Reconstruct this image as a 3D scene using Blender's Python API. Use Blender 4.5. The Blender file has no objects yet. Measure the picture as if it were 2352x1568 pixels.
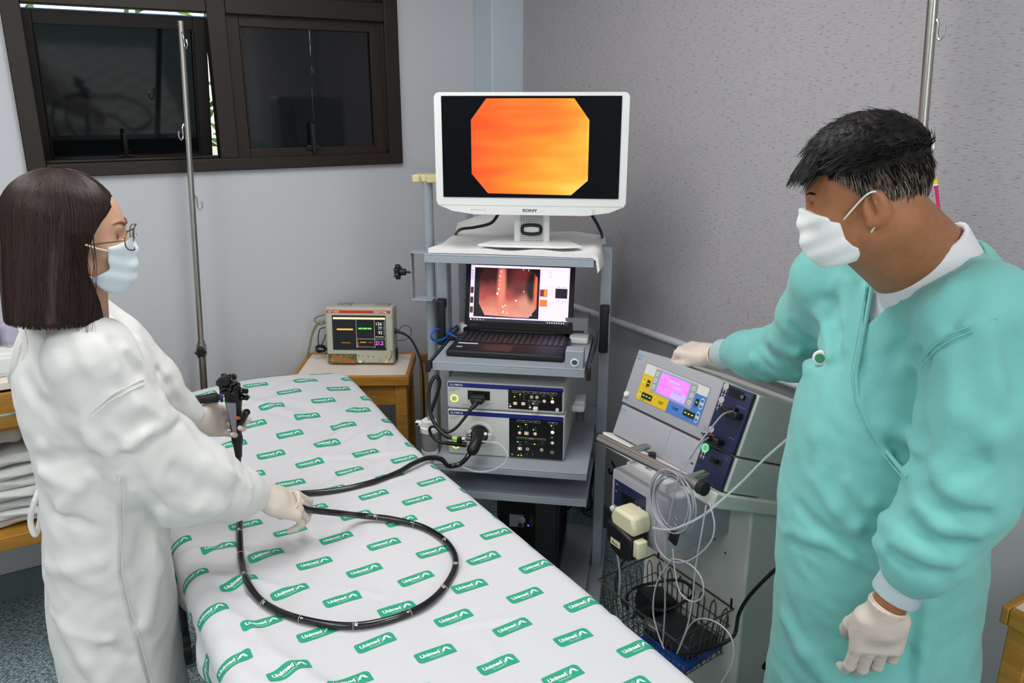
import bpy, bmesh, math, random
import numpy as np
from mathutils import Vector, Matrix
random.seed(7); rng = np.random.default_rng(7)
SC = bpy.context.scene
COL = SC.collection
R = math.radians
# ---------------------------------------------------------------- camera
HC = 1.75                                   # eye height of the photographer
PITCH = R(16.6)
FXY = (0.5236, 0.8520)                      # viewing direction on the floor; X runs to the blind wall, Y to the window wall
FPX = 1834.0
_n = math.hypot(*FXY); FX, FY = FXY[0]/_n, FXY[1]/_n
YAW = -math.atan2(FX, FY)
cd = bpy.data.cameras.new('camera'); cam = bpy.data.objects.new('camera', cd); COL.objects.link(cam)
cam.location = (0, 0, HC); cam.rotation_euler = (R(90) - PITCH, 0, YAW)
cd.sensor_width = 36.0; cd.lens = 36.0*FPX/2352; cd.clip_start = 0.05
SC.camera = cam
# ---------------------------------------------------------------- world and lights
w = bpy.data.worlds.new('daylight'); SC.world = w; w.use_nodes = True
wn = w.node_tree.nodes; wl = w.node_tree.links
bg = wn['Background']; sky = wn.new('ShaderNodeTexSky')
sky.sky_type = 'NISHITA'; sky.sun_elevation = R(50); sky.sun_rotation = R(200); sky.sun_disc = False
wl.new(sky.outputs[0], bg.inputs[0]); bg.inputs[1].default_value = 0.35
def area(name, loc, sx, sy, watts, rot=(0, 0, 0), col=(1, 1, 1)):
    d = bpy.data.lights.new(name, 'AREA'); d.shape = 'RECTANGLE'; d.size = sx; d.size_y = sy
    d.energy = watts; d.color = col
    o = bpy.data.objects.new(name, d); COL.objects.link(o); o.location = loc; o.rotation_euler = rot
    return o
CEIL = 2.75
LAMPS = [(0.75, 1.55), (0.9, -1.2), (-1.4, 0.3), (-0.55, 1.9)]     # ceiling fittings, all above the frame
LAMP_W = [14, 22, 19, 9]
for (lx, ly), lw in zip(LAMPS, LAMP_W):
    area('fluorescent_light', (lx, ly, CEIL - 0.09), 0.56, 1.16, lw, col=(1.0, 0.99, 0.985))
area('front_fill', (-0.5, -2.27, 1.55), 2.4, 1.5, 18, rot=(R(90), 0, 0), col=(0.97, 0.99, 1.0))     # unseen fill added behind the photographer to brighten fronts, not a known window
SC.view_settings.view_transform = 'Standard'; SC.view_settings.look = 'None'
SC.view_settings.gamma = 1.0; SC.view_settings.use_curve_mapping = False
SC.view_settings.exposure = 0.2
SC.cycles.max_bounces = 8; SC.cycles.transparent_max_bounces = 12
SC.cycles.caustics_reflective = False; SC.cycles.caustics_refractive = False
SC.cycles.sample_clamp_indirect = 6
# ---------------------------------------------------------------- helpers
def ray(px, py):
    u = (px - 1176)/FPX; v = -(py - 784)/FPX
    f = math.cos(PITCH) + v*math.sin(PITCH); z = -math.sin(PITCH) + v*math.cos(PITCH)
    return (u*FY + f*FX, -u*FX + f*FY, z)
def P(px, py, x=None, y=None, z=None, t=None):
    """point of the room seen at photo position px, py, on a given plane or at a given distance"""
    d = ray(px, py)
    if x is not None: t = x/d[0]
    if y is not None: t = y/d[1]
    if z is not None: t = (z - HC)/d[2]
    return Vector((d[0]*t, d[1]*t, HC + d[2]*t))
def lin(c):
    if isinstance(c, str):
        c = [int(c[i:i+2], 16)/255 for i in (0, 2, 4)]
    return tuple((x/12.92 if x <= 0.04045 else ((x + 0.055)/1.055)**2.4) for x in c[:3])
def mat(name, col, rough=0.5, metal=0.0, spec=0.5, emit=None, estr=1.0, alpha=1.0, trans=0.0, ior=1.45,
        bump=None, vary=None, sss=0.0, coat=0.0, sheen=0.0, stretch=None, blend=None):
    """procedural material: sRGB colour, optional noise bump (scale, strength) and colour variation (scale, amount)"""
    m = bpy.data.materials.new(name); m.use_nodes = True
    nt = m.node_tree; N = nt.nodes; L = nt.links; b = N['Principled BSDF']
    c = lin(col); b.inputs['Base Color'].default_value = (*c, 1)
    b.inputs['Roughness'].default_value = rough; b.inputs['Metallic'].default_value = metal
    b.inputs['Specular IOR Level'].default_value = spec; b.inputs['IOR'].default_value = ior
    b.inputs['Transmission Weight'].default_value = trans; b.inputs['Alpha'].default_value = alpha
    b.inputs['Coat Weight'].default_value = coat; b.inputs['Sheen Weight'].default_value = sheen
    if sss: b.inputs['Subsurface Weight'].default_value = sss; b.inputs['Subsurface Radius'].default_value = (0.01, 0.004, 0.002)
    if emit is not None:
        b.inputs['Emission Color'].default_value = (*lin(emit), 1); b.inputs['Emission Strength'].default_value = estr
    if bump or vary:
        tc = N.new('ShaderNodeTexCoord'); mp = N.new('ShaderNodeMapping'); L.new(tc.outputs['Object'], mp.inputs[0])
        if stretch: mp.inputs['Scale'].default_value = stretch
    if bump:
        t = N.new('ShaderNodeTexNoise'); t.inputs['Scale'].default_value = bump[0]; t.inputs['Detail'].default_value = 4
        L.new(mp.outputs[0], t.inputs['Vector']); bp = N.new('ShaderNodeBump')
        bp.inputs['Strength'].default_value = bump[1]; bp.inputs['Distance'].default_value = bump[2] if len(bump) > 2 else 0.01
        L.new(t.outputs['Fac'], bp.inputs['Height']); L.new(bp.outputs[0], b.inputs['Normal'])
    if vary:
        t = N.new('ShaderNodeTexNoise'); t.inputs['Scale'].default_value = vary[0]; t.inputs['Detail'].default_value = 5
        L.new(mp.outputs[0], t.inputs['Vector']); r = N.new('ShaderNodeValToRGB')
        k = vary[1]; e0 = vary[2] if len(vary) > 2 else None
        r.color_ramp.elements[0].position = 0.3; r.color_ramp.elements[1].position = 0.7
        r.color_ramp.elements[0].color = (*(lin(e0) if e0 else [x*(1 - k) for x in c]), 1)
        r.color_ramp.elements[1].color = (*[min(1, x*(1 + k)) for x in c], 1)
        L.new(t.outputs['Fac'], r.inputs[0]); L.new(r.outputs[0], b.inputs['Base Color'])
    return m
def smooth_path(pts, n=8, closed=False):
    """Catmull-Rom curve through the points"""
    p = [Vector(q) for q in pts]; out = []; m = len(p)
    for i in range(m if closed else m - 1):
        if closed: a, b, c, d = p[(i-1) % m], p[i], p[(i+1) % m], p[(i+2) % m]
        else: a, b, c, d = p[max(i-1, 0)], p[i], p[i+1], p[min(i+2, m-1)]
        for k in range(n):
            t = k/n; t2 = t*t; t3 = t2*t
            out.append(0.5*((2*b) + (c - a)*t + (2*a - 5*b + 4*c - d)*t2 + (3*b - a - 3*c + d)*t3))
    if not closed: out.append(p[-1])
    return out
_txt = {}
def text_shape(s, bold=0.0):
    k = (s, bold)
    if k in _txt: return _txt[k]
    c = bpy.data.curves.new('t', 'FONT'); c.body = s; c.size = 1.0; c.offset = bold; c.resolution_u = 3
    o = bpy.data.objects.new('t', c); COL.objects.link(o)
    bpy.context.view_layer.update()
    me = bpy.data.meshes.new_from_object(o.evaluated_get(bpy.context.evaluated_depsgraph_get()))
    v = np.array([tuple(x.co)[:2] for x in me.vertices]) if len(me.vertices) else np.zeros((0, 2))
    f = [tuple(p.vertices) for p in me.polygons]
    bpy.data.objects.remove(o); bpy.data.curves.remove(c); bpy.data.meshes.remove(me)
    _txt[k] = (v, f); return _txt[k]
class MB:
    """collects shapes and links them as ONE mesh object"""
    def __init__(s): s.v = []; s.f = []; s.mi = []; s.mats = []; s.cur = 0; s.X = None
    def use(s, m):
        if m not in s.mats: s.mats.append(m)
        s.cur = s.mats.index(m); return s
    def add(s, vs, fs):
        b = len(s.v)
        s.v += [tuple(s.X @ Vector(q)) if s.X else tuple(q) for q in vs]
        s.f += [tuple(i + b for i in f) for f in fs]; s.mi += [s.cur]*len(fs); return s
    def box(s, c, d, rot=None):
        x, y, z = [q/2 for q in d]
        vs = [Vector((a*x, b*y, e*z)) for a in (-1, 1) for b in (-1, 1) for e in (-1, 1)]
        if rot: vs = [rot @ q for q in vs]
        vs = [q + Vector(c) for q in vs]
        return s.add(vs, [(0, 1, 3, 2), (4, 6, 7, 5), (0, 4, 5, 1), (2, 3, 7, 6), (0, 2, 6, 4), (1, 5, 7, 3)])
    def rbox(s, c, d, r=0.005, seg=3, rot=None):
        bm = bmesh.new(); bmesh.ops.create_cube(bm, size=1.0)
        for q in bm.verts: q.co = Vector((q.co.x*d[0], q.co.y*d[1], q.co.z*d[2]))
        bmesh.ops.bevel(bm, geom=bm.edges[:], offset=min(r, min(d)*0.49), segments=seg, profile=0.5, affect='EDGES')
        bm.verts.index_update()
        vs = [(rot @ q.co if rot else q.co) + Vector(c) for q in bm.verts]; fs = [tuple(q.index for q in f.verts) for f in bm.faces]
        bm.free(); return s.add(vs, fs)
    def ring(s, pts, radii, seg=12, cap=True, closed=False):
        p = [Vector(q) for q in pts]; n = len(p)
        if not hasattr(radii, '__len__'): radii = [radii]*n
        vs = []; up = None
        for i in range(n):
            if closed: t = p[(i+1) % n] - p[i-1]
            else: t = p[min(i+1, n-1)] - p[max(i-1, 0)]
            if t.length < 1e-9: t = Vector((0, 0, 1))
            t.normalize()
            if up is None:
                up = Vector((0, 0, 1)) if abs(t.z) < 0.9 else Vector((1, 0, 0))
            up = (up - t*up.dot(t))
            if up.length < 1e-6: up = t.orthogonal()
            up.normalize(); sd = t.cross(up)
            for k in range(seg):
                a = 2*math.pi*k/seg
                vs.append(p[i] + (up*math.cos(a) + sd*math.sin(a))*radii[i])
        fs = []
        for i in range(n if closed else n - 1):
            j = (i + 1) % n
            for k in range(seg):
                k2 = (k + 1) % seg
                fs.append((i*seg + k, i*seg + k2, j*seg + k2, j*seg + k))
        if cap and not closed:
            fs.append(tuple(range(seg))[::-1]); fs.append(tuple((n-1)*seg + k for k in range(seg)))
        return s.add(vs, fs)
    def tube(s, pts, r, seg=10, n=8, closed=False, cap=True):
        q = smooth_path(pts, n, closed)
        if hasattr(r, '__len__'):
            m = len(q); xs = np.linspace(0, 1, len(r)); r = list(np.interp(np.linspace(0, 1, m), xs, r))
        return s.ring(q, r, seg, cap, closed)
    def cyl(s, a, b, r, r2=None, seg=20): return s.ring([a, b], [r, r if r2 is None else r2], seg)
    def lathe(s, prof, c=(0, 0, 0), axis=(0, 0, 1), seg=24):
        """profile of (radius, height) turned about an axis"""
        ax = Vector(axis).normalized(); u = ax.orthogonal().normalized(); w_ = ax.cross(u); c = Vector(c)
        vs = []; n = len(prof)
        for r, h in prof:
            for k in range(seg):
                a = 2*math.pi*k/seg; vs.append(c + ax*h + (u*math.cos(a) + w_*math.sin(a))*max(r, 1e-5))
        fs = [(i*seg + k, i*seg + (k+1) % seg, (i+1)*seg + (k+1) % seg, (i+1)*seg + k) for i in range(n-1) for k in range(seg)]
        fs += [tuple(range(seg))[::-1], tuple((n-1)*seg + k for k in range(seg))]
        return s.add(vs, fs)
    def prism(s, poly, o, ux, uy, depth):
        """polygon in the plane o + ux*a + uy*b, pushed back along -(ux x uy) by depth"""
        o, ux, uy = Vector(o), Vector(ux), Vector(uy); nn = ux.cross(uy).normalized()
        n = len(poly); vs = [o + ux*a + uy*b for a, b in poly] + [o + ux*a + uy*b - nn*depth for a, b in poly]
        fs = [tuple(range(n)), tuple(range(2*n - 1, n - 1, -1))] + [(i, n + i, n + (i+1) % n, (i+1) % n) for i in range(n)]
        return s.add(vs, fs)
    def plate(s, poly, o, ux, uy):
        o, ux, uy = Vector(o), Vector(ux), Vector(uy)
        return s.add([o + ux*a + uy*b for a, b in poly], [tuple(range(len(poly)))])
    def text(s, t, o, ux, uy, h, bold=0.0, width=None, align='L', ext=0.0):
        """lettering with cap height h, left end of the baseline at o"""
        v, f = text_shape(t, bold)
        if not len(v): return s
        k = h/0.7; kx = k
        wd = v[:, 0].max() - v[:, 0].min(); x0 = v[:, 0].min()
        if width: kx = width/wd
        sh = {'L': 0, 'C': -wd*kx/2, 'R': -wd*kx}[align]
        o, ux, uy = Vector(o), Vector(ux), Vector(uy)
        return s.add([o + ux*((a - x0)*kx + sh) + uy*(b*k) for a, b in v], f)
    def build(s, name, m=None, parent=None, smooth=True, bevel=0.0, loc=None, angle=35, bseg=2):
        me = bpy.data.meshes.new(name); me.from_pydata(s.v, [], s.f); me.update()
        ms = s.mats if s.mats else [m]
        if m is not None and s.mats and m not in s.mats: ms = s.mats
        for q in ms: me.materials.append(q)
        if s.mats: me.polygons.foreach_set('material_index', s.mi)
        if smooth:
            me.polygons.foreach_set('use_smooth', [True]*len(me.polygons)); me.set_sharp_from_angle(angle=R(angle))
        o = bpy.data.objects.new(name, me); COL.objects.link(o)
        if parent: o.parent = parent
        if loc: o.location = loc
        if bevel:
            b = o.modifiers.new('bevel', 'BEVEL'); b.width = bevel; b.segments = bseg; b.limit_method = 'ANGLE'; b.angle_limit = R(40)
        return o
def rrect(x0, y0, x1, y1, r, n=5):
    out = []
    for cx, cy, a0 in ((x1-r, y1-r, 0), (x0+r, y1-r, 90), (x0+r, y0+r, 180), (x1-r, y0+r, 270)):
        for k in range(n + 1):
            a = R(a0 + 90*k/n); out.append((cx + r*math.cos(a), cy + r*math.sin(a)))
    return out
def circ(cx, cy, r, n=20): return [(cx + r*math.cos(2*math.pi*k/n), cy + r*math.sin(2*math.pi*k/n)) for k in range(n)]
def tag(o, label, cat, group=None, kind=None):
    if label: o['label'] = label
    if cat: o['category'] = cat
    if group: o['group'] = group
    if kind: o['kind'] = kind
    return o
def thing(name, label, cat, loc=(0, 0, 0), rot=(0, 0, 0), group=None):
    o = bpy.data.objects.new(name, None); COL.objects.link(o); o.empty_display_size = 0.05
    o.location = loc; o.rotation_euler = rot
    return tag(o, label, cat, group)
def struct(o): o['kind'] = 'structure'; return o
def dup(root, loc=None, rot=None, label=None):
    def cp(o, par):
        c = o.copy(); COL.objects.link(c)
        if par: c.parent = par
        for ch in o.children: cp(ch, c)
        return c
    r = cp(root, None)
    if loc is not None: r.location = loc
    if rot is not None: r.rotation_euler = rot
    if label: r['label'] = label
    return r
# ---- implicit surfaces: fields of signed distance, turned into one continuous mesh
def smin(a, b, k):
    h = np.clip(0.5 + 0.5*(b - a)/k, 0, 1); return b + (a - b)*h - k*h*(1 - h)
def d_cap(p, a, b, ra, rb):
    a = np.array(a, np.float32); b = np.array(b, np.float32); ba = b - a
    t = np.clip(((p - a) @ ba)/max(float(ba @ ba), 1e-9), 0, 1)
    q = p - a - t[..., None]*ba
    return np.sqrt((q*q).sum(-1)) - (ra + (rb - ra)*t)
def d_ell(p, c, r, rot=None):
    q = p - np.array(c, np.float32)
    if rot is not None: q = q @ np.array(rot, np.float32)
    r = np.array(r, np.float32)
    k0 = np.sqrt(((q/r)**2).sum(-1)); k1 = np.sqrt(((q/(r*r))**2).sum(-1))
    return k0*(k0 - 1)/np.maximum(k1, 1e-6)
def d_rbox(p, c, h, r, rot=None):
    q = p - np.array(c, np.float32)
    if rot is not None: q = q @ np.array(rot, np.float32)
    q = np.abs(q) - (np.array(h, np.float32) - r)
    return np.sqrt((np.maximum(q, 0)**2).sum(-1)) + np.minimum(q.max(-1), 0) - r
def d_seg(p, a, b):
    return d_cap(p, a, b, 0.0, 0.0)
def rot_to(ax, up=(0, 0, 1)):
    """3x3 with columns x = ax, z close to up"""
    x = Vector(ax).normalized(); y = Vector(up).cross(x)
    if y.length < 1e-4: y = x.orthogonal()
    y.normalize(); z = x.cross(y)
    return np.array([list(x), list(y), list(z)]).T
def grid_axis(lo, hi, h, fine=None, hf=None):
    """sample positions, closer together inside the fine interval"""
    if fine is None: return np.arange(lo, hi + h, h)
    a, b = fine
    return np.concatenate([np.arange(a, lo - h, -h)[1:][::-1], np.arange(a, b, hf), np.arange(b, hi + h, h)])
def sdf_mesh(fn, lo, hi, h, axes=None):
    ax = [np.asarray(q, np.float64) for q in axes] if axes else [np.arange(lo[i], hi[i] + h, h) for i in range(3)]
    n = np.array([len(q) for q in ax]); ax = [q.astype(np.float32) for q in ax]
    D = np.empty(n, np.float32)
    step = max(1, int(1.2e6//(n[1]*n[2])))
    for i in range(0, n[0], step):
        g = np.stack(np.meshgrid(ax[0][i:i+step], ax[1], ax[2], indexing='ij'), -1)
        D[i:i+step] = fn(g)
    S = D < 0
    c = [S[a:n[0]-1+a, b:n[1]-1+b, e:n[2]-1+e] for a in (0, 1) for b in (0, 1) for e in (0, 1)]
    tot = sum(x.astype(np.int8) for x in c); act = (tot > 0) & (tot < 8)
    idx = np.full(act.shape, -1, np.int64); cells = np.argwhere(act); idx[act] = np.arange(len(cells))
    acc = np.zeros((len(cells), 3)); cnt = np.zeros(len(cells))
    corners = [(a, b, e) for a in (0, 1) for b in (0, 1) for e in (0, 1)]
    val = {k: D[cells[:, 0]+k[0], cells[:, 1]+k[1], cells[:, 2]+k[2]].astype(float) for k in corners}
    for i, a in enumerate(corners):
        for b in corners[i+1:]:
            if sum(abs(a[k] - b[k]) for k in range(3)) != 1: continue
            va, vb = val[a], val[b]; m = (va < 0) != (vb < 0)
            t = np.where(m, va/np.where(m, va - vb, 1), 0)
            pa = np.array(a, float); pb = np.array(b, float)
            acc[m] += pa + t[m, None]*(pb - pa); cnt[m] += 1
    pos = cells + acc/np.maximum(cnt, 1)[:, None]
    V = np.stack([np.interp(pos[:, i], np.arange(n[i]), ax[i]) for i in range(3)], 1)
    F = []
    for k in range(3):
        u, v = [(1, 2), (2, 0), (0, 1)][k]
        s0 = [slice(1, n[i]-1) for i in range(3)]; s1 = list(s0); s0[k] = slice(0, n[k]-1); s1[k] = slice(1, n[k])
        A = S[tuple(s0)]; B = S[tuple(s1)]; e = np.argwhere(A != B)
        if not len(e): continue
        flip = A[tuple(e.T)]
        off = np.ones(3, int); off[k] = 0; q = e + off
        du = np.zeros(3, int); du[u] = 1; dv = np.zeros(3, int); dv[v] = 1
        g = lambda w_: idx[tuple(w_.T)]
        a, b, c_, d = g(q - du - dv), g(q - dv), g(q), g(q - du)
        quad = np.stack([a, b, c_, d], 1); quad[~flip] = quad[~flip][:, ::-1]
        F.append(quad[(quad >= 0).all(1)])
    return V, np.concatenate(F)
def np_obj(name, V, F, m, parent=None, relax=0):
    if relax:
        E = np.concatenate([F[:, [0, 1]], F[:, [1, 2]], F[:, [2, 3]], F[:, [3, 0]]])
        for _ in range(relax):
            acc = np.zeros_like(V); cn = np.zeros(len(V))
            np.add.at(acc, E[:, 0], V[E[:, 1]]); np.add.at(acc, E[:, 1], V[E[:, 0]])
            np.add.at(cn, E[:, 0], 1); np.add.at(cn, E[:, 1], 1)
            V = V*0.5 + 0.5*acc/np.maximum(cn, 1)[:, None]
    me = bpy.data.meshes.new(name)
    me.vertices.add(len(V)); me.vertices.foreach_set('co', V.astype(np.float32).ravel())
    k = F.shape[1]; me.loops.add(F.size); me.loops.foreach_set('vertex_index', F.astype(np.int32).ravel())
    me.polygons.add(len(F)); me.polygons.foreach_set('loop_start', (np.arange(len(F))*k).astype(np.int32))
    me.update(calc_edges=True); me.polygons.foreach_set('use_smooth', [True]*len(F))
    for q in (m if isinstance(m, (list, tuple)) else [m]): me.materials.append(q)
    o = bpy.data.objects.new(name, me); COL.objects.link(o)
    if parent: o.parent = parent
    return o
# ================================================================ the room
X0, X1, Y0, Y1 = -2.4, 1.95, -2.3, 3.15
M = {}
M['wall'] = mat('wall_paint', 'c6c8cc', 0.6, bump=(350, 0.05))
M['wall_light'] = mat('column_paint', 'c3cfd8', 0.6, bump=(350, 0.05))
M['ceil'] = mat('ceiling_paint', 'e8e8e6', 0.9)
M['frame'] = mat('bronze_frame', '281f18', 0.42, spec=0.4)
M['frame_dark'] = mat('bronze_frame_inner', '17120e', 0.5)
M['chrome'] = mat('chrome', 'd8d8d6', 0.18, 1.0)
M['steel'] = mat('brushed_steel', 'b9b8b2', 0.33, 1.0)
M['black'] = mat('black_plastic', '17171a', 0.4)
M['black_rubber'] = mat('black_rubber', '141416', 0.35, spec=0.6)
M['white_pl'] = mat('white_plastic', 'e6e8e4', 0.4)
M['grey_paint'] = mat('grey_powder_coat', '9da5ad', 0.42, bump=(900, 0.03))
M['wood'] = mat('honey_wood', 'ad7a2e', 0.45, vary=(7, 0.22), stretch=(1, 1, 9))
M['laminate'] = mat('cream_laminate', 'e9ddd0', 0.4)
def speck_floor():
    m = mat('speckled_vinyl', '8fa3a3', 0.35); nt = m.node_tree; N = nt.nodes; L = nt.links; b = N['Principled BSDF']
    tc = N.new('ShaderNodeTexCoord'); mp = N.new('ShaderNodeMapping'); mp.inputs['Rotation'].default_value = (0, 0, 0.5)
    mp.inputs['Scale'].default_value = (1, 1.5, 1); L.new(tc.outputs['Object'], mp.inputs[0])
    prev = None
    base = N.new('ShaderNodeRGB'); base.outputs[0].default_value = (*lin('92a6a6'), 1); prev = base.outputs[0]
    for sc, th, c in ((70, 0.30, '5d7480'), (95, 0.22, 'c3d0cc'), (120, 0.2, '2c4450')):
        n = N.new('ShaderNodeTexNoise'); n.inputs['Scale'].default_value = sc; n.inputs['Detail'].default_value = 1
        L.new(mp.outputs[0], n.inputs['Vector']); r = N.new('ShaderNodeMath'); r.operation = 'GREATER_THAN'
        r.inputs[1].default_value = 1 - th - 0.16; L.new(n.outputs['Fac'], r.inputs[0])
        x = N.new('ShaderNodeMix'); x.data_type = 'RGBA'; L.new(r.outputs[0], x.inputs[0]); L.new(prev, x.inputs[6])
        x.inputs[7].default_value = (*lin(c), 1); prev = x.outputs[2]
    br = N.new('ShaderNodeTexBrick'); br.offset = 0; br.inputs['Scale'].default_value = 1; br.inputs['Brick Width'].default_value = 0.6
    br.inputs['Row Height'].default_value = 0.6; br.inputs['Mortar Size'].default_value = 0.002; L.new(tc.outputs['Object'], br.inputs['Vector'])
    x = N.new('ShaderNodeMix'); x.data_type = 'RGBA'; L.new(br.outputs['Fac'], x.inputs[0]); L.new(prev, x.inputs[6])
    x.inputs[7].default_value = (*lin('4a5858'), 1); L.new(x.outputs[2], b.inputs['Base Color'])
    return m
def blind_cloth():
    m = mat('blind_cloth', '9d9699', 0.75); nt = m.node_tree; N = nt.nodes; L = nt.links; b = N['Principled BSDF']
    tc = N.new('ShaderNodeTexCoord'); mp = N.new('ShaderNodeMapping'); mp.inputs['Scale'].default_value = (1, 48, 430)
    L.new(tc.outputs['Object'], mp.inputs[0])
    n = N.new('ShaderNodeTexNoise'); n.inputs['Scale'].default_value = 1.0; n.inputs['Detail'].default_value = 2
    L.new(mp.outputs[0], n.inputs['Vector']); r = N.new('ShaderNodeValToRGB')
    e = r.color_ramp.elements; e[0].position = 0.28; e[0].color = (*lin('77737a'), 1); e[1].position = 0.40; e[1].color = (*lin('aaa6aa'), 1)
    q = e.new(0.68); q.color = (*lin('aeaaad'), 1); q = e.new(0.76); q.color = (*lin('b8b4b7'), 1)
    L.new(n.outputs['Fac'], r.inputs[0]); L.new(r.outputs[0], b.inputs['Base Color'])
    n2 = N.new('ShaderNodeTexNoise'); n2.inputs['Scale'].default_value = 260; L.new(tc.outputs['Object'], n2.inputs['Vector'])
    ad = N.new('ShaderNodeMath'); ad.operation = 'ADD'; L.new(n.outputs['Fac'], ad.inputs[0]); L.new(n2.outputs['Fac'], ad.inputs[1])
    bp = N.new('ShaderNodeBump'); bp.inputs['Strength'].default_value = 0.35; bp.inputs['Distance'].default_value = 0.003
    L.new(ad.outputs[0], bp.inputs['Height']); L.new(bp.outputs[0], b.inputs['Normal'])
    return m
struct(MB().box(((X0+X1)/2, (Y0+Y1)/2, -0.05), (X1-X0+0.4, Y1-Y0+0.4, 0.1)).build('floor', speck_floor()))
struct(MB().box(((X0+X1)/2, (Y0+Y1)/2, CEIL+0.05), (X1-X0+0.4, Y1-Y0+0.4, 0.1)).build('ceiling', M['ceil']))
WX0, WX1, WZ0, WZ1 = 0.043, 1.392, 1.51, 2.60
wb = MB(); T = 0.16; yc = Y1 + T/2
wb.box(((X0+WX0)/2 - 0.1, yc, CEIL/2), (WX0-X0+0.2, T, CEIL)); wb.box(((X1+WX1)/2 + 0.1, yc, CEIL/2), (X1-WX1+0.2, T, CEIL))
wb.box(((WX0+WX1)/2, yc, WZ0/2), (WX1-WX0, T, WZ0)); wb.box(((WX0+WX1)/2, yc, (WZ1+CEIL)/2), (WX1-WX0, T, CEIL-WZ1))
struct(wb.build('wall_back', M['wall'], smooth=False))
struct(MB().box((X1+0.08, (Y0+Y1)/2, CEIL/2), (0.16, Y1-Y0, CEIL)).build('wall_right', M['wall'], smooth=False))
struct(MB().box((X0-0.08, (Y0+Y1)/2, CEIL/2), (0.16, Y1-Y0, CEIL)).build('wall_left', M['wall'], smooth=False))
struct(MB().box(((X0+X1)/2, Y0-0.08, CEIL/2), (X1-X0+0.3, 0.16, CEIL)).build('wall_front', M['wall'], smooth=False))
cx0 = P(1130, 150, y=3.0).x
struct(MB().box(((cx0+X1)/2, 3.075, CEIL/2), (X1-cx0, 0.15, CEIL)).build('trim_1', M['wall_light'], smooth=False, bevel=0.004))
M['base'] = mat('skirting_vinyl', '6e7f80', 0.5)
struct(MB().box(((X0+cx0)/2, Y1-0.006, 0.05), (cx0-X0, 0.012, 0.10)).build('baseboard_back', M['base'], smooth=False))
struct(MB().box((X1-0.006, (Y0+3.0)/2, 0.05), (0.012, 3.0-Y0, 0.10)).build('baseboard_right', M['base'], smooth=False))
# ---- window: two lower awning sashes under a fixed light, bronze aluminium, dark film on the panes
win = thing('window_1', None, None, ((WX0+WX1)/2, Y1, WZ0)); win['kind'] = 'structure'
wx, wz = win.location.x, win.location.z
fr = MB()
def bar(mb, x0, x1, z0, z1, y0, y1): mb.box(((x0+x1)/2 - wx, (y0+y1)/2 - Y1, (z0+z1)/2 - wz), (x1-x0, y1-y0, z1-z0))
ya, yb = Y1 - 0.022, Y1 + 0.035
bar(fr, WX0, WX0+0.058, WZ0, WZ1, ya, yb); bar(fr, WX1-0.058, WX1, WZ0, WZ1, ya, yb)
bar(fr, WX0+0.058, WX1-0.058, WZ0, WZ0+0.045, ya, yb); bar(fr, WX0+0.058, WX1-0.058, WZ1-0.05, WZ1, ya, yb)
bar(fr, 0.665, 0.730, WZ0+0.045, WZ1-0.05, ya, yb)
bar(fr, WX0+0.058, 0.665, 2.056, 2.125, ya, yb); bar(fr, 0.730, WX1-0.058, 2.056, 2.125, ya, yb)
# thin ribs that give the profile its steps
for x0, x1 in ((WX0+0.058, 0.665), (0.730, WX1-0.058)):
    bar(fr, x0, x1, WZ0+0.045, WZ0+0.055, Y1+0.01, yb)
fr.build('window_frame', M['frame'], win, bevel=0.003)
M['pane'] = mat('dark_film_glass', '0d1113', 0.06, spec=0.6)
M['pane_pale'] = mat('peeled_film', '7e9290', 0.5)
def sash(name, x0, x1, z0, z1, y, swing=0.0):
    rot = Matrix.Rotation(swing, 4, 'X')
    f = MB(); f.X = Matrix.Translation((0, y - Y1, z1 - wz)) @ rot
    def b2(m_, a0, a1, c0, c1, t0, t1): m_.box(((a0+a1)/2 - wx, (t0+t1)/2, (c0+c1)/2 - z1), (a1-a0, t1-t0, c1-c0))
    wd = 0.045
    b2(f, x0, x0+wd, z0, z1, 0, 0.03); b2(f, x1-wd, x1, z0, z1, 0, 0.03)
    b2(f, x0+wd, x1-wd, z0, z0+wd*0.8, 0, 0.03); b2(f, x0+wd, x1-wd, z1-wd, z1, 0, 0.03)
    for a in (x0+wd, x1-wd-0.006): b2(f, a, a+0.006, z0+wd*0.8, z1-wd, -0.004, 0.01)
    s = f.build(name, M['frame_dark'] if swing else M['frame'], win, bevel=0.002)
    g = MB(); g.X = f.X; g.use(M['pane'])
    b2(g, x0+wd-0.004, x1-wd+0.004, z0+wd*0.8-0.004, z1-wd+0.004, 0.012, 0.018)
    g.use(M['pane_pale'])
    if not swing:
        for (px_, py_, l_, w_) in ((709, 55, .075, .004), (711, 85, .05, .005), (712, 108, .03, .003), (715, 150, .03, .0012), (719, 155, .02, .0012), (716, 200, .12, .0006)):
            q = P(px_, py_, y=y + 0.011)
            g.plate([(-w_/2, 0), (w_/2, -0.004), (w_*0.4, -l_), (-w_*0.1, -l_*1.04)], (q.x - wx, 0.0115, q.z - z1), (1, 0, 0), (0, 0, 1))
    p = g.build('window_pane', None, win, smooth=False)
    h = MB(); h.X = f.X; xm = x0 + (x1 - x0)*0.48 - wx
    h.box((xm, -0.006, z0 + 0.035 - z1), (0.05, 0.012, 0.018)); h.box((xm, -0.02, z0 + 0.07 - z1), (0.013, 0.012, 0.11))
    h.use(M['chrome']) if swing else None
    if swing: h.box((xm + 0.002, -0.02, z0 + 0.016 - z1), (0.016, 0.013, 0.008))
    hh = MB(); hh.X = h.X; hh.v, hh.f = h.v, h.f; hh.mi = h.mi; hh.mats = [M['black'], M['chrome']] if swing else [M['black']]
    if swing: hh.mi = [0]*12 + [1]*6
    hh.build('window_handle', None, win, bevel=0.002)
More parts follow.
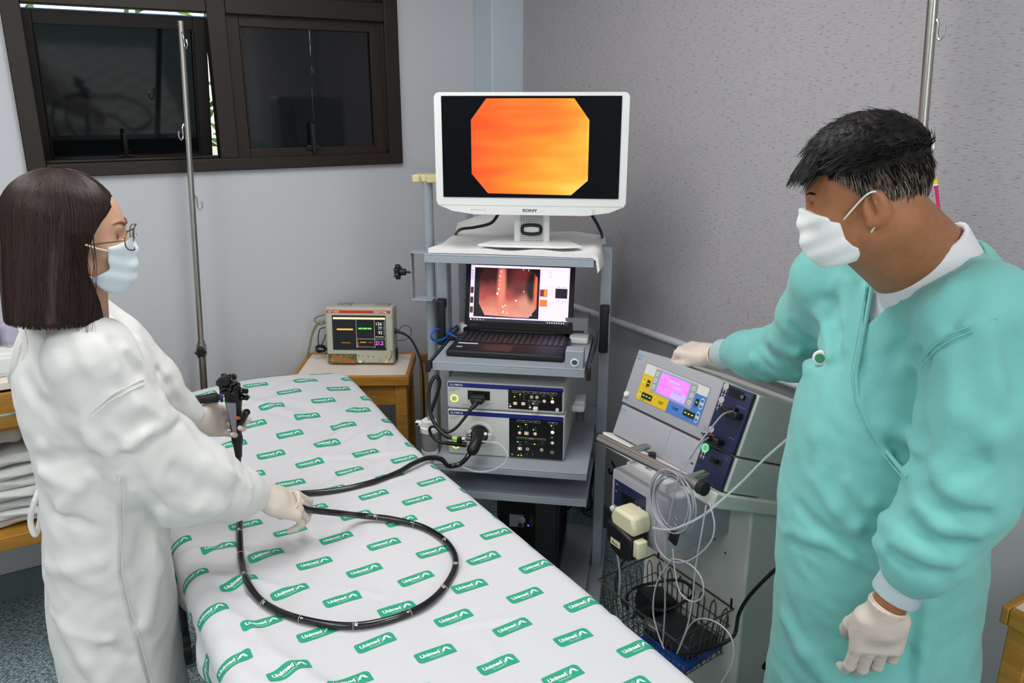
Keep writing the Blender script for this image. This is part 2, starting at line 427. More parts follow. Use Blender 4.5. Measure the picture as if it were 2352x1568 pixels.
sash('window_sash', WX0+0.040, 0.669, 1.514, 2.042, Y1 + 0.020, R(14))
sash('window_sash', 0.734, WX1-0.062, 1.550, 2.062, Y1 + 0.004)
for x0, x1 in ((WX0+0.056, 0.667), (0.728, WX1-0.056)):
    g = MB(); bar(g, x0, x1, 2.12, WZ1-0.048, Y1+0.03, Y1+0.036); g.build('window_pane', M['pane'], win, smooth=False)
# sunlit shrub beyond the window
lf = MB(); M['leaf'] = mat('leaf_green', '7d9a3a', 0.6, vary=(3, 0.5)); lf.use(M['leaf'])
for i in range(2600):
    c = Vector((random.uniform(-1.2, 2.6), 4.6 + random.uniform(0, 0.8), random.uniform(0.4, 2.35 + 0.35*math.sin(i))))
    a = Vector((random.gauss(0, 1), random.gauss(0, 1), random.gauss(0, 1))).normalized(); b = a.orthogonal().normalized()
    l = random.uniform(0.03, 0.07)
    lf.add([c - a*l, c + b*l*0.4, c + a*l, c - b*l*0.4], [(0, 1, 2, 3)])
tag(lf.build('foliage', None, None, smooth=False), 'sunlit green foliage outside behind the open window sash', 'foliage', kind='stuff')
wf2 = thing('fill_light_frame', None, None, (-0.5, Y0, 1.55)); wf2['kind'] = 'structure'  # made-up window outline around the added fill light, out of view
for c, d in (((0, .012, .79), (2.5, .03, .06)), ((0, .012, -.79), (2.5, .03, .06)), ((-1.23, .012, 0), (.06, .03, 1.52)), ((1.23, .012, 0), (.06, .03, 1.52)), ((0, .05, 0), (.04, .03, 1.52))): b = MB(); b.box(c, d); b.build('window_frame', M['frame'], wf2)
# ---- roller blind on the right wall
bl = thing('roller_blind', 'large grey textured roller blind with white bottom bar on the right wall', 'blind', (1.90, 1.0, 0.945))
BY0, BY1 = -0.9, 2.995
MB().box((0, (BY0+BY1)/2 - 1.0, (0.955+2.66)/2 - 0.945), (0.002, BY1-BY0, 2.66-0.955)).build('blind_fabric', blind_cloth(), bl, smooth=False)
MB().cyl((0, BY0-1, 0), (0, BY1-1, 0), 0.0135, seg=16).build('bottom_bar', mat('blind_bar', 'd3d4dc', 0.35), bl)
MB().cyl((0.01, BY0-1, 1.73), (0.01, BY1-1, 1.73), 0.03, seg=16).build('roller_tube', M['white_pl'], bl)
ch = MB()
for k in range(150):
    ch.lathe([(0.0002, -0.0024), (0.0022, -0.001), (0.0022, 0.001), (0.0002, 0.0024)], (-0.012, BY1 - 1 + 0.032, 1.70 - k*0.0085), seg=6)
ch.build('bead_chain', M['white_pl'], bl)
# ---- ceiling fittings (above the frame)
for i, (lx, ly) in enumerate(LAMPS):
    t = thing('ceiling_light', ['rectangular ceiling lamp above the bed', 'rectangular ceiling lamp behind the photographer', 'rectangular ceiling lamp on the left half of the ceiling', 'rectangular ceiling lamp above the linen cabinet'][i], 'lamp', (lx, ly, CEIL - 0.001))
    h = MB(); h.box((0, 0, -0.04), (0.62, 1.24, 0.078)); h.build('lamp_housing', M['white_pl'], t, bevel=0.004)
    d = MB(); d.box((0, 0, -0.081), (0.58, 1.2, 0.004)); d.build('diffuser', mat('lamp_diffuser', 'ffffff', 0.5, emit='ffffff', estr=1.5), t)
# ================================================================ endoscopy trolley (local x = width, y = away from the viewer)
TO, TYAW = Vector((1.214, 2.001, 0)), R(-41)
def tw(x, y, z): c, s = math.cos(TYAW), math.sin(TYAW); return Vector((TO.x + x*c - y*s, TO.y + x*s + y*c, z))
def TP(px, py, x=None, y=None, z=None):
    """trolley-local point seen at a photo position, on a local plane"""
    c, s = math.cos(TYAW), math.sin(TYAW); d = ray(px, py)
    lo = (-TO.x*c - TO.y*s, TO.x*s - TO.y*c, HC); ld = (d[0]*c + d[1]*s, -d[0]*s + d[1]*c, d[2])
    t = (x - lo[0])/ld[0] if x is not None else (y - lo[1])/ld[1] if y is not None else (z - lo[2])/ld[2]
    return Vector([lo[i] + ld[i]*t for i in range(3)])
XA, YA, ZA = (1, 0, 0), (0, 1, 0), (0, 0, 1)
M['grey_dark'] = mat('grey_metal_dark', '6b737c', 0.45)
t = thing('equipment_trolley', 'tall grey metal equipment trolley with shelves carrying the big screen and the laptop', 'trolley', TO, (0, 0, TYAW))
PYF, PYB = 0.30, 0.37
for sx in (-1, 1):
    p = MB(); p.box((sx*0.279, PYF + 0.03, 0.70), (0.036, 0.062, 1.20)); p.build('post', M['grey_paint'], t, bevel=0.004)
    p = MB(); p.box((sx*0.262, 0.545, 0.70), (0.03, 0.03, 1.20)); p.build('rear_post', M['grey_paint'], t, bevel=0.002)
    b = MB(); b.box((sx*0.279, 0.30, 0.085), (0.05, 0.58, 0.05)); b.build('foot_rail', M['grey_paint'], t, bevel=0.004)
    for yy in (0.05, 0.55):
        c_ = MB(); c_.cyl((sx*0.279-0.012, yy, 0.032), (sx*0.279+0.012, yy, 0.032), 0.031, seg=24); c_.box((sx*0.279, yy, 0.052), (0.03, 0.03, 0.02))
        c_.build('caster', M['black_rubber'], t)
def shelf(name, x0, x1, y0, y1, zt, th=0.028):
    s = MB(); s.box(((x0+x1)/2, (y0+y1)/2, zt - 0.003), (x1-x0, y1-y0, 0.006))
    for a in (y0 + 0.002, y1 - 0.002): s.box(((x0+x1)/2, a, zt - th/2 - 0.003), (x1-x0, 0.004, th-0.006))
    for a in (x0 + 0.002, x1 - 0.002): s.box((a, (y0+y1)/2, zt - th/2 - 0.003), (0.004, y1-y0-0.008, th-0.006))
    return s.build(name, M['grey_paint'], t, bevel=0.0015)
shelf('shelf', -0.284, 0.250, 0.10, 0.56, 1.297)
tray = shelf('pull_out_tray', -0.24, 0.238, 0.0, 0.40, 0.975)
shelf('shelf', -0.236, 0.256, -0.046, 0.56, 0.650, 0.024)
shelf('shelf', -0.236, 0.256, -0.020, 0.56, 0.545, 0.024)
shelf('shelf', -0.254, 0.254, 0.02, 0.56, 0.13, 0.03)
# lock block with a round socket on the tray
k = MB(); q0 = TP(1304, 812, y=0.006); k.box((0.205, 0.030, 0.998), (0.056, 0.05, 0.066)); k.build('lock_block', M['grey_paint'], t, bevel=0.003)
k = MB(); k.use(M['white_pl']); k.lathe([(0.013, 0), (0.0135, 0.003), (0.009, 0.004), (0.0085, 0.0)], (0.206, 0.006, 0.994), (0, -1, 0)); k.use(mat('socket_bore', '4b3d22', 0.5)).lathe([(0.0085, 0), (0.0085, 0.001)], (0.206, 0.006, 0.994), (0, -1, 0)); k.build('lock_socket', None, t)
for sx in (-1, 1):
    s = MB(); s.use(mat('slide_steel', '8f9296', 0.35, 1.0)); s.box((sx*0.248, 0.2, 0.963), (0.008, 0.44, 0.03)); s.box((sx*0.253, 0.26, 0.963), (0.005, 0.40, 0.02))
    s.use(M['black']); s.box((sx*0.251, -0.012, 0.963), (0.014, 0.02, 0.034)); s.build('drawer_slide', None, t, bevel=0.001)
# black grab handles on the posts
for sx in (-1, 1):
    h = MB(); h.use(M['black']); y0 = PYF - 0.002
    h.rbox((sx*0.279, y0 - 0.010, 1.092), (0.032, 0.022, 0.032), 0.005); h.rbox((sx*0.279, y0 - 0.010, 0.962), (0.032, 0.022, 0.028), 0.005)
    h.rbox((sx*0.279, y0 - 0.027, 1.027), (0.030, 0.018, 0.160), 0.006)
    h.use(M['chrome']); h.lathe([(0.006, 0), (0.006, 0.003), (0.003, 0.005)], (sx*0.279, y0 - 0.020, 1.098), (0, -0.8, 0.6)); h.build('grab_handle', None, t)
# round scope-hanger column on the left with its notched cream head
h = MB(); h.cyl((-0.337, 0.36, 0.30), (-0.337, 0.36, 1.50), 0.0175, seg=24); h.build('hanger_column', M['grey_paint'], t)
h = MB(); o = Vector((-0.337, 0.36, 1.52))
pl = [(-.046, -.03), (-.020, -.03), (-.016, -.018), (.000, -.018), (.004, -.03), (.05, -.03), (.05, .045), (-.046, .045)]
h.prism(pl, o, XA, YA, 0.026); h.build('hanger_head', mat('cream_hanger', 'd9cf9c', 0.5), t, bevel=0.004)
# bracket and star knob on the left
h = MB(); h.box((-0.352, 0.318, 1.262), (0.075, 0.055, 0.004)); h.box((-0.352, 0.318, 1.098), (0.075, 0.055, 0.004)); h.box((-0.388, 0.318, 1.18), (0.004, 0.035, 0.165)); h.build('knob_bracket', M['grey_paint'], t, bevel=0.002)
h = MB(); kc = Vector((-0.39, 0.318, 1.19)); ax = Vector((-1, -0.05, 0.0)).normalized()
h.cyl(kc, kc + ax*0.03, 0.004); h.cyl(kc + ax*0.022, kc + ax*0.045, 0.012)
st = []
for i in range(48):
    a = 2*math.pi*i/48; r_ = 0.0235 + 0.0035*math.cos(6*a); st.append((r_*math.cos(a), r_*math.sin(a)))
h.prism(st, kc + ax*0.058, (0, 0.0, 1), (0, 1, 0), 0.016); h.build('star_knob', M['black'], t, bevel=0.002)
# back sheet uprights for the screen bracket
for bx in (-0.235, 0.02, 0.235):
    h = MB(); h.box((bx, 0.552, 1.36), (0.02, 0.012, 0.16)); h.build('rear_upright', M['grey_paint'], t)
# ---------------------------------------------------------------- towel on the top shelf
def towel_z(x, y): return 1.3005 + 0.010 + 0.004*math.sin(9*x + 4*y) + 0.003*math.sin(26*y + 6*x) + 0.003*math.sin(37*x - 8*y)
tv = MB(); nx, ny = 44, 34
def towel_pt(i, j, top):
    a, b = i/nx, j/ny; x = -0.272 + 0.555*a + 0.012*math.sin(b*3); y = 0.108 + 0.41*b + 0.008*math.sin(a*5)
    z = towel_z(x, y) if top else 1.2985
    if x > 0.252: d = x - 0.252; z = (1.3105 if top else 1.2985) - d*1.5; x = 0.254 + d*0.25 + (0.006 if top else 0)
    if b > 0.8 and a < 0.6 and top: z += 0.055*math.sin((b - 0.8)/0.2*1.5)*(0.5 + 0.5*math.cos((a - 0.28)*5))
    return (x, y, z)
vs = [towel_pt(i, j, 1) for i in range(nx+1) for j in range(ny+1)] + [towel_pt(i, j, 0) for i in range(nx+1) for j in range(ny+1)]
K = (nx+1)*(ny+1); ix = lambda i, j: i*(ny+1) + j
fs = [(ix(i, j), ix(i+1, j), ix(i+1, j+1), ix(i, j+1)) for i in range(nx) for j in range(ny)]
fs += [tuple(K + q for q in f[::-1]) for f in fs]
bd = [(i, 0) for i in range(nx)] + [(nx, j) for j in range(ny)] + [(i, ny) for i in range(nx, 0, -1)] + [(0, j) for j in range(ny, 0, -1)]
fs += [(ix(*bd[i]), K + ix(*bd[i]), K + ix(*bd[(i+1) % len(bd)]), ix(*bd[(i+1) % len(bd)])) for i in range(len(bd))]
tv.add(vs, fs)
o = tv.build('towel', mat('white_terry', 'f2f0ee', 0.9, bump=(420, 0.6, 0.004), sheen=0.3), angle=70); o.location = TO; o.rotation_euler = (0, 0, TYAW)
tag(o, 'white terry towel spread on the top trolley shelf under the big screen', 'towel')
# ---------------------------------------------------------------- big medical screen
MYAW = R(-38)
mo = tw(0.042, 0.20, 1.318); mon = thing('medical_monitor', 'large white monitor glowing orange on top of the equipment trolley', 'monitor', mo, (0, 0, MYAW))
M['bezel'] = mat('white_bezel', 'e4e5e2', 0.35)
zt, zb, zc = 0.464, 0.128, 0.100   # top, bottom of the rectangular frame and of the chin, above the base
hw = 0.293
def outline(hw, zt, zb, zc, r):
    pts = rrect(-hw, zb, hw, zt, r)[:12]         # top corners
    n = 6
    pts += [(-hw, zb + 0.012), (-hw + 0.006, zb), (-hw + 0.05, zb - 0.018), (-hw + 0.12, zc)] + [(hw - 0.12, zc), (hw - 0.05, zb - 0.018), (hw - 0.006, zb), (hw, zb + 0.012)]
    return pts
b = MB(); yf = -0.05
b.use(M['bezel']); b.prism(outline(hw, zt, zb, zc, 0.016), (0, yf, 0), XA, ZA, 0.05)
b.prism(rrect(-0.2, 0.14, 0.2, 0.42, 0.03), (0, yf + 0.05, 0), XA, ZA, 0.035)
b.use(mat('bezel_groove', 'b9bab8', 0.5)); b.box((0, yf - 0.0003, zb + 0.001), (2*hw - 0.02, 0.001, 0.0012))
b.build('screen_housing', None, mon, bevel=0.003)
def screen_orange():
    m = mat('screen_orange', 'ff8a20', 0.25, emit='ff8a20', estr=1.0); nt = m.node_tree; N = nt.nodes; L = nt.links; p = N['Principled BSDF']
    p.inputs['Base Color'].default_value = (0.01, 0.01, 0.01, 1)
    tc = N.new('ShaderNodeTexCoord'); sp = N.new('ShaderNodeSeparateXYZ'); L.new(tc.outputs['Object'], sp.inputs[0])
    mp = N.new('ShaderNodeMapping'); mp.inputs['Scale'].default_value = (2.5, 1, 13); L.new(tc.outputs['Object'], mp.inputs[0])
    n = N.new('ShaderNodeTexNoise'); n.inputs['Scale'].default_value = 1.4; n.inputs['Detail'].default_value = 1; L.new(mp.outputs[0], n.inputs['Vector'])
    def mth(op, a, b_):
        q = N.new('ShaderNodeMath'); q.operation = op
        for i, v in enumerate((a, b_)):
            if isinstance(v, (int, float)): q.inputs[i].default_value = v
            else: L.new(v, q.inputs[i])
        return q.outputs[0]
    g = mth('ADD', mth('MULTIPLY', sp.outputs[0], 2.3), 0.50)
    g = mth('ADD', g, mth('MULTIPLY', mth('SUBTRACT', n.outputs['Fac'], 0.5), 1.0))
    g = mth('SUBTRACT', g, mth('MULTIPLY', mth('SUBTRACT', sp.outputs[2], 0.2), 0.7))
    r = N.new('ShaderNodeValToRGB'); e = r.color_ramp.elements
    e[0].position = 0.0; e[0].color = (*lin('f0500a'), 1); e[1].position = 1.0; e[1].color = (*lin('ffe070'), 1)
    for ps, c in ((0.25, 'ff6a18'), (0.5, 'ff8c1e'), (0.75, 'ffb030')): q = e.new(ps); q.color = (*lin(c), 1)
    L.new(g, r.inputs[0]); L.new(r.outputs[0], p.inputs['Emission Color']); return m
s = MB(); s.use(mat('screen_black', '040508', 0.35, spec=0.12, emit='0b0e18', estr=0.25))
s.box((0, yf - 0.0012, 0.3035), (0.540, 0.002, 0.300))
s.use(screen_orange()); oc = [(-.178, .067), (-.131, .127), (.132, .127), (.178, .067), (.178, -.105), (.128, -.148 + .0), (-.128, -.145), (-.178, -.088)]
s.plate([(a - 0.002, b_*1.03 + 0.012) for a, b_ in oc][::-1], (0, yf - 0.0026, 0.3035), XA, ZA)
s.build('screen', None, mon, smooth=False)
l = MB(); l.use(mat('logo_black', '16161a', 0.4)); l.text('SONY', (0.0, yf - 0.0008, 0.1105), XA, ZA, 0.0085, 0.02, width=0.046, align='C')
l.build('brand_lettering', None, mon, smooth=False); l = MB(); l.use(mat('led_amber', 'ffe070', emit='ffd84a', estr=3)); l.plate(circ(-0.19, 0.115, 0.0018, 8), (0, yf - 0.0006, 0), XA, ZA)
l.use(mat('line_grey', '9a9b98', 0.5)); l.plate([(-.188, .1145), (-.14, .1145), (-.14, .104), (-.1395, .104), (-.1395, .1152), (-.188, .1152)], (0, yf - 0.0006, 0), XA, ZA)
l.build('power_light', None, mon, smooth=False); l = MB(); l.use(mat('line_grey2', '9a9b98', 0.5)); l.text('MENU', (0.196, yf - 0.0006, 0.1165), XA, ZA, 0.0025, align='C'); l.ring([(0.196 + .0036*math.cos(a/3), yf - 0.0004, 0.109 + .0036*math.sin(a/3)) for a in range(19)], 0.0005, 6, closed=True)
l.build('menu_button', None, mon, smooth=False)
st = MB(); st.use(M['bezel']); st.box((0, 0.035, 0.065), (0.112, 0.03, 0.13)); st.use(mat('mesh_plate', 'c2c3c2', 0.4)); st.box((0, 0.0185, 0.058), (0.076, 0.004, 0.10))
st.use(M['black'])
for i in range(13):
    for j in range(16): st.plate(rrect(-.0012, -.0012, .0012, .0012, .0004, 1), (-0.033 + i*0.0055, 0.0162, 0.011 + j*0.006), XA, ZA)
ov = [(0.020*max(-1, min(1, 1.6*math.cos(a))) + 0.010*math.cos(a), 0.0145*math.sin(a)) for a in [2*math.pi*k/40 for k in range(40)]]
st.ring([(x, 0.014, 0.046 + z) for x, z in ov], 0.0055, 10, closed=True)
st.use(M['bezel']); st.plate([(x*0.85, z*0.75) for x, z in ov], (0, 0.0158, 0.046), XA, ZA); st.build('stand_neck', None, mon, bevel=0.0015)
f = MB(); f.prism([(-.168, -.045), (-.10, -.062), (-.03, -.058), (.03, -.060), (.08, -.075), (.14, -.072), (.165, -.06), (.165, -.05), (.13, .0), (.12, .10), (-.12, .10), (-.13, 0)][::-1] if False else [(-.165, -.055), (-.10, -.075), (.10, -.075), (.165, -.055), (.14, .0), (.11, .10), (-.11, .10), (-.14, 0)], (0, 0, 0.008), XA, YA, 0.007)
f.build('stand_foot', M['bezel'], mon, bevel=0.003)
c = MB(); c.use(M['black_rubber'])
c1 = [TP(1145, 490, y=0.30), TP(1128, 512, y=0.30), TP(1090, 522, y=0.32), TP(1060, 526, y=0.34), TP(1048, 536, y=0.40), TP(1045, 552, y=0.5)]
cc = MB(); cc.tube([tw(*q) for q in c1], 0.0052, 8); o = cc.build('screen_cable', M['black_rubber']); tag(o, 'black cable curving down from the left underside of the big screen', 'cable')
c2 = [TP(1360, 495, y=0.30), TP(1372, 515, y=0.32), TP(1381, 535, y=0.36), TP(1384, 548, y=0.47)]
cc = MB(); cc.tube([tw(*q) for q in c2], 0.0052, 8); o = cc.build('screen_cable', M['black_rubber']); tag(o, 'black cable dropping behind the right corner of the big screen', 'cable')
# ---------------------------------------------------------------- laptop on the pull-out tray
LY = R(-42); lo_ = tw(-0.022, 0.055, 0.9755)
lap = thing('laptop', 'open black laptop showing an endoscopy picture on the trolley tray', 'laptop', lo_, (0, 0, LY))
M['lap'] = mat('laptop_black', '19191b', 0.5, bump=(800, 0.05)); M['key'] = mat('key_black', '101012', 0.45); M['legend'] = mat('key_legend', '8b8b90', 0.5)
b = MB(); b.use(M['lap']); b.rbox((0, 0.128, 0.011), (0.378, 0.256, 0.021), 0.006); b.build('base', None, lap)
kb = MB(); kb.use(M['key'])
for r_ in range(6):
    n = 19; 
    for k in range(n):
        if r_ == 5 and 3 < k < 9: continue
        x = -0.168 + k*0.0187; y = 0.112 + r_*0.0185
        if r_ == 0 and 3 <= k <= 7:
            if k == 5: kb.use(M['key']); kb.rbox((x, y, 0.0225), (0.09, 0.0155, 0.003), 0.001, 1)
            continue
        kb.use(M['key']); kb.rbox((x, y, 0.0225), (0.0162, 0.0155, 0.003), 0.001, 1)
        kb.use(M['legend']); kb.plate([(-.002, -.0015), (.0015, -.0015), (.0015, .002), (-.002, .002)], (x - 0.003, y + 0.002, 0.02415), XA, YA)
kb.build('keyboard', None, lap)
tp = MB(); tp.use(mat('touchpad', '141416', 0.35)); tp.plate(rrect(-.052, -.034, .052, .034, .003), (-0.035, 0.050, 0.0218), XA, YA)
tp.use(M['white_pl']); tp.plate([(-.033, -.006), (.033, -.006), (.033, .006), (-.033, .006)], (-0.135, 0.085, 0.0219), XA, YA)
tp.use(mat('sticker', '8fb6cf', 0.4)); tp.plate([(-.0095, -.007), (.0095, -.007), (.0095, .007), (-.0095, .007)], (-0.155, 0.044, 0.0219), XA, YA); tp.build('touchpad', None, lap, smooth=False)
lid = bpy.data.objects.new('lid', None)
def colon_picture():
    m = mat('colon_picture', 'd08070', 0.3, emit='d08070', estr=1.0); nt = m.node_tree; N = nt.nodes; L = nt.links; p = N['Principled BSDF']
    p.inputs['Base Color'].default_value = (0.01, 0.01, 0.01, 1)
    tc = N.new('ShaderNodeTexCoord'); pos = tc.outputs['Object']
    sp = N.new('ShaderNodeSeparateXYZ'); L.new(pos, sp.inputs[0])
    r = N.new('ShaderNodeValToRGB'); e = r.color_ramp.elements
    mr = N.new('ShaderNodeMapRange'); mr.inputs[1].default_value = 0.03; mr.inputs[2].default_value = 0.20; L.new(sp.outputs[2], mr.inputs[0])
    nz = N.new('ShaderNodeTexNoise'); nz.inputs['Scale'].default_value = 28; L.new(pos, nz.inputs['Vector'])
    a = N.new('ShaderNodeMath'); a.operation = 'MULTIPLY_ADD'; L.new(nz.outputs['Fac'], a.inputs[0]); a.inputs[1].default_value = 0.3; L.new(mr.outputs[0], a.inputs[2])
    e[0].position = 0.1; e[0].color = (*lin('f0a9a0'), 1); e[1].position = 1.15; e[1].color = (*lin('3a0d10'), 1)
    for ps, c in ((0.45, 'e08a72'), (0.68, 'b04a40'), (0.88, '75262a')): q = e.new(ps); q.color = (*lin(c), 1)
    L.new(a.outputs[0], r.inputs[0]); out = r.outputs[0]
    def blob(cx, cz, sx, sz, col, soft, out):
        mp = N.new('ShaderNodeMapping'); mp.vector_type = 'TEXTURE'; mp.inputs['Location'].default_value = (cx, 0, cz); mp.inputs['Scale'].default_value = (sx, 100, sz)
        L.new(pos, mp.inputs[0]); ln = N.new('ShaderNodeVectorMath'); ln.operation = 'LENGTH'; L.new(mp.outputs[0], ln.inputs[0])
        q = N.new('ShaderNodeMapRange'); q.interpolation_type = 'SMOOTHSTEP'; q.inputs[1].default_value = 1 - soft; q.inputs[2].default_value = 1 + soft; q.inputs[3].default_value = 1; q.inputs[4].default_value = 0
        L.new(ln.outputs['Value'], q.inputs[0]); x = N.new('ShaderNodeMix'); x.data_type = 'RGBA'; L.new(q.outputs[0], x.inputs[0]); L.new(out, x.inputs[6]); x.inputs[7].default_value = (*lin(col), 1)
        return x.outputs[2]
    out = blob(-0.062, 0.15, 0.014, 0.09, 'e8826e', 0.5, out)
    out = blob(0.045, 0.165, 0.045, 0.06, '3c0c10', 0.45, out)
    out = blob(0.030, 0.10, 0.034, 0.040, 'd9907c', 0.4, out)
    out = blob(0.006, 0.175, 0.036, 0.05, '6b2428', 0.5, out)
    out = blob(0.043, 0.155, 0.019, 0.052, '160608', 0.4, out)
    out = blob(0.064, 0.14, 0.013, 0.075, 'ee6a48', 0.4, out)
    L.new(out, p.inputs['Emission Color']); return m
COL.objects.link(lid); lid.parent = lap; lid.location = (0, 0.248, 0.02); lid.rotation_euler = (R(-14), 0, 0)
b = MB(); b.use(M['lap']); b.rbox((0, 0.004, 0.122), (0.378, 0.008, 0.244), 0.003); b.build('lid_shell', None, lid)
s = MB(); s.use(mat('desktop_lilac', 'dccbf5', 0.3, emit='dccbf8', estr=1.0)); y = -0.0006
hw, z0, z1 = 0.172, 0.032, 0.226
s.plate([(-hw, z0), (hw, z0), (hw, z1), (-hw, z1)], (0, y, 0), XA, ZA)
def rect(x0, a0, x1, a1, k): s.plate([(x0, a0), (x1, a0), (x1, a1), (x0, a1)], (0, y - 0.0004*k, 0), XA, ZA)
E_ = lambda c, k=1.0: mat('scr_' + c, c, 0.3, emit=c, estr=k)
s.use(E_('2b2838', 0.6)); rect(-hw, z0, hw, z0 + 0.011, 1)
s.use(E_('1a1418', 0.4)); rect(-0.158, z0 + 0.016, 0.070, 0.218, 1)
s.use(E_('f3eaff')); rect(-0.156, 0.219, 0.168, 0.223, 1)
for k in range(6): rect(0.075, 0.208 - k*0.0085, 0.165, 0.2125 - k*0.0085, 1)
s.use(E_('7d2d22', .8)); rect(0.072, 0.126, 0.098, 0.150, 2); s.use(E_('e8873a', .9)); rect(0.086, 0.128, 0.098, 0.148, 3)
s.use(E_('d8732c', .9)); rect(0.072, 0.092, 0.098, 0.115, 2)
s.use(E_('15131c', .4)); rect(0.125, 0.122, 0.166, 0.155, 2)
for k in range(3): s.use(E_(('5a1a1a', '4a2a1c', '5c3a20')[k], .5)); rect(-0.171, 0.128 - k*0.034, -0.160, 0.150 - k*0.034, 2)
s.use(E_('8878a8')); 
for k in range(5): rect(-0.170, 0.205 - k*0.007, -0.162, 0.2075 - k*0.007, 2)
for k, (x, zz) in enumerate(((-.168, .2215), (-.15, .2215), (.10, .2095), (.10, .201), (.10, .193), (.13, .160), (.148, .160), (.128, .112), (.15, .112), (-.09, .0455), (-.03, .0455), (.03, .0455), (.11, .0445), (.15, .0445))): rect(x, zz - .0008, x + .012, zz + .0008, 3)
for k in range(5): s.use(E_(('ffffff', 'a0a8c0', 'd0d0e0', 'f0a040', '70a0e8')[k], .8)); rect(-.168 + k*.011, .0355, -.1635 + k*.011, .0395, 2)
s.use(E_('e8e0ff', .8))
for k in range(8): rect(.10 + k*.008, .0355, .104 + k*.008, .039, 2)
oc = [(-.140, .095), (-.118, .055), (-.006, .052), (.036, .052), (.062, .085), (.062, .19), (.040, .217), (-.125, .217), (-.140, .190)]
s.use(colon_picture()); s.plate([(a, b_ - 0.001) for a, b_ in oc], (0, y - 0.0008, 0), XA, ZA)
s.use(E_('ffffff', 1.2))
for x, zz, w_ in ((-.066, .205, .0016), (-.068, .19, .0018), (-.070, .175, .0012), (-.069, .160, .0012), (-.072, .146, .0022), (-.076, .130, .0028), (-.055, .085, .002), (-.047, .09, .0018), (-.053, .068, .002), (-.040, .066, .0014), (-.010, .108, .0022), (.016, .140, .0016), (.030, .213, .0014), (.012, .214, .0012), (.045, .06, .0015)):
    s.plate([(x + w_*math.cos(a), zz + 1.7*w_*math.sin(a)) for a in [k*math.pi/4 for k in range(8)]], (0, y - 0.0012, 0), XA, ZA)
s.build('screen', None, lid, smooth=False)
l = MB(); l.text('Lenovo', (-0.170, -0.0005, 0.016), XA, ZA, 0.0075, 0.01, width=0.027); l.build('lettering', mat('logo_grey', '55555a', 0.4), lid, smooth=False)
h = MB(); h.cyl((-0.13, 0.250, 0.021), (0.13, 0.250, 0.021), 0.006); h.build('hinge', M['black'], lap)
# ---------------------------------------------------------------- things around the laptop
d = thing('docking_box', 'flat white and grey device on the tray behind the laptop', 'device', tw(0.185, 0.335, 0.9755), (0, 0, TYAW))
q = MB(); q.rbox((0, 0, 0.011), (0.085, 0.15, 0.021), 0.005); q.build('casing', M['white_pl'], d)
q = MB(); q.use(mat('grey_cover', '8f9195', 0.4)); q.rbox((0, 0.02, 0.05), (0.082, 0.09, 0.055), 0.006); q.use(M['black']); q.box((0, -0.026, 0.03), (0.05, 0.001, 0.006)); q.build('cover', None, d)
ub = thing('usb_hub', 'black hub lying on the tray left of the laptop', 'hub', tw(-0.205, 0.25, 0.9755), (0, 0, TYAW + 0.2))
q = MB(); q.rbox((0, 0, 0.0095), (0.075, 0.03, 0.018), 0.004); q.build('casing', M['black'], ub)
pts = [TP(1052, 776, z=0.985), TP(1035, 768, z=0.995), TP(1018, 758, y=0.28), TP(1002, 756, y=0.24), TP(991, 766, y=0.22), TP(993, 778, y=0.22), TP(1008, 782, y=0.24), TP(1028, 772, y=0.27), TP(1040, 756, y=0.33), TP(1050, 748, y=0.4)]
q = MB(); q.tube([tw(*p_) for p_ in pts], 0.0042, 8); o = q.build('network_cable', mat('blue_cable', '1f63c4', 0.35)); tag(o, 'bright blue looped network cable left of the laptop', 'cable')
ap = thing('power_adapter', 'crumpled white plug adapter behind the black hub', 'adapter', tw(-0.200, 0.33, 0.9755), (0, 0, TYAW + 0.5))
q = MB(); q.rbox((0, 0, 0.0195), (0.05, 0.04, 0.038), 0.006); q.rbox((0.02, 0.012, 0.0455), (0.03, 0.03, 0.016), 0.005); q.build('casing', M['white_pl'], ap)
q = MB(); q.cyl((-0.012, -0.02, 0.022), (-0.012, -0.0235, 0.022), 0.009); q.build('socket', M['black'], ap)
pts = [TP(1066, 598, y=0.40), TP(1075, 612, y=0.37), TP(1082, 640, y=0.44), TP(1084, 740, y=0.46)]
q = MB(); q.tube([tw(*p_) for p_ in pts], 0.004, 8); o = q.build('lid_cable', M['black_rubber']); tag(o, 'short black cord showing under the top shelf at the left corner of the laptop lid', 'cable')
# ---------------------------------------------------------------- video processor and light source
M['box_cream'] = mat('cream_casing', 'd3d5cf', 0.45); M['navy'] = mat('navy_stripe', '1d2a80', 0.4); M['panel'] = mat('panel_black', '101113', 0.3)
M['white_ink'] = mat('white_print', 'f2efe8', 0.5); M['grey_ink'] = mat('grey_print', '77797b', 0.5)
M['lit'] = mat('lit_button', 'f4ead8', 0.4, emit='fff0d8', estr=1.3); M['lit_rim'] = mat('button_rim', 'e8d2b8', 0.4, emit='e8c8a4', estr=0.5)
M['led_g'] = mat('led_green', 'b8ff40', 0.4, emit='b4ff2a', estr=2.5); M['ring_g'] = mat('ring_glow', 'dcff20', 0.4, emit='dcff28', estr=1.6)
M['btn_dim'] = mat('button_dim', '6a5848', 0.4)
FY0 = 0.03
def C7(a, b, y=FY0): return TP(940 + a/4.9, 820 + b/4.9, y=y)
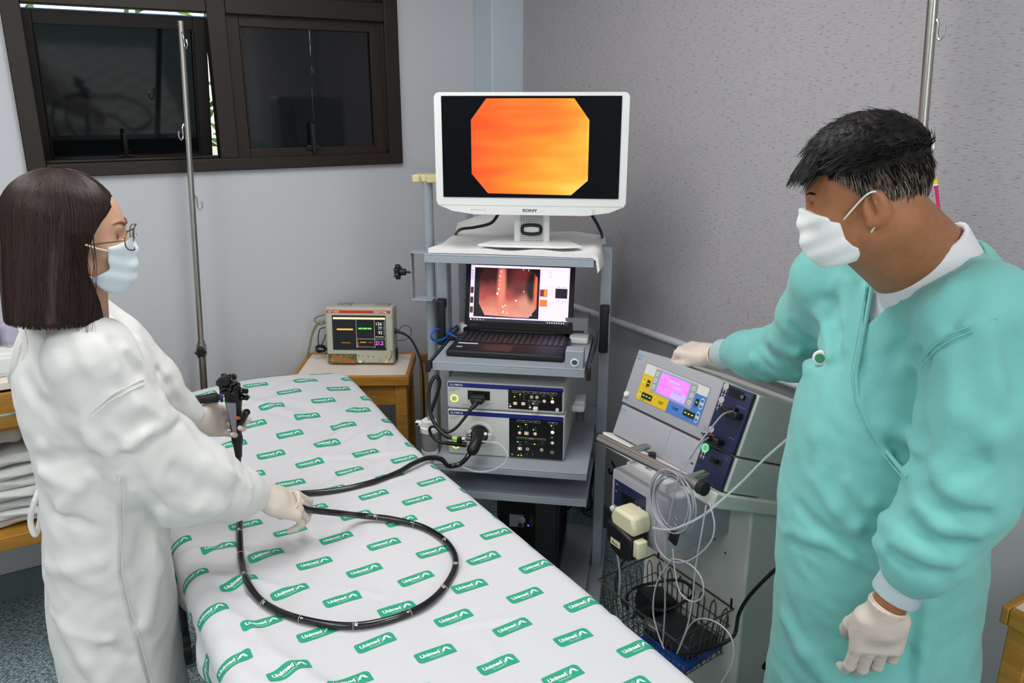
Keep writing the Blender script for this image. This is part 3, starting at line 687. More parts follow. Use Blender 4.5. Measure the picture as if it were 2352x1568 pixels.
def boxed(name, label, x0, x1, z0, z1, mark, marks, panel, cat='processor'):
    o_ = Vector(((x0+x1)/2, FY0, z0)); th = thing(name, label, cat, tw(*o_), (0, 0, TYAW))
    W_, H_ = x1-x0, z1-z0
    b = MB(); b.use(M['box_cream']); b.rbox((0, 0.225, H_/2), (W_, 0.45, H_), 0.007)
    for k in (0.02, 0.05, 0.09, 0.14, 0.2):
        b.use(M['steel']); b.cyl((W_/2, k + 0.03, H_*0.5 + 0.03*math.sin(k*40)), (W_/2 + 0.001, k + 0.03, H_*0.5 + 0.03*math.sin(k*40)), 0.002, seg=8)
    b.build('casing', None, th)
    f = MB(); f.use(M['navy']); f.plate(rrect(-W_/2 + 0.005, H_ - 0.0185, W_/2 - 0.004, H_ - 0.004, 0.004), (0, -0.0006, 0), XA, ZA)
    f.use(M['white_ink']); f.text('OLYMPUS', (-W_/2 + 0.010, -0.0012, H_ - 0.0148), XA, ZA, 0.0068, 0.02, width=0.042)
    f.use(M['grey_ink']); f.text(marks[0], (-W_/2 + 0.010, -0.0006, H_ - 0.0275), XA, ZA, 0.0035, width=0.031); f.text(marks[1], (-W_/2 + 0.010, -0.0006, H_ - 0.0335), XA, ZA, 0.0042, width=0.016)
    f.build('name_strip', None, th, smooth=False)
    return th, o_
# --- processor
vp, vo = boxed('video_processor', 'cream video processor box with lit power ring, upper box under the laptop tray', -0.203, 0.175, 0.811, 0.903, 0, ('EVIS EXERA III', 'CV-190'), 0)
def L7(a, b, o_): q = C7(a, b); return q.x - o_.x, q.z - o_.z
def ringlet(mb, c, r0, r1, y, n=28, m_=None):
    if m_: mb.use(m_)
    vs = [(c[0] + r*math.cos(2*math.pi*k/n), y, c[1] + r*math.sin(2*math.pi*k/n)) for r in (r0, r1) for k in range(n)]
    mb.add(vs, [(k, (k+1) % n, n + (k+1) % n, n + k) for k in range(n)])
def powerring(th, c):
    r = MB(); ringlet(r, c, 0.0096, 0.0128, -0.0008, m_=M['ring_g']); r.use(M['box_cream']); r.lathe([(0.0092, 0), (0.009, 0.002), (0.0001, 0.0022)], (c[0], -0.0004, c[1]), (0, -1, 0))
    ringlet(r, c, 0.002, 0.0026, -0.003, 12, M['grey_ink']); r.use(M['grey_ink']); r.plate([(-.0003, 0), (.0003, 0), (.0003, .003), (-.0003, .003)], (c[0], -0.003, c[1]), XA, ZA)
    r.build('power_button', None, th)
powerring(vp, L7(507, 462, vo))
def rct(mb, a0, b0, a1, b1, o_, y, r=0.0, m_=None):
    if m_: mb.use(m_)
    x0, z1 = L7(a0, b0, o_); x1, z0 = L7(a1, b1, o_)
    if x1 < x0: x0, x1 = x1, x0
    if z1 < z0: z0, z1 = z1, z0
    mb.plate(rrect(x0, z0, x1, z1, r, 3) if r else [(x0, z0), (x1, z0), (x1, z1), (x0, z1)], (0, y, 0), XA, ZA)
def frame_(mb, a0, b0, a1, b1, o_, y, r=0.002, t_=0.0006, m_=None, fill=None):
    x0, z1 = L7(a0, b0, o_); x1, z0 = L7(a1, b1, o_)
    mb.use(m_ or M['white_ink']); mb.plate(rrect(x0, min(z0, z1), x1, max(z0, z1), r, 3), (0, y, 0), XA, ZA)
    mb.use(fill or M['panel']); mb.plate(rrect(x0 + t_, min(z0, z1) + t_, x1 - t_, max(z0, z1) - t_, max(r - t_, 0.0003), 3), (0, y - 0.0003, 0), XA, ZA)
def button(mb, a, b, o_, r=0.0058, m_=None, sym=None, sq=False):
    c = L7(a, b, o_); mb.use(M['lit_rim'])
    if sq:
        mb.plate(rrect(c[0]-r, c[1]-r*.8, c[0]+r, c[1]+r*.8, r*.25, 3), (0, -0.0022, 0), XA, ZA); mb.use(m_ or M['btn_dim']); mb.plate(rrect(c[0]-r*.78, c[1]-r*.6, c[0]+r*.78, c[1]+r*.6, r*.2, 3), (0, -0.0026, 0), XA, ZA)
    else:
        mb.plate(circ(c[0], c[1], r), (0, -0.0022, 0), XA, ZA); mb.use(m_ or M['btn_dim']); mb.plate(circ(c[0], c[1], r*.78), (0, -0.0026, 0), XA, ZA)
    if sym: mb.use(M['lit']); mb.text(sym, (c[0], -0.003, c[1] - r*.35), XA, ZA, r*.75, 0.02, align='C')
    elif not m_: mb.use(M['lit']); mb.plate(circ(c[0], c[1], r*.42, 10), (0, -0.003, 0), XA, ZA)
def led(mb, a, b, o_, on=1):
    c = L7(a, b, o_); mb.use(M['led_g'] if on else M['grey_ink']); mb.plate(circ(c[0], c[1], 0.0019 if on else 0.0008, 10), (0, -0.0022, 0), XA, ZA)
def lbl(mb, t_, a, b, o_, h=0.0022, al='L', m_=None):
    c = L7(a, b, o_); mb.use(m_ or M['white_ink']); mb.text(t_, (c[0], -0.0022, c[1] - h/2), XA, ZA, h, 0.01, align=al)
p = MB()
rct(p, 1115, 350, 1720, 612, vo, -0.0012, 0.003, M['panel'])
for a0, b0, a1, b1, s_ in ((1160, 373, 1233, 400, 'IRIS'), (1242, 376, 1335, 404, 'IRIS'), (1343, 383, 1478, 414, 'CUSTOM'), (1484, 390, 1561, 418, 'EXAM'), (1569, 396, 1664, 426, 'WHT BAL'), (1340, 482, 1474, 512, 'MEMORY')):
    frame_(p, a0, b0, a1, b1, vo, -0.0016, 0.0024); lbl(p, s_, (a0+a1)/2, (b0+b1)/2, vo, 0.0018, 'C')
for (a, b, on) in ((1185, 410, 0), (1185, 442, 1), (1185, 470, 0), (1248, 418, 1), (1247, 446, 0), (1246, 474, 0), (1394, 522, 1), (1612, 462, 1), (1520, 455, 0)): led(p, a, b, vo, on)
for (s_, a, b) in (('1', 1203, 413), ('2', 1203, 442), ('3', 1203, 472), ('AUTO', 1288, 419), ('PEAK', 1282, 447), ('AVE', 1285, 476), ('EXAM END', 1490, 434), ('COMPLETE', 1578, 440), ('STOP', 1342, 533), ('REMOVABLE', 1408, 524), ('PRINT', 1122, 522)): lbl(p, s_, a, b, vo, 0.0017)
button(p, 1193, 517, vo, 0.0062, sq=True); button(p, 1284, 521, vo, 0.0062, sq=True)
button(p, 1378, 447, vo, 0.0052, sym='1'); button(p, 1438, 449, vo, 0.0052, sym='2'); button(p, 1520, 493, vo, 0.0054); button(p, 1612, 500, vo, 0.0056, m_=M['lit'])
button(p, 1138, 550, vo, 0.0038); button(p, 1360, 562, vo, 0.0038)
p.build('control_panel', None, vp, smooth=False)
u = MB(); x, z = L7(1425, 578, vo); u.rbox((x, -0.006, z), (0.016, 0.016, 0.016), 0.004); u.build('memory_key', M['white_pl'], vp); u = MB(); x, z = L7(1667, 588, vo); u.cyl((x, 0, z), (x, -0.008, z), 0.0055); u.build('round_cover', M['white_pl'], vp)
u = MB(); u.use(mat('port_rim', 'aeb0ac', 0.5)); x0, z1 = L7(655, 365, vo); x1, z0 = L7(912, 490, vo); u.plate(rrect(x0, z0, x1, z1, .002), (0, -0.0006, 0), XA, ZA)
u.use(M['panel']); u.plate(rrect(x0 + .001, z0 + .001, x1 - .001, z1 - .002, .002), (0, -0.0012, 0), XA, ZA); u.build('camera_port', None, vp, smooth=False)
e = MB(); e.use(M['grey_ink'])
for k, (a, b, s_) in enumerate(((620, 500, '!'), (575, 535, 'o'), (590, 532, 'DO NOT OPEN WHEN ON'), (590, 542, 'SEE INSTRUCTIONS'), (860, 520, 'VIDEO CONNECTOR ONLY'), (860, 530, 'SEE INSTRUCTION'))): c = L7(a, b, vo); e.text(s_, (c[0], -0.0007, c[1]), XA, ZA, 0.0016)
e.build('small_print', None, vp, smooth=False)
# --- light source
ls, so = boxed('light_source', 'cream light source box with round scope socket, lower box on the trolley shelf', -0.203, 0.177, 0.6505, 0.8075, 0, ('EVIS EXERA III', 'CLV-190'), 0, 'light source')
powerring(ls, L7(525, 985, so))
p = MB(); rct(p, 1125, 682, 1725, 1160, so, -0.0012, 0.003, M['panel'])
for a0, b0, a1, b1, s_ in ((1212, 704, 1362, 736, 'AIR'), (1370, 714, 1476, 744, 'NBI'), (1563, 727, 1673, 755, 'LAMP'), (1209, 896, 1538, 934, 'BRIGHTNESS')):
    frame_(p, a0, b0, a1, b1, so, -0.0016, 0.0024); lbl(p, s_, (a0+a1)/2, (b0+b1)/2, so, 0.0018, 'C')
for (a, b, on) in ((1228, 775, 1), (1228, 803, 0), (1312, 754, 1), (1311, 780, 0), (1310, 808, 0), (1400, 787, 0), (1398, 813, 1), (1600, 769, 1), (1598, 797, 0), (1222, 949, 1), (1222, 977, 0), (1412, 976, 1), (1229, 1100, 1), (1262, 1102, 1), (1611, 926, 0), (1609, 1036, 0)): led(p, a, b, so, on)
for (s_, a, b) in (('ON', 1244, 777), ('STBY', 1248, 806), ('H', 1328, 756), ('M', 1328, 782), ('L', 1328, 811), ('ON', 1416, 788), ('STBY', 1416, 816), ('ON', 1617, 771), ('STBY', 1617, 799), ('AUTO', 1238, 952), ('MANU', 1238, 979), ('MIN', 1308, 948), ('MAX', 1490, 958), ('TRANS', 1592, 895), ('ILLUM', 1592, 907), ('0', 1198, 1098), ('20%', 1250, 1080), ('40%', 1318, 1084), ('60%', 1382, 1088), ('3', 1292, 1105), ('4', 1325, 1106), ('5', 1360, 1108), ('6', 1392, 1110)): lbl(p, s_, a, b, so, 0.0018)
p.use(M['grey_ink'])
for k in range(19):
    c = L7(1309 + k*11.5, 967 + k*0.9, so); p.plate([(-.0003, -.0022), (.0003, -.0022), (.0003, .0022), (-.0003, .0022)], (c[0], -0.0018, c[1]), XA, ZA)
button(p, 1243, 848, so, 0.0055); button(p, 1319, 854, so, 0.0068, sq=True); button(p, 1418, 860, so, 0.0055); button(p, 1613, 843, so, 0.0058, m_=M['lit']); button(p, 1611, 962, so, 0.0055); button(p, 1609, 1070, so, 0.005, m_=M['panel'])
button(p, 1245, 1025, so, 0.0068, sq=True); button(p, 1332, 1031, so, 0.0052, sym='-'); button(p, 1491, 1040, so, 0.0052, sym='+'); button(p, 1159, 1090, so, 0.003, m_=M['panel'])
p.build('control_panel', None, ls, smooth=False)
sc_ = L7(795, 862, so)
s = MB(); s.use(M['box_cream']); s.lathe([(0.0445, 0), (0.0445, 0.002), (0.040, 0.0055), (0.0345, 0.006), (0.033, 0.004), (0.031, -0.0), (0.0001, -0.0)], (sc_[0], 0, sc_[1]), (0, -1, 0), 40)
s.use(M['white_pl']); s.rbox((sc_[0] - 0.026, -0.005, sc_[1] + 0.002), (0.02, 0.012, 0.022), 0.003); s.rbox((sc_[0] + 0.031, -0.005, sc_[1] - 0.006), (0.016, 0.012, 0.024), 0.003)
s.use(M['black']); s.lathe([(0.0285, 0), (0.0285, 0.014), (0.024, 0.016), (0.0001, 0.016)], (sc_[0], -0.0005, sc_[1] - 0.001), (0, -1, 0), 32); s.build('scope_socket', None, ls)
# ---------------------------------------------------------------- video cable looping from the processor to the scope plug
vc = thing('video_cable', 'glossy black cable with flat plug looping left out of the upper processor port', 'cable', tw(*C7(770, 430)), (0, 0, TYAW))
vb = C7(770, 430)
def rel(q): return (q.x - vb.x, q.y - vb.y, q.z - vb.z)
c = MB(); c.rbox(rel(Vector((C7(785, 440).x, 0.013, C7(785, 440).z))), (0.046, 0.032, 0.020), 0.004)
q1 = C7(765, 490, 0.0); c.rbox(rel(q1), (0.038, 0.026, 0.018), 0.005); c.build('plug', M['black'], vc)
pts = [C7(765, 480, 0.0), C7(735, 540, -0.01), C7(690, 590, -0.02), C7(610, 700, -0.03), C7(520, 800, -0.04), C7(430, 842, -0.045), C7(330, 800, -0.05), C7(262, 780, -0.05), C7(228, 815, -0.05), C7(260, 890, -0.05), C7(350, 955, -0.055), C7(480, 972, -0.06), C7(640, 985, -0.065)]
c = MB(); c.tube([rel(q) for q in pts], [0.011, 0.0095, 0.0065] + [0.0048]*9 + [0.007, 0.009], 12); c.build('cord', M['black_rubber'], vc)
# ---------------------------------------------------------------- water bottle hanging on the left of the boxes
wbz = C7(310, 950, -0.0); wq = Vector((-0.262, 0.02, 0.612)); bt = thing('water_bottle', 'white capped clear water bottle hanging left of the light source', 'bottle', tw(*wq), (0, 0, TYAW))
b = MB(); b.use(M['white_pl']); b.lathe([(0.001, 0.0), (0.021, 0.002), (0.025, 0.018), (0.0275, 0.05), (0.0275, 0.054), (0.024, 0.054)], (0, 0, 0)); b.build('holder_cup', None, bt)
b = MB(); b.lathe([(0.022, 0.052), (0.0255, 0.056), (0.0262, 0.11), (0.0255, 0.118), (0.0235, 0.118), (0.0242, 0.058)], (0, 0, 0), seg=32); b.build('jar', mat('smoky_clear', '9c9a98', 0.15, alpha=0.72, spec=0.6), bt)
b = MB(); b.use(M['white_pl']); b.lathe([(0.001, 0.118), (0.029, 0.118), (0.0295, 0.134), (0.0255, 0.138), (0.024, 0.156), (0.016, 0.162), (0.001, 0.164)], (0, 0, 0)); b.rbox((-0.034, 0, 0.144), (0.022, 0.02, 0.016), 0.004); b.use(M['panel']); b.box((-0.038, -0.0102, 0.144), (0.01, 0.001, 0.008)); b.build('cap', None, bt)
b = MB(); nc = Vector((0.008, -0.004, 0.160)); b.use(M['steel']); b.lathe([(0.0105, 0), (0.0105, 0.006), (0.0085, 0.016), (0.007, 0.024)], nc, (0, 0, 1)); b.use(mat('green_band', '9fcf66', 0.5)); b.lathe([(0.0066, 0.023), (0.0066, 0.03)], nc); b.build('nozzle', None, bt)
def relb(q): return (q.x - wq.x, q.y - wq.y, q.z - wq.z)
yb_ = wq.y - 0.004
pts = [Vector((wq.x + nc.x, yb_, wq.z + 0.185)), C7(338, 330, 0.01), C7(318, 225, 0.005), C7(275, 232, 0.0), C7(230, 330, -0.01), C7(218, 470, -0.02), C7(240, 640, -0.035), C7(300, 770, -0.05), C7(370, 850, -0.06), C7(430, 892, -0.065), C7(490, 912, -0.068)]
c = MB(); c.tube([relb(q) for q in pts], 0.0062, 12); c.build('hose', M['black_rubber'], bt)
c = MB(); c.cyl(relb(C7(486, 911, -0.068)), relb(C7(542, 922, -0.069)), 0.0072); c.build('hose_band', mat('green_band2', '9fcf66', 0.5), bt)
# grey tub under the bottle
g = thing('hanging_tub', 'pale green plastic tub hanging low below the water bottle', 'tub', tw(-0.262, 0.03, 0.47), (0, 0, TYAW))
b = MB(); b.lathe([(0.018, 0), (0.02, 0.002), (0.0275, 0.11), (0.026, 0.11), (0.019, 0.004)], (0, 0, 0), seg=28); b.build('tub_wall', mat('green_plastic', '9fbdb0', 0.3, alpha=0.75), g)
b = MB(); b.lathe([(0.0272, 0.106), (0.03, 0.108), (0.03, 0.112), (0.0272, 0.114)], (0, 0, 0), seg=28); b.build('rim', M['white_pl'], g)
# white cup holder on the right side
hk = Vector((0.212, 0.13, 0.755)); g = thing('cup_holder', 'white clip with dark cup hanging right of the upper processor', 'holder', tw(*hk), (0, 0, TYAW))
b = MB(); b.rbox((0, 0, 0.050), (0.044, 0.06, 0.024), 0.008); b.rbox((0.003, 0.02, 0.066), (0.034, 0.07, 0.012), 0.004); b.build('clip', M['white_pl'], g)
b = MB(); b.lathe([(0.001, 0.0), (0.0148, 0.0), (0.0155, 0.04), (0.0135, 0.04), (0.013, 0.004)], (0.006, 0, 0)); b.build('cup', mat('grey_cup', '4c5258', 0.35), g)
# ---------------------------------------------------------------- black power supply on the bottom shelf
ux = TP(1200, 1160, y=0.02); ub = thing('power_backup_unit', 'black tower shaped power backup unit with small blue light on the bottom shelf', 'power unit', tw(0.045, 0.30, 0.1305), (0, 0, TYAW))
b = MB(); b.use(M['black']); b.rbox((0, 0, 0.165), (0.215, 0.34, 0.33), 0.012); b.use(mat('dark_ribs', '0c0c0e', 0.6))
for k in range(7): b.box((0.1085, 0.0, 0.08 + k*0.028), (0.003, 0.30, 0.006))
b.build('casing', None, ub)
b = MB(); b.use(M['panel']); b.prism([(-.105, .002), (.035, .002), (.035, .33), (-.075, .352), (-.105, .315)], (0, -0.17, 0), XA, ZA, 0.02); b.build('front_bezel', None, ub, bevel=0.006)
b = MB(); b.use(mat('ups_grey', '8c8e90', 0.4)); b.plate([(-.062, .215), (-.012, .215), (-.012, .262), (-.062, .262)], (0, -0.1707, 0), XA, ZA)
b.use(M['steel']); b.lathe([(0.013, 0), (0.013, 0.004), (0.001, 0.005)], (-0.018, -0.171, 0.245), (0, -1, 0)); b.use(M['black']); b.lathe([(0.0085, 0), (0.008, 0.004), (0.001, 0.005)], (-0.024, -0.171, 0.222), (0, -1, 0))
b.use(mat('led_blue', '4060ff', emit='3040ff', estr=6)); b.plate(circ(0.004, 0.224, 0.0028), (0, -0.1712, 0), XA, ZA)
b.use(M['grey_ink'])
for k in range(5): b.plate([(.008, -.001), (.022, -.001), (.022, .001), (.008, .001)], (0, -0.1712, 0.224 + k*0.009), XA, ZA)
b.build('control_panel', None, ub)
b = MB()
for k, pp in enumerate(([(1285, 1160), (1300, 1168), (1312, 1160)], [(1318, 1170), (1330, 1158), (1345, 1168), (1352, 1150)], [(1352, 1180), (1340, 1160), (1345, 1120), (1360, 1090), (1366, 1060)], [(1362, 1175), (1350, 1183), (1338, 1175), (1342, 1150), (1358, 1110), (1372, 1075)])):
    pass
ct = [[(1287, 1158), (1302, 1169), (1316, 1158), (1330, 1152), (1346, 1172), (1360, 1160), (1356, 1130), (1366, 1080), (1372, 1040)], [(1360, 1184), (1346, 1182), (1338, 1166), (1344, 1140), (1354, 1115), (1361, 1090), (1363, 1060)], [(1405, 1060), (1412, 1075), (1403, 1088), (1398, 1076)]]
for k, pp in enumerate(ct):
    q = MB(); q.tube([tw(*TP(a, b_, y=0.42 - 0.01*i*(k < 2))) for i, (a, b_) in enumerate(pp)], 0.0045, 8); o = q.build('power_cable', M['black_rubber'])
    tag(o, ['black wavy power cable running from the black power backup unit to the right trolley post', 'black looped power cable hanging by the lower right trolley post', 'short black cable end poking out right of the trolley post'][k], 'cable')
# ================================================================ bedside table with the patient monitor
TA = R(-30); tA = Vector((1.168, 2.650, 0)); e1 = Vector((math.cos(TA), math.sin(TA), 0)); e2 = Vector((-math.sin(TA), math.cos(TA), 0))
TW_, TD_, TH_ = 0.445, 0.31, 0.758
tc = tA - e1*TW_/2 + e2*TD_/2
tb = thing('bedside_table', 'honey wood bedside table with cream top standing behind the bed head', 'table', tc, (0, 0, TA))
def wooden_table(tb, W_, D_, H_, leg=0.045, apron=0.085):
    b = MB(); b.box((0, 0, H_ - 0.018), (W_ - 0.028, D_ - 0.028, 0.026)); b.build('tabletop', M['laminate'], tb)
    for nm, c, d in (('f', (0, -D_/2 + 0.0075, H_ - 0.02), (W_, 0.015, 0.04)), ('b', (0, D_/2 - 0.0075, H_ - 0.02), (W_, 0.015, 0.04)), ('l', (-W_/2 + 0.0075, 0, H_ - 0.02), (0.015, D_ - 0.03, 0.04)), ('r', (W_/2 - 0.0075, 0, H_ - 0.02), (0.015, D_ - 0.03, 0.04))):
        b = MB(); b.box(c, d); b.build('edge_band', M['wood'], tb, bevel=0.003)
    for sx in (-1, 1):
        for sy in (-1, 1):
            b = MB(); b.box((sx*(W_/2 - 0.012 - leg/2), sy*(D_/2 - 0.012 - leg/2), (H_ - 0.041)/2), (leg, leg, H_ - 0.041)); b.build('leg', M['wood'], tb, bevel=0.003)
    for sy in (-1, 1):
        b = MB(); b.box((0, sy*(D_/2 - 0.03), H_ - 0.041 - apron/2), (W_ - 0.024 - 2*leg, 0.018, apron)); b.build('apron', M['wood'], tb, bevel=0.002)
    for sx in (-1, 1):
        b = MB(); b.box((sx*(W_/2 - 0.03), 0, H_ - 0.041 - apron/2), (0.018, D_ - 0.024 - 2*leg, apron)); b.build('apron', M['wood'], tb, bevel=0.002)
wooden_table(tb, TW_, TD_, TH_)
b = MB(); b.box((TW_/2 - 0.035, 0, 0.36), (0.012, TD_ - 0.12, 0.55)); b.build('side_panel', M['wood'], tb)
# patient monitor
A0 = P(752, 836, z=TH_); B0 = P(905, 838, z=TH_); mw = (B0 - A0).length; ma = math.atan2(B0.y - A0.y, B0.x - A0.x)
pm = thing('patient_monitor', 'small beige patient monitor with red top stripe on the bedside table', 'monitor', (A0 + B0)/2, (0, 0, ma))
mh = mw*0.86; tilt = R(-5)
b = MB(); M['beige'] = mat('beige_casing', 'b9b8a6', 0.45); b.X = Matrix.Rotation(tilt, 4, 'X')
b.use(M['beige']); b.rbox((0, 0.045, mh/2 + 0.003), (mw, 0.09, mh - 0.004), 0.008); b.use(mat('beige_dark', '8d8d86', 0.5)); b.rbox((0, 0.105, mh/2 + 0.008), (mw*0.93, 0.05, mh*0.9), 0.01)
for sx in (-0.26, 0.32): b.rbox((sx*mw, 0.06, mh + 0.002), (mw*0.2, 0.05, 0.008), 0.003)
b.build('casing', None, pm)
f = MB(); f.X = b.X
def pmx(u, v): return ((u - 0.5)*mw, v*mh)          # u from left, v from bottom, both 0..1
def prect(mb, u0, v0, u1, v1, m_, y=-0.0006, r=0):
    x0, z0 = pmx(u0, v0); x1, z1 = pmx(u1, v1); mb.use(m_); mb.plate(rrect(x0, z0, x1, z1, r, 4) if r else [(x0, z0), (x1, z0), (x1, z1), (x0, z1)], (0, y, 0), XA, ZA)
prect(f, 0.02, 0.900, 0.965, 0.948, mat('red_stripe', 'cf3a1e', 0.4))
f.use(M['white_ink']); x, z = pmx(0.045, 0.910); f.text('DX 2022', (x, -0.0012, z), XA, ZA, mh*0.027, 0.02, width=mw*0.165); x, z = pmx(0.725, 0.908); f.text('DIXTAL', (x, -0.0012, z), XA, ZA, mh*0.032, 0.03, width=mw*0.20)
f.build('name_strip', None, pm, smooth=False)
f = MB(); f.X = b.X; bm_ = mat('bezel_dark', '33342f', 0.4)
prect(f, 0.095, 0.255, 0.895, 0.865, bm_, -0.0006, 0.004)
E2 = lambda c, k=1.0: mat('pm_' + c, c, 0.25, emit=c, estr=k)
prect(f, 0.115, 0.275, 0.885, 0.830, E2('14181a', 0.5), -0.0010); Lg = E2('b9b4a4', .6)
prect(f, 0.115, 0.795, 0.885, 0.828, E2('f0cf9a', 0.9), -0.0014)
for u0, v0, u1, v1 in ((.452, .30, .456, .79), (.722, .30, .726, .79), (.456, .452, .885, .457), (.456, .312, .722, .316), (.456, .30, .459, .456), (.88, .30, .884, .79)): prect(f, u0, v0, u1, v1, Lg, -0.0014)
prect(f, .165, .605, .405, .632, E2('e8a23a', .9), -0.0014)
for k in range(3): prect(f, .485 + k*.068, .622, .545 + k*.068, .650, E2('58c84a', .9), -0.0014)
prect(f, .505, .388, .595, .402, E2('c8862a', .8), -0.0014); prect(f, .63, .388, .69, .402, E2('a02a22', .8), -0.0014); prect(f, .462, .318, .485, .40, E2('7a2a20', .7), -0.0014)
prect(f, .225, .378, .36, .390, E2('a8701a', .6), -0.0014)
for s_, v in (('126', .695), ('77', .617), ('93', .540)):
    f.use(E2('c9c6ba', .8)); x, z = pmx(.835, v); f.text(s_, (x, -0.0014, z), XA, ZA, mh*.052, 0.005, width=mw*(.085 if len(s_) == 3 else .055), align='R')
for v in (.74, .70, .66, .63, .59, .55): prect(f, .855, v, .872, v + .008, Lg, -0.0014)
prect(f, .735, .487, .86, .498, Lg, -0.0014)
f.use(E2('e05ad8', 1.0)); x, z = pmx(.735, .352); f.text('21.2', (x, -0.0014, z), XA, ZA, mh*.068, 0.02, width=mw*.115)
f.build('screen', None, pm, smooth=False)
f = MB(); f.X = b.X
pic = mat('picture_label', '8a6a40', 0.4, vary=(38, 0.3, '2a2a28')); prect(f, .02, .015, .445, .185, mat('label_rim', '3a3732', .4), -0.0006, .002)
def picmat():
    m = mat('flower_print', '7c5a34', 0.4); nt = m.node_tree; N = nt.nodes; L = nt.links
    tc = N.new('ShaderNodeTexCoord'); n = N.new('ShaderNodeTexNoise'); n.inputs['Scale'].default_value = 26; n.inputs['Distortion'].default_value = 1.5; L.new(tc.outputs['Object'], n.inputs['Vector'])
    r = N.new('ShaderNodeValToRGB'); e = r.color_ramp.elements; e[0].position = .32; e[0].color = (*lin('33301f'), 1); e[1].position = .72; e[1].color = (*lin('d8c040'), 1)
    for ps, c in ((.42, '5c6636'), (.52, '8f7a50'), (.6, 'b8452c')): q = e.new(ps); q.color = (*lin(c), 1)
    L.new(n.outputs['Fac'], r.inputs[0]); L.new(r.outputs[0], N['Principled BSDF'].inputs['Base Color']); return m
prect(f, .03, .025, .435, .175, picmat(), -0.0012)
f.use(mat('led_yg', 'c8ff50', emit='b8f030', estr=3)); x, z = pmx(.495, .05); f.plate(circ(x, z, .0028), (0, -.0008, 0), XA, ZA)
f.use(M['grey_ink'])
for u, v, w_ in ((.48, .155, .012), (.545, .15, .006), (.62, .145, .012), (.695, .14, .010), (.555, .06, .008)): x, z = pmx(u, v); f.plate(rrect(x - w_*mw, z - .0025, x + w_*mw, z + .0025, .001), (0, -.0008, 0), XA, ZA)
x, z = pmx(.795, .09); ringlet(f, (x, z), .0075, .0082, -.0008); ringlet(f, (x, z), .0028, .0034, -.0008)
x, z = pmx(.885, .15); f.plate([(-.003, -.002), (.003, -.002), (0, .004)], (x, -.0008, z), XA, ZA)
f.use(mat('red_curve', 'b03226', .4)); cv = [pmx(.975, .25), pmx(.972, .19), pmx(.955, .13), pmx(.925, .08)]; f.tube([(x, -.001, z) for x, z in cv], .0016, 6)
f.use(mat('orange_tip', 'ff9a2a', emit='ff8a1a', estr=.8)); x, z = pmx(.885, .05); f.plate([(-.006, -.003), (.003, -.002), (.0065, .006), (-.001, .003)], (x, -.0009, z), XA, ZA)
f.build('front_controls', None, pm)
def pmw(u, v, y): x, z = pmx(u, v); q = pm.matrix_basis @ (b.X @ Vector((x, y, z))); return q
pm.matrix_basis  # placed above
bpy.context.view_layer.update()
def wire(name, label, pts, r, m_, seg=8, cat='cable'):
    q = MB(); q.tube(pts, r, seg); o = q.build(name, m_); return tag(o, label, cat)
M['hose_olive'] = mat('olive_hose', '8d8662', .4); M['wire_grey'] = mat('grey_wire', '6f6d66', .4)
dm = (A0 - Vector((0, 0, HC - 0))).length
def near(px_, py_, dy=0.05): 
    n_ = Vector((-math.sin(ma), math.cos(ma), 0)); d = Vector(ray(px_, py_)); o = Vector((0, 0, HC)); t = ((A0 + n_*dy - o) @ n_)/(d @ n_); return o + d*t
wire('pressure_hose', 'olive pressure hose curving down at the left side of the patient monitor', [near(745, 737, .06), near(730, 742, .06), near(718, 765, .07), near(711, 795, .07), near(706, 825, .09), near(704, 850, .12)], .0052, M['hose_olive'])
wire('sensor_wire', 'thin grey wire loop with plug at the upper left of the patient monitor', [near(746, 723, .05), near(733, 726, .06), near(723, 732, .07), near(727, 742, .07), near(737, 745, .08), near(748, 740, .10)], .0022, M['wire_grey'])
wire('sensor_wire', 'thin dark wire hanging at the left of the patient monitor', [near(747, 752, .05), near(735, 756, .06), near(731, 775, .06), near(733, 795, .07), near(742, 785, .08), near(748, 768, .09)], .002, M['black_rubber'])
q = MB()
random.seed(3)
for k in range(3):
    c0 = near(737, 801, .07); pts = [c0 + Vector((0.022*math.cos(a + k), 0.012*math.sin(a*1.3 + k), 0.013*math.sin(a + k*.6))) for a in [i*.9 for i in range(15)]]
    q.tube(pts, .0022, 6, 5)
tag(q.build('coiled_wire', M['black_rubber']), 'bundle of coiled black wire at the lower left of the patient monitor', 'cable')
wire('coiled_wire', 'grey wire looping out behind the right side of the patient monitor', [near(908, 770, .10), near(925, 748, .12), near(942, 752, .13), near(944, 768, .13), near(930, 780, .12), near(912, 782, .10)], .0022, M['wire_grey'])
cb = thing('sensor_cable', 'black cable leaving the right side of the patient monitor', 'cable', near(905, 760, .04))
def rl(q): return q - cb.location
q = MB(); q.cyl(rl(near(903, 758, .045)), rl(near(912, 761, .045)), .009); q.cyl(rl(near(912, 761, .045)), rl(near(928, 766, .04)), .0062, .005); q.build('plug', M['black'], cb)
q = MB(); pts = [near(926, 765, .04), near(945, 780, .02), near(962, 815, -.02), near(970, 850, -.06), near(973, 900, -.09), near(974, 960, -.10), near(972, 1020, -.10), near(970, 1100, -.09)]; q.tube([rl(p_) for p_ in pts], .0045, 8); q.build('cord', M['black_rubber'], cb)
q = MB(); c0 = near(910, 812, .06); q.rbox(c0 - near(910, 812, .06), (.012, .04, .045), .004, rot=Matrix.Rotation(ma, 3, 'Z')); o = q.build('sensor_clip', M['black']); o.location = c0; tag(o, 'black clip standing against the right side of the patient monitor', 'clip')
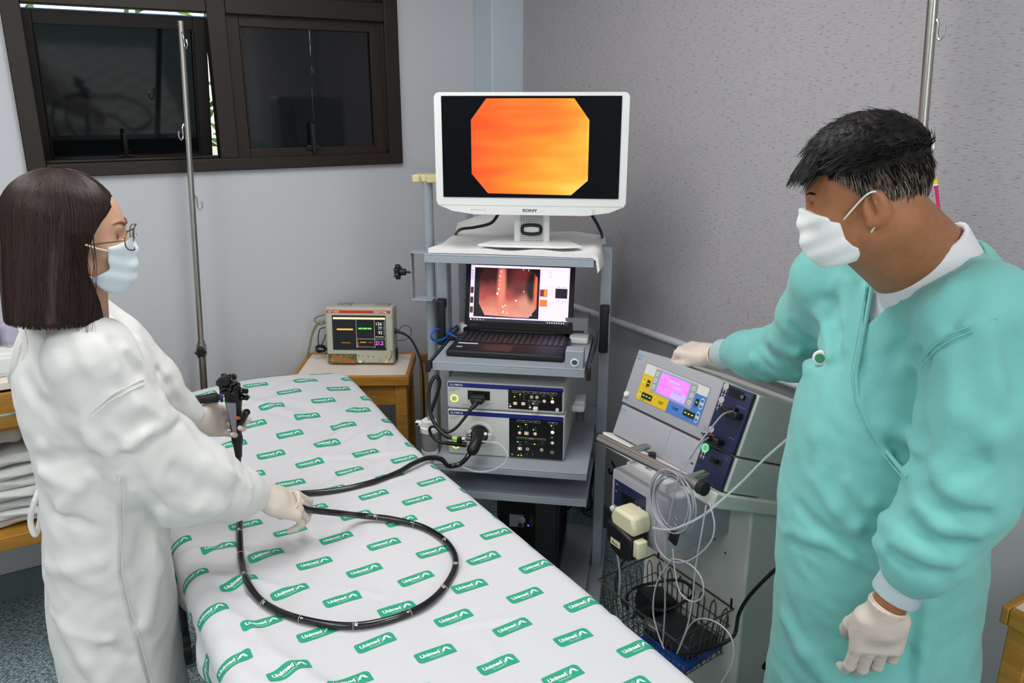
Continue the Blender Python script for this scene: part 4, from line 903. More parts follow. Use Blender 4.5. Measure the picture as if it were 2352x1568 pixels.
# wall panel with sockets between the table and the trolley
a = P(980, 818, y=3.13); bb = P(1003, 1000, y=3.13)
pn = thing('socket_panel', 'wooden wall panel with white sockets between the bedside table and the trolley', 'panel', (a.x + 0.05, Y1 - 0.011, bb.z))
q = MB(); q.box((0, 0, (a.z - bb.z)/2), (0.16, 0.02, a.z - bb.z)); q.build('board', mat('pale_wood', 'd2a862', .5), pn); q = MB(); q.box((0, -0.012, a.z - bb.z), (0.16, 0.02, 0.025)); q.build('top_rail', M['wood'], pn)
for zz in (.18, .085): q = MB(); q.rbox((-0.028, -0.013, zz + .02), (0.06, 0.008, 0.085), .003); q.build('socket_plate', M['white_pl'], pn)
# ================================================================ bed and printed sheet
BX0, BX1, BYF, BYH, BZ = 0.185, 0.930, 0.62, 2.74, 0.75
bed = thing('hospital_bed', 'hospital bed under the white sheet with green prints, dark frame and casters', 'bed', ((BX0+BX1)/2, (BYF+BYH)/2, 0))
bx, by = bed.location.x, bed.location.y; L_ = BYH - BYF
b = MB(); b.rbox((0, -0.18, 0.685), (BX1-BX0-0.03, L_-0.44, 0.105), 0.03); b.rbox((0, L_/2 - 0.30, 0.705), (BX1-BX0-0.03, 0.52, 0.105), 0.03); b.build('mattress', mat('green_vinyl', '2f4c48', .45), bed)
M['dark_frame'] = mat('dark_bed_frame', '2b2f31', .4)
b = MB()
for sx in (-1, 1): b.box((sx*0.33, 0, 0.59), (0.04, L_-0.1, 0.05))
for yy in (-L_/2 + 0.08, 0, L_/2 - 0.08): b.box((0, yy, 0.59), (0.62, 0.04, 0.05))
b.build('frame', M['dark_frame'], bed, bevel=0.004)
for sx in (-1, 1):
    for sy in (-1, 1):
        b = MB(); b.cyl((sx*0.31, sy*(L_/2 - 0.3), 0.12), (sx*0.31, sy*(L_/2 - 0.3), 0.565), 0.02); b.build('leg', M['dark_frame'], bed)
        b = MB(); b.cyl((sx*0.31 - 0.014, sy*(L_/2 - 0.3), 0.058), (sx*0.31 + 0.014, sy*(L_/2 - 0.3), 0.058), 0.056, seg=28); b.box((sx*0.31, sy*(L_/2 - 0.3), 0.095), (0.036, 0.05, 0.05)); b.build('caster', M['black_rubber'], bed)
def sstep(a, b_, x): t_ = np.clip((x - a)/(b_ - a), 0, 1); return t_*t_*(3 - 2*t_)
_fl = []
_r = np.random.default_rng(11)
for k in range(34):
    _fl.append((_r.uniform(.2, .9), _r.uniform(.8, 2.8), _r.uniform(0, math.pi), _r.uniform(.05, .22), _r.uniform(.008, .02), _r.uniform(.0014, .0040)))
_FOLDS = [(.26, 1.36, 2.0, .16, .014, .006), (.32, 1.24, 1.9, .20, .016, .005), (.30, 1.60, 2.3, .10, .016, .009), (.28, 1.75, 2.5, .12, .018, .010), (.24, 1.50, 1.9, .10, .014, .008), (.42, 1.13, 2.5, .22, .012, .005),
          (.80, 2.30, .9, .12, .012, .005), (.72, 2.20, .5, .12, .014, .004), (.86, 2.15, 1.2, .10, .014, .005), (.52, 2.45, .2, .16, .016, .004), (.6, 1.95, .3, .2, .014, .003)] + _fl
def sheet_h(x, y):
    z = BZ + 0.100*sstep(1.95, 2.64, y)*(0.62 + 0.38*np.sin(np.clip((x - BX0)/(BX1 - BX0), 0, 1)*math.pi)) - 0.05*sstep(2.64, 2.78, y)
    z = z + 0.0010*np.sin(31*x + 9*y) + 0.0008*np.sin(23*y - 17*x + 1)
    for cx, cy, an, ln, w_, a in _FOLDS:
        dx, dy = x - cx, y - cy; s_ = dx*math.cos(an) + dy*math.sin(an); q = -dx*math.sin(an) + dy*math.cos(an)
        e = np.exp(-(s_/ln)**2); z = z + a*e*(np.exp(-(q/w_)**2) - 0.5*np.exp(-((q - 1.9*w_)/w_)**2))
    return z
RL, RR = 0.045, 0.035
def sheet(u, v):
    """cloth coordinates (u across, v along) to the draped surface"""
    u = np.asarray(u, float); v = np.asarray(v, float)
    xl, xr = BX0 + RL, BX1 - RR
    x = np.clip(u, xl, xr); z = sheet_h(x, np.clip(v, BYF, BYH + .05))
    sl = np.maximum(xl - u, 0); sr = np.maximum(u - xr, 0)
    for s_, r_, sg in ((sl, RL, -1), (sr, RR, 1)):
        a = np.minimum(s_/r_, math.pi/2); dn = np.maximum(s_ - r_*math.pi/2, 0)
        wob = 0.014*np.sin(v*19 + 1.3*sg)*np.minimum(dn/0.06, 1) + 0.007*np.sin(v*43)*np.minimum(dn/0.06, 1)
        x = x + sg*(r_*np.sin(a) - 0.35*dn*np.minimum(dn/.12, 1) + (wob + 0.006)*np.minimum(dn/.03, 1)); z = z - (r_*(1 - np.cos(a)) + dn*0.96)
    y = v; hd = np.maximum(v - BYH, 0)
    a = np.minimum(hd/0.05, math.pi/2); dn = np.maximum(hd - 0.05*math.pi/2, 0)
    y = np.minimum(v, BYH) + 0.05*np.sin(a); z = z - 0.05*(1 - np.cos(a)) - dn
    return np.stack([x, y, z], -1)
def sheet_n(u, v):
    e = 0.002; a = sheet(u + e, v) - sheet(u - e, v); b_ = sheet(u, v + e) - sheet(u, v - e)
    n_ = np.cross(a, b_); return n_/np.linalg.norm(n_, axis=-1, keepdims=True)
U0, U1 = BX0 + RL - RL*math.pi/2 - 0.115, BX1 - RR + RR*math.pi/2 + 0.12
V0, V1 = BYF, BYH + 0.05*math.pi/2 + 0.16
us = np.linspace(U0, U1, 170); vs_ = np.linspace(V0, V1, 390)
UU, VV = np.meshgrid(us, vs_, indexing='ij'); PT = sheet(UU, VV).reshape(-1, 3)
sm = MB(); sm.use(mat('sheet_cotton', 'd4d3d6', .85, bump=(900, .12, .002), sheen=.15))
nv = len(vs_); ij = lambda i, j: i*nv + j
sm.add(PT, [(ij(i, j), ij(i+1, j), ij(i+1, j+1), ij(i, j+1)) for i in range(len(us)-1) for j in range(nv-1)])
LW, LH = 0.0785, 0.0305
def patch_top(s_):   # upper and lower edge of the printed label along its length, 0..1
    tr, bl = 0.010, 0.009
    x = s_*LW; top = LH
    if x > LW - tr: top = LH - tr + math.sqrt(max(tr*tr - (x - LW + tr)**2, 0))
    bot = 0.0
    if x < bl: bot = bl - math.sqrt(max(bl*bl - (bl - x)**2, 0))
    if x < 0.003: top = LH - (0.003 - x)
    return bot, top
sx_ = [0, .02, .05, .09, .12] + list(np.linspace(.2, .8, 8)) + [.88, .91, .94, .97, .99, 1.0]
pv, pf = [], []
for s_ in sx_:
    lo, hi = patch_top(s_)
    if s_ == 1.0: lo, hi = 0.0, LH - 0.010
    for k in range(5): pv.append((s_*LW, lo + (hi - lo)*k/4))
for i in range(len(sx_) - 1):
    for k in range(4): pf.append((i*5 + k, (i+1)*5 + k, (i+1)*5 + k + 1, i*5 + k + 1))
pv = np.array(pv)
t1, f1 = text_shape('Unimed', 0.045); t2, f2 = text_shape('Noroeste/RS', 0.0)
k1 = 0.040/(t1[:, 0].max() - t1[:, 0].min()); t1 = (t1 - [t1[:, 0].min(), 0])*[k1, 0.0092/0.7] + [0.0085, 0.0125]
k2 = 0.024/(t2[:, 0].max() - t2[:, 0].min()); t2 = (t2 - [t2[:, 0].min(), 0])*[k2, 0.0034/0.7] + [0.0255, 0.0055]
def leafp(cx, cy, w_, h_, an): return [(cx + math.cos(an)*a - math.sin(an)*c, cy + math.sin(an)*a + math.cos(an)*c) for a, c in ((0, -h_), (w_*.8, -h_*.4), (w_, h_*.2), (w_*.3, h_), (-w_*.6, h_*.3), (-w_, -h_*.5))]
em = [leafp(0.0585, 0.0185, .0026, .0058, -.5), leafp(0.0560, 0.0135, .0020, .0040, -1.0), leafp(0.0665, 0.0175, .0026, .0065, .45), leafp(0.0690, 0.0130, .0018, .0035, .9), leafp(0.0625, 0.0205, .0012, .0045, 0)]
ln_ = [(0.0520, 0.005), (0.0526, 0.005), (0.0526, 0.025), (0.0520, 0.025)]
green = mat('print_green', '2ba280', .8); wht = mat('print_white', 'e9efec', .8)
for i in range(-4, 9):
    for j in range(-8, 14):
        v0 = 1.514 - 0.0885*i + 0.168*j; u0 = 0.374 + 0.0826*i + (1.45 - v0)*0.03
        if not (U0 + 0.045 < u0 < U1 - 0.045 and V0 + .03 < v0 < V1 - .03): continue
        o2 = np.array([u0 - LW/2, v0 - LH/2])
        def put(pts, fs, m_, h_):
            q = np.asarray(pts) + o2; S_ = sheet(q[:, 0], q[:, 1]) + sheet_n(q[:, 0], q[:, 1])*h_
            sm.use(m_).add(S_, fs)
        put(pv, pf, green, 0.0007); put(t1, f1, wht, 0.0012); put(t2, f2, wht, 0.0012); put(ln_, [(0, 1, 2, 3)], wht, 0.0012)
        for e in em: put(e, [tuple(range(6))], wht, 0.0012)
sh = sm.build('bed_sheet', None, angle=60)
tag(sh, 'white bed sheet printed with small green labels covering the bed', 'sheet')
# ================================================================ infusion stands
def star_base(t, x, y, r_=0.18, m_=None):
    for k in range(5):
        a = 2*math.pi*k/5 + .3; b = MB(); b.tube([(x, y, 0.10), (x + r_*.5*math.cos(a), y + r_*.5*math.sin(a), 0.075), (x + r_*math.cos(a), y + r_*math.sin(a), 0.06)], .011, 10)
        b.build('foot', M['steel'], t); b = MB(); b.lathe([(.001, 0), (.016, .004), (.018, .025), (.012, .05), (.001, .052)], (x + r_*math.cos(a), y + r_*math.sin(a), 0)); b.build('caster', M['black_rubber'], t)
M['pole'] = mat('pole_steel', 'b4b2ab', .28, 1.0, bump=(60, .05))
iv = thing('infusion_stand', 'chrome infusion stand with small hooks behind the bed head near the window', 'stand', (0.46, 3.0, 0))
def ivl(p): return Vector(p) - iv.location
a, b_ = Vector((0.552, 3.0, 2.012)), Vector((0.492, 3.0, 0.748)); dr = (b_ - a).normalized()
b = MB(); b.cyl(ivl(a), ivl(a + dr*1.15), 0.0105, seg=20); b.build('upper_pole', M['pole'], iv)
ft = a + dr*1.95; b = MB(); b.cyl(ivl(a + dr*1.10), ivl(ft), 0.0135, seg=20); b.build('lower_pole', M['pole'], iv)
kc = a + dr*1.135; b = MB(); b.cyl(ivl(kc - dr*.022), ivl(kc + dr*.022), .018); b.build('clamp_collar', M['steel'], iv)
b = MB(); st6 = [((.017 + .0035*math.cos(6*g))*math.cos(g), (.017 + .0035*math.cos(6*g))*math.sin(g)) for g in [2*math.pi*k/48 for k in range(48)]]
b.prism(st6, ivl(kc + Vector((-.010, -.042, 0))), XA, ZA, .02); b.cyl(ivl(kc + Vector((-.01, -.03, 0))), ivl(kc), .006); b.build('star_knob', M['black'], iv, bevel=.002)
def hook(t, base, out, up=0.03, nm='hook'):
    q = MB(); o = Vector(base); d = Vector(out).normalized()
    q.tube([o + Vector((0, 0, up)), o + d*.006 + Vector((0, 0, up*.5)), o + d*.007 + Vector((0, 0, -.012)), o + d*.014 + Vector((0, 0, -.022)), o + d*.022 + Vector((0, 0, -.012)), o + d*.021 + Vector((0, 0, .006))], .0028, 8); q.build(nm, M['chrome'], t)
hook(iv, ivl(a + dr*.065 + Vector((.000, -.012, 0))), (.5, -1, 0)); hook(iv, ivl(a + dr*.36 + Vector((-.010, 0, 0))), (-1, -.3, 0)); hook(iv, ivl(a + dr*.60 + Vector((.010, -.006, 0))), (1, -.5, 0))
star_base(iv, ft.x - iv.location.x, 0, .13)
b = MB(); b.cyl((ft.x - iv.location.x, 0, 0.06), ivl(ft), .02); b.build('hub', M['steel'], iv)
ir = thing('infusion_stand', 'tall chrome infusion stand behind the man in front of the grey blind', 'stand', (1.75, 1.07, 0))
def irl(p): return Vector(p) - ir.location
d2 = Vector((0, .021, .32)).normalized(); c0 = Vector((1.75, 1.09, 1.644))
b = MB(); b.cyl(irl(c0 + d2*.62), irl(c0 - d2*.75), .0112, seg=20); b.build('upper_pole', M['pole'], ir)
b = MB(); b.cyl(irl(c0 - d2*.72), (-.0, c0.y - d2.y*1.55 - 1.07, 0.08), .015, seg=20); b.build('lower_pole', M['pole'], ir)
star_base(ir, 0, c0.y - d2.y*1.55 - 1.07, .15)
hook(ir, irl(c0 + Vector((-.002, -.012, .02))), (-.3, -1, 0), .03); hook(ir, irl(c0 + d2*.26 + Vector((0, -.011, 0))), (-.1, -1, 0), .02)
inf = thing('infusion_line', 'clear line with yellow hub and bright pink needle cap hanging from the tall infusion stand', 'infusion line', (1.735, 1.05, 1.52))
def ifl(px_, py_): return P(px_, py_, x=1.735) - inf.location
b = MB(); b.tube([ifl(2118, 352), ifl(2130, 355), ifl(2140, 372), ifl(2144, 395), ifl(2147, 410)], .0013, 6); b.build('clear_tube', mat('clear_tube', 'e4e6ea', .1, alpha=.55), inf)
h0, h1, h2 = ifl(2147, 405), ifl(2150, 427), ifl(2157, 487); ax = (h2 - h1).normalized()
b = MB(); b.use(mat('yellow_hub', 'e6d21a', .35)); b.lathe([(.003, 0), (.003, .008), (.0062, .0085), (.0062, .016), (.0045, .017)], h0, ax); b.use(M['white_pl']); b.lathe([(.0055, .016), (.0055, .021)], h0, ax); b.build('hub', None, inf)
b = MB(); b.lathe([(.0045, 0), (.0035, .01), (.0033, .052), (.0038, .0525), (.0038, .057)], h1, ax); b.build('needle_cap', mat('pink_cap', 'f0186a', .3, trans=.2), inf)
# ================================================================ wooden cabinet on the left
CX0, CX1, CY0, CY1, CZ0, CZ1 = -0.62, 0.03, 2.60, 3.13, 0.46, 0.985
cab = thing('linen_cabinet', 'honey wood cabinet with a drawer and open linen shelf behind the woman', 'cabinet', ((CX0+CX1)/2, (CY0+CY1)/2, 0))
cw, cdp = CX1-CX0, CY1-CY0
b = MB(); b.box((0, 0, CZ1 - .012), (cw, cdp, .024)); b.use(M['laminate']); b.v and None; b.build('top_board', M['wood'], cab, bevel=.003)
b = MB(); b.box((0, 0.004, CZ1 + .0015), (cw - .03, cdp - .03, .003)); b.build('top_laminate', M['laminate'], cab)
for sx in (-1, 1):
    b = MB(); b.box((sx*(cw/2 - .011), 0, (CZ0 + CZ1 - .024)/2), (.022, cdp - .004, CZ1 - .024 - CZ0)); b.build('side_panel', M['wood'], cab, bevel=.002)
b = MB(); b.box((0, cdp/2 - .008, (CZ0 + CZ1)/2), (cw - .046, .012, CZ1 - CZ0 - .03)); b.build('back_panel', M['wood'], cab)
b = MB(); b.box((0, 0, CZ0 + .022), (cw - .044, cdp - .006, .044)); b.build('shelf_board', M['wood'], cab, bevel=.003)
b = MB(); b.box((0, 0, .838), (cw - .046, cdp - .03, .012)); b.build('drawer_floor', M['wood'], cab)
dr_ = MB(); dr_.box((0, -cdp/2 + .008, .899), (cw - .05, .018, .108)); dr_ = dr_.build('drawer', M['wood'], cab, bevel=.003)
hq = P(10, 946, y=CY0 - .012); hx = hq.x - (CX0+CX1)/2
b = MB(); b.tube([(hx - .05, -cdp/2 - .001, .895), (hx - .045, -cdp/2 - .02, .895), (hx, -cdp/2 - .024, .895), (hx + .03, -cdp/2 - .02, .895), (hx + .036, -cdp/2 - .001, .895)], .005, 8); b.build('handle', M['chrome'], dr_)
for sx in (-1, 1):
    for sy in (-1, 1):
        b = MB(); b.box((sx*(cw/2 - .03), sy*(cdp/2 - .03), CZ0/2 - .0005), (.045, .045, CZ0 - .001)); b.build('leg', M['wood'], cab, bevel=.002)
# folded linen
M['linen'] = mat('linen', 'd4d6d2', .9, bump=(40, .25, .01)); M['linen2'] = mat('linen_beige', 'cfc6b8', .9, bump=(30, .4, .01))
def folded(w_, d_, h_, seed):
    b = MB(); r_ = random.Random(seed); n = 10; prof = []
    for k in range(n): a = math.pi*(-.5 + k/(n-1)); prof.append((d_/2*0 - math.cos(a)*h_*.5, math.sin(a)*h_*.5))
    nx_ = 24; vs = []; sec = [(-d_/2 + h_*.5 + p[0], p[1]) for p in prof] + [(d_/2 - h_*.5 - p[0], p[1]) for p in prof[::-1]]
    for i in range(nx_ + 1):
        x = -w_/2 + w_*i/nx_
        for k, (y, z) in enumerate(sec): vs.append((x, y + .006*math.sin(x*14 + seed) + .003*math.sin(x*47 + k), z + .0035*math.sin(x*11 + seed*2) + .002*math.sin(x*33 + y*20 + seed)))
    m_ = len(sec); fs = [(i*m_ + k, (i+1)*m_ + k, (i+1)*m_ + (k+1) % m_, i*m_ + (k+1) % m_) for i in range(nx_) for k in range(m_)] + [tuple(range(m_))[::-1], tuple(nx_*m_ + k for k in range(m_))]
    b.add(vs, fs); return b
z = CZ0 + .045
for k in range(7):
    h_ = [.026, .024, .030, .026, .034, .028, .032][k]
    o = folded(.46, .40, h_, k).build('folded_sheet', M['linen']); o.location = (-0.27 + .01*math.sin(k*2), 2.845 + .008*math.cos(k*3), z + h_/2 + .004); z += h_ + .004
    tag(o, 'folded pale sheet in the stack on the open shelf of the wooden cabinet', 'folded sheet', 'folded sheets on the cabinet shelf')
def crumple(p):
    q = p - np.array([0, 0, .045]); d = d_ell(p, (0, 0, .045), (.22, .18, .05))
    return d + .012*np.sin(31*q[..., 0] + 3*np.sin(25*q[..., 1])) + .008*np.sin(57*q[..., 1] + 2*np.sin(40*q[..., 0])) + .006*np.sin(66*q[..., 2] + 30*q[..., 0])
V, Fq = sdf_mesh(crumple, (-.25, -.21, -.02), (.25, .21, .12), .008)
o = np_obj('crumpled_cloth', V, Fq, M['linen2'], None, 2); o.location = (-0.26, 2.84, z + .012); tag(o, 'crumpled beige cloth lying on top of the folded sheets in the cabinet', 'cloth')
# things on the cabinet
M['clear'] = mat('clear_plastic', 'ddd8e6', .12, alpha=.35, spec=.6)
t = thing('organizer_base', 'low white box on the cabinet top under the clear containers', 'box', (-0.25, 2.80, CZ1 + .0035)); b = MB(); b.rbox((0, 0, .035), (.44, .32, .07), .006); b.build('casing', M['white_pl'], t); b = MB(); b.rbox((0.0, -.163, .035), (.40, .006, .045), .003); b.build('front_drawer', M['white_pl'], t)
for k, x in enumerate((-0.145, -0.085, -0.37)):
    t = thing('clear_container', ['clear container behind the white organizer edge, nearest to the woman', 'clear container standing beside the pale apparatus column', 'clear container at the far left of the white box'][k], 'container', (x, 2.75, CZ1 + .075), (0, 0, .2 + .3*k)); 
    b = MB(); w_, d_, h_ = .05, .09, .085
    for c, s_ in (((0, 0, .0015), (w_, d_, .003)), ((-w_/2, 0, h_/2), (.0025, d_, h_)), ((w_/2, 0, h_/2), (.0025, d_, h_)), ((0, -d_/2, h_/2), (w_, .0025, h_)), ((0, d_/2, h_/2), (w_, .0025, h_))): b.box(c, s_)
    b.build('box_wall', M['clear'], t); b = MB(); b.rbox((0, 0, .032), (.038, .07, .05), .01); b.build('contents', mat('lilac_packs', 'c9bed4', .6), t)
q = P(14, 600, y=2.9); t = thing('steam_apparatus', 'white rounded apparatus head with three slots on a pale column on the cabinet', 'apparatus', (q.x, 2.95, CZ1 + .0035))
b = MB(); b.use(mat('pale_column', 'b9c0c4', .5)); b.lathe([(.055, 0), (.055, .012), (.032, .02), (.030, .22)], (0, 0, 0)); b.build('column', None, t)
zt_ = P(10, 470, y=2.95).z - CZ1 - .0035
b = MB(); b.lathe([(.030, zt_ - .155), (.045, zt_ - .15), (.045, zt_ - .105), (.042, zt_ - .104), (.044, zt_ - .04), (.044, zt_ - .032), (.046, zt_ - .03), (.040, zt_ - .01), (.022, zt_), (.001, zt_ + .002)], (0, 0, 0), seg=32); b.build('head_cover', M['white_pl'], t)
b = MB(); b.cyl((0, 0, .2), (0, 0, zt_ - .15), .027); b.build('neck_tube', mat('pale_column2', 'aab2b6', .5), t)
b = MB()
for k, (a, l) in enumerate(((-1.25, .016), (-1.0, .02), (-.75, .016))): b.box((.0445*math.cos(a), .0445*math.sin(a), zt_ - .07), (.004, .004, l*1.6), Matrix.Rotation(a, 3, 'Z'))
b.build('slots', mat('slot_dark', '55565c', .6), t)
# ================================================================ table corner at the lower right
rt = thing('wooden_table', 'honey wood table corner at the lower right edge beside the man', 'table', (1.54 + .19, .655 - .275, 0))
wooden_table(rt, .38, .55, .80)
# ================================================================ electrosurgery cart, axis aligned, devices leaning back
EA = Vector((1.4, 1.604, 1.100)); ETH = math.atan2(.09, .235)
ER = Matrix(((0, math.cos(ETH), math.sin(ETH)), (-1, 0, 0), (0, -math.sin(ETH), math.cos(ETH))))
M['esu_grey'] = mat('device_grey', 'a6a6ac', .5, bump=(700, .04)); M['esu_side'] = mat('device_side', 'c2c6c0', .5); M['esu_navy'] = mat('device_navy', '1e2546', .4)
M['offwhite'] = mat('offwhite_casing', 'd9dad2', .45); M['yellow'] = mat('panel_yellow', 'e2bc1c', .45); M['blue'] = mat('panel_blue', '4c7fc8', .45)
def esu_thing(name, label, cat, off=(0, 0, 0)):
    o = thing(name, label, cat); o.matrix_world = Matrix.Translation(EA + ER @ Vector(off)) @ ER.to_4x4(); return o
def body(th, w0, w1, h, dep=.36):
    b = MB(); b.use(M['esu_side']); b.rbox(((w0+w1)/2, dep/2 + .006, -h/2), (w1-w0, dep, h), .004); b.build('casing', None, th)
    b = MB(); b.use(M['esu_grey']); b.rbox(((w0 + .316)/2, .002, -h/2), (.316 - w0, .016, h - .001), .003); b.build('front_panel', None, th)
    b = MB(); b.use(M['esu_navy']); b.rbox((.3635, .002, -h/2), (.095, .016, h - .001), .003); b.build('socket_strip', None, th)
vio = esu_thing('electrosurgical_unit', 'grey electrosurgical unit with yellow and blue panel and violet display under the hand', 'surgical unit')
body(vio, 0, .419, .152)
FYE = -.0062
def epoly(mb, pts, m_, k=0): mb.use(m_); mb.plate([(a, -b_) for a, b_ in pts], (0, FYE - .0004*k, 0), XA, ZA) if False else mb.plate([(a, -b_) for a, b_ in pts][::-1], (0, FYE - .0004*k, 0), XA, ZA)
def erect(mb, x0, r0, x1, r1, m_, k=0, rad=0):
    mb.use(m_); mb.plate(rrect(x0, -r1, x1, -r0, rad, 4) if rad else [(x0, -r1), (x1, -r1), (x1, -r0), (x0, -r0)], (0, FYE - .0004*k, 0), XA, ZA)
p = MB()
erect(p, .047, .024, .285, .127, mat('panel_rim', '8d8d92', .5), 0, .003); erect(p, .049, .026, .283, .125, M['offwhite'], 1, .003)
erect(p, .049, .054, .167, .125, M['yellow'], 2); erect(p, .167, .050, .283, .125, M['blue'], 2)
erect(p, .090, .029, .245, .094, M['esu_grey'], 3, .004)
def violet():
    m = mat('violet_display', 'd060ff', .3, emit='d26aff', estr=1.1); return m
erect(p, .1135, .033, .2215, .089, mat('display_rim', '6a7cff', .3, emit='7a7cff', estr=.9), 4); erect(p, .116, .035, .2195, .088, violet(), 5)
blu = mat('display_blue', '9a8cff', .3, emit='a090ff', estr=.9); ink = mat('display_ink', 'a040d0', .3, emit='a848d8', estr=.7)
erect(p, .150, .044, .188, .050, blu, 6, .0025); erect(p, .168, .068, .219, .088, blu, 6); erect(p, .168, .056, .205, .061, blu, 6, .002)
p.use(ink)
for s_, x, r_, h_ in (('PROG  BASIC', .148, .041, .0042), ('CUT', .119, .056, .0045), ('DESLIGADO', .119, .066, .0045), ('OFF', .121, .083, .004), ('COAG', .199, .061, .0045), ('DESLIGADO', .172, .072, .0045), ('60', .205, .085, .004)): p.text(s_, (x, FYE - .003, -r_), XA, ZA, h_)
dark = mat('seg_window', '23281f', .3); seg = mat('seg_green', 'c8ff30', .4, emit='c0f028', estr=1.6); txt = mat('panel_text', '22222a', .5)
erect(p, .0725, .067, .0835, .084, dark, 4); erect(p, .0725 + .003, .0747, .0805, .0765, seg, 5)
erect(p, .068, .102, .108, .118, dark, 4)
for k in range(3): erect(p, .073 + k*.012, .109, .079 + k*.012, .111, seg, 5)
erect(p, .2525, .062, .2635, .080, dark, 4); erect(p, .2555, .070, .2605, .0718, seg, 5)
erect(p, .226, .098, .266, .114, dark, 4)
for k in range(3): erect(p, .231 + k*.012, .105, .237 + k*.012, .107, seg, 5)
p.use(txt); p.text('CUT', (.143, FYE - .002, -.113), XA, ZA, .0070, .01, width=.017, align='C'); p.text('COAG', (.196, FYE - .002, -.111), XA, ZA, .0070, .01, width=.022, align='C')
for s_, x, r_ in (('Effect', .0715, .0885), ('max. Watts', .068, .122), ('Effect', .252, .0845), ('max. Watts', .236, .1185)): p.text(s_, (x, FYE - .002, -r_), XA, ZA, .0026)
for (x, r0_, yel) in ((.060, .069, 1), (.060, .105, 1), (.274, .063, 0), (.274, .098, 0)):
    erect(p, x - .0062, r0_ - .0075, x + .0062, r0_ + .0215, M['offwhite'] if not yel else mat('pale_yellow', 'efd65a', .4), 3, .006)
    for s_, dy in (('+', 0), ('-', .014)):
        p.use(M['blue'] if not yel else M['yellow']); p.plate(circ(x, -(r0_ + dy), .0048), (0, FYE - .0018, 0), XA, ZA); p.use(txt); p.text(s_, (x, FYE - .0024, -(r0_ + dy) - .002), XA, ZA, .0042, .02, align='C')
for x, sgn in ((.100, 1), (.235, -1)):
    for k in range(3):
        r_ = .0425 + k*.018; p.use(M['offwhite']); p.plate(circ(x, -r_, .0056), (0, FYE - .002, 0), XA, ZA); p.use(txt); q = [(x - .0016*sgn, -r_ + .0022), (x - .0016*sgn, -r_ - .0022), (x + .0026*sgn, -r_)]; p.plate(q if sgn > 0 else q[::-1], (0, FYE - .0024, 0), XA, ZA)
p.build('operating_panel', None, vio, smooth=False)
l = MB(); l.use(mat('logo_cyan', '4aa8e0', .4)); l.text('ERBE', (.005, FYE, -.0165), XA, ZA, .0065, .03, width=.022); l.use(txt); l.text('VIO 300 D', (.005, FYE, -.0245), XA, ZA, .003, width=.017)
l.text('!', (.013, FYE, -.112), XA, ZA, .003); l.text('0 I', (.010, FYE, -.1405), XA, ZA, .003); l.use(M['grey_ink']); l.plate([(.2055, -.152), (.2058, -.152), (.2058, -.126), (.2055, -.126)], (0, FYE - .0002, 0), XA, ZA)
erect(l, .303, .118, .309, .126, txt, 0, .001); erect(l, .3036, .1186, .3084, .1254, M['esu_grey'], 1, .001); l.use(txt); l.plate([(.300, -.136), (.3055, -.133), (.311, -.136), (.3055, -.139)], (0, FYE - .0003, 0), XA, ZA); l.build('markings', None, vio, smooth=False)
l = MB(); l.lathe([(.008, 0), (.008, .006), (.006, .008), (.001, .0082)], (.014, FYE, -.126), (0, -1, 0)); l.build('power_button', M['white_pl'], vio)
s = MB(); cyan = mat('strip_text', '4f8fb4', .5); btn = mat('strip_button', 'b8b4b4', .45)
for (x, r_) in ((.328, .008), (.328, .042), (.328, .118)): s.use(btn); s.lathe([(.0085, 0), (.0085, .0015), (.007, .0022), (.001, .0024)], (x, FYE, -r_), (0, -1, 0))
for s_, r_ in (('BIPOLAR', .0085), ('MONOPOLAR', .0405), ('NEUTRAL', .1165)): s.use(cyan); s.text(s_, (.404, FYE - .0002, -r_ - .002), XA, ZA, .0032, align='R')
for r_, n in ((.020, 4), (.0545, 3)):
    s.use(btn)
    for k in range(n): x = .3235 + .008*(k % 2); z = -r_ - .0105*(k // 2); s.plate([(x - .003, z + .004), (x + .003, z + .004), (x + .003, z + .0015), (x + .001, z + .0015), (x + .001, z - .004), (x - .001, z - .004), (x - .001, z + .0015), (x - .003, z + .0015)][::-1], (0, FYE - .0003, 0), XA, ZA)
s.use(M['panel']); erect(s, .341, .006, .392, .026, M['panel'], 0, .003); s.lathe([(.0055, 0), (.0055, .004), (.004, .004), (.004, .0005)], (.385, FYE, -.0165), (0, -1, 0)); s.use(M['steel']); s.lathe([(.0042, 0), (.0042, .0045), (.0022, .0045), (.002, .0005)], (.385, FYE, -.0165), (0, -1, 0)); s.use(mat('hole', '050506', .6)); s.plate(circ(.359, -.0165, .004), (0, FYE - .001, 0), XA, ZA); s.plate(circ(.3665, -.0165, .004), (0, FYE - .001, 0), XA, ZA)
red = mat('red_led', 'ff3030', emit='ff2818', estr=4); erect(s, .329, .1285, .342, .1315, red, 1); erect(s, .331, .1405, .337, .1430, red, 1); s.build('socket_details', None, vio, smooth=False)
pl = MB(); pl.rbox((.376, -.018, -.061), (.054, .026, .016), .004); pl.rbox((.378, -.012, -.051), (.014, .014, .01), .002); pl.build('active_plug', M['black'], vio)
pl = MB(); pl.rbox((.352, -.018, -.1365), (.05, .024, .016), .004); pl.lathe([(.0085, 0), (.0085, .03), (.006, .034)], (.352, -.008, -.1365), (0, -1, 0)); pl.build('neutral_plug', M['black'], vio)
apc = esu_thing('gas_unit', 'plain grey coagulation unit with lit green ring, stacked under the violet display unit', 'surgical unit', (0, 0, -.1565))
body(apc, .006, .419, .086)
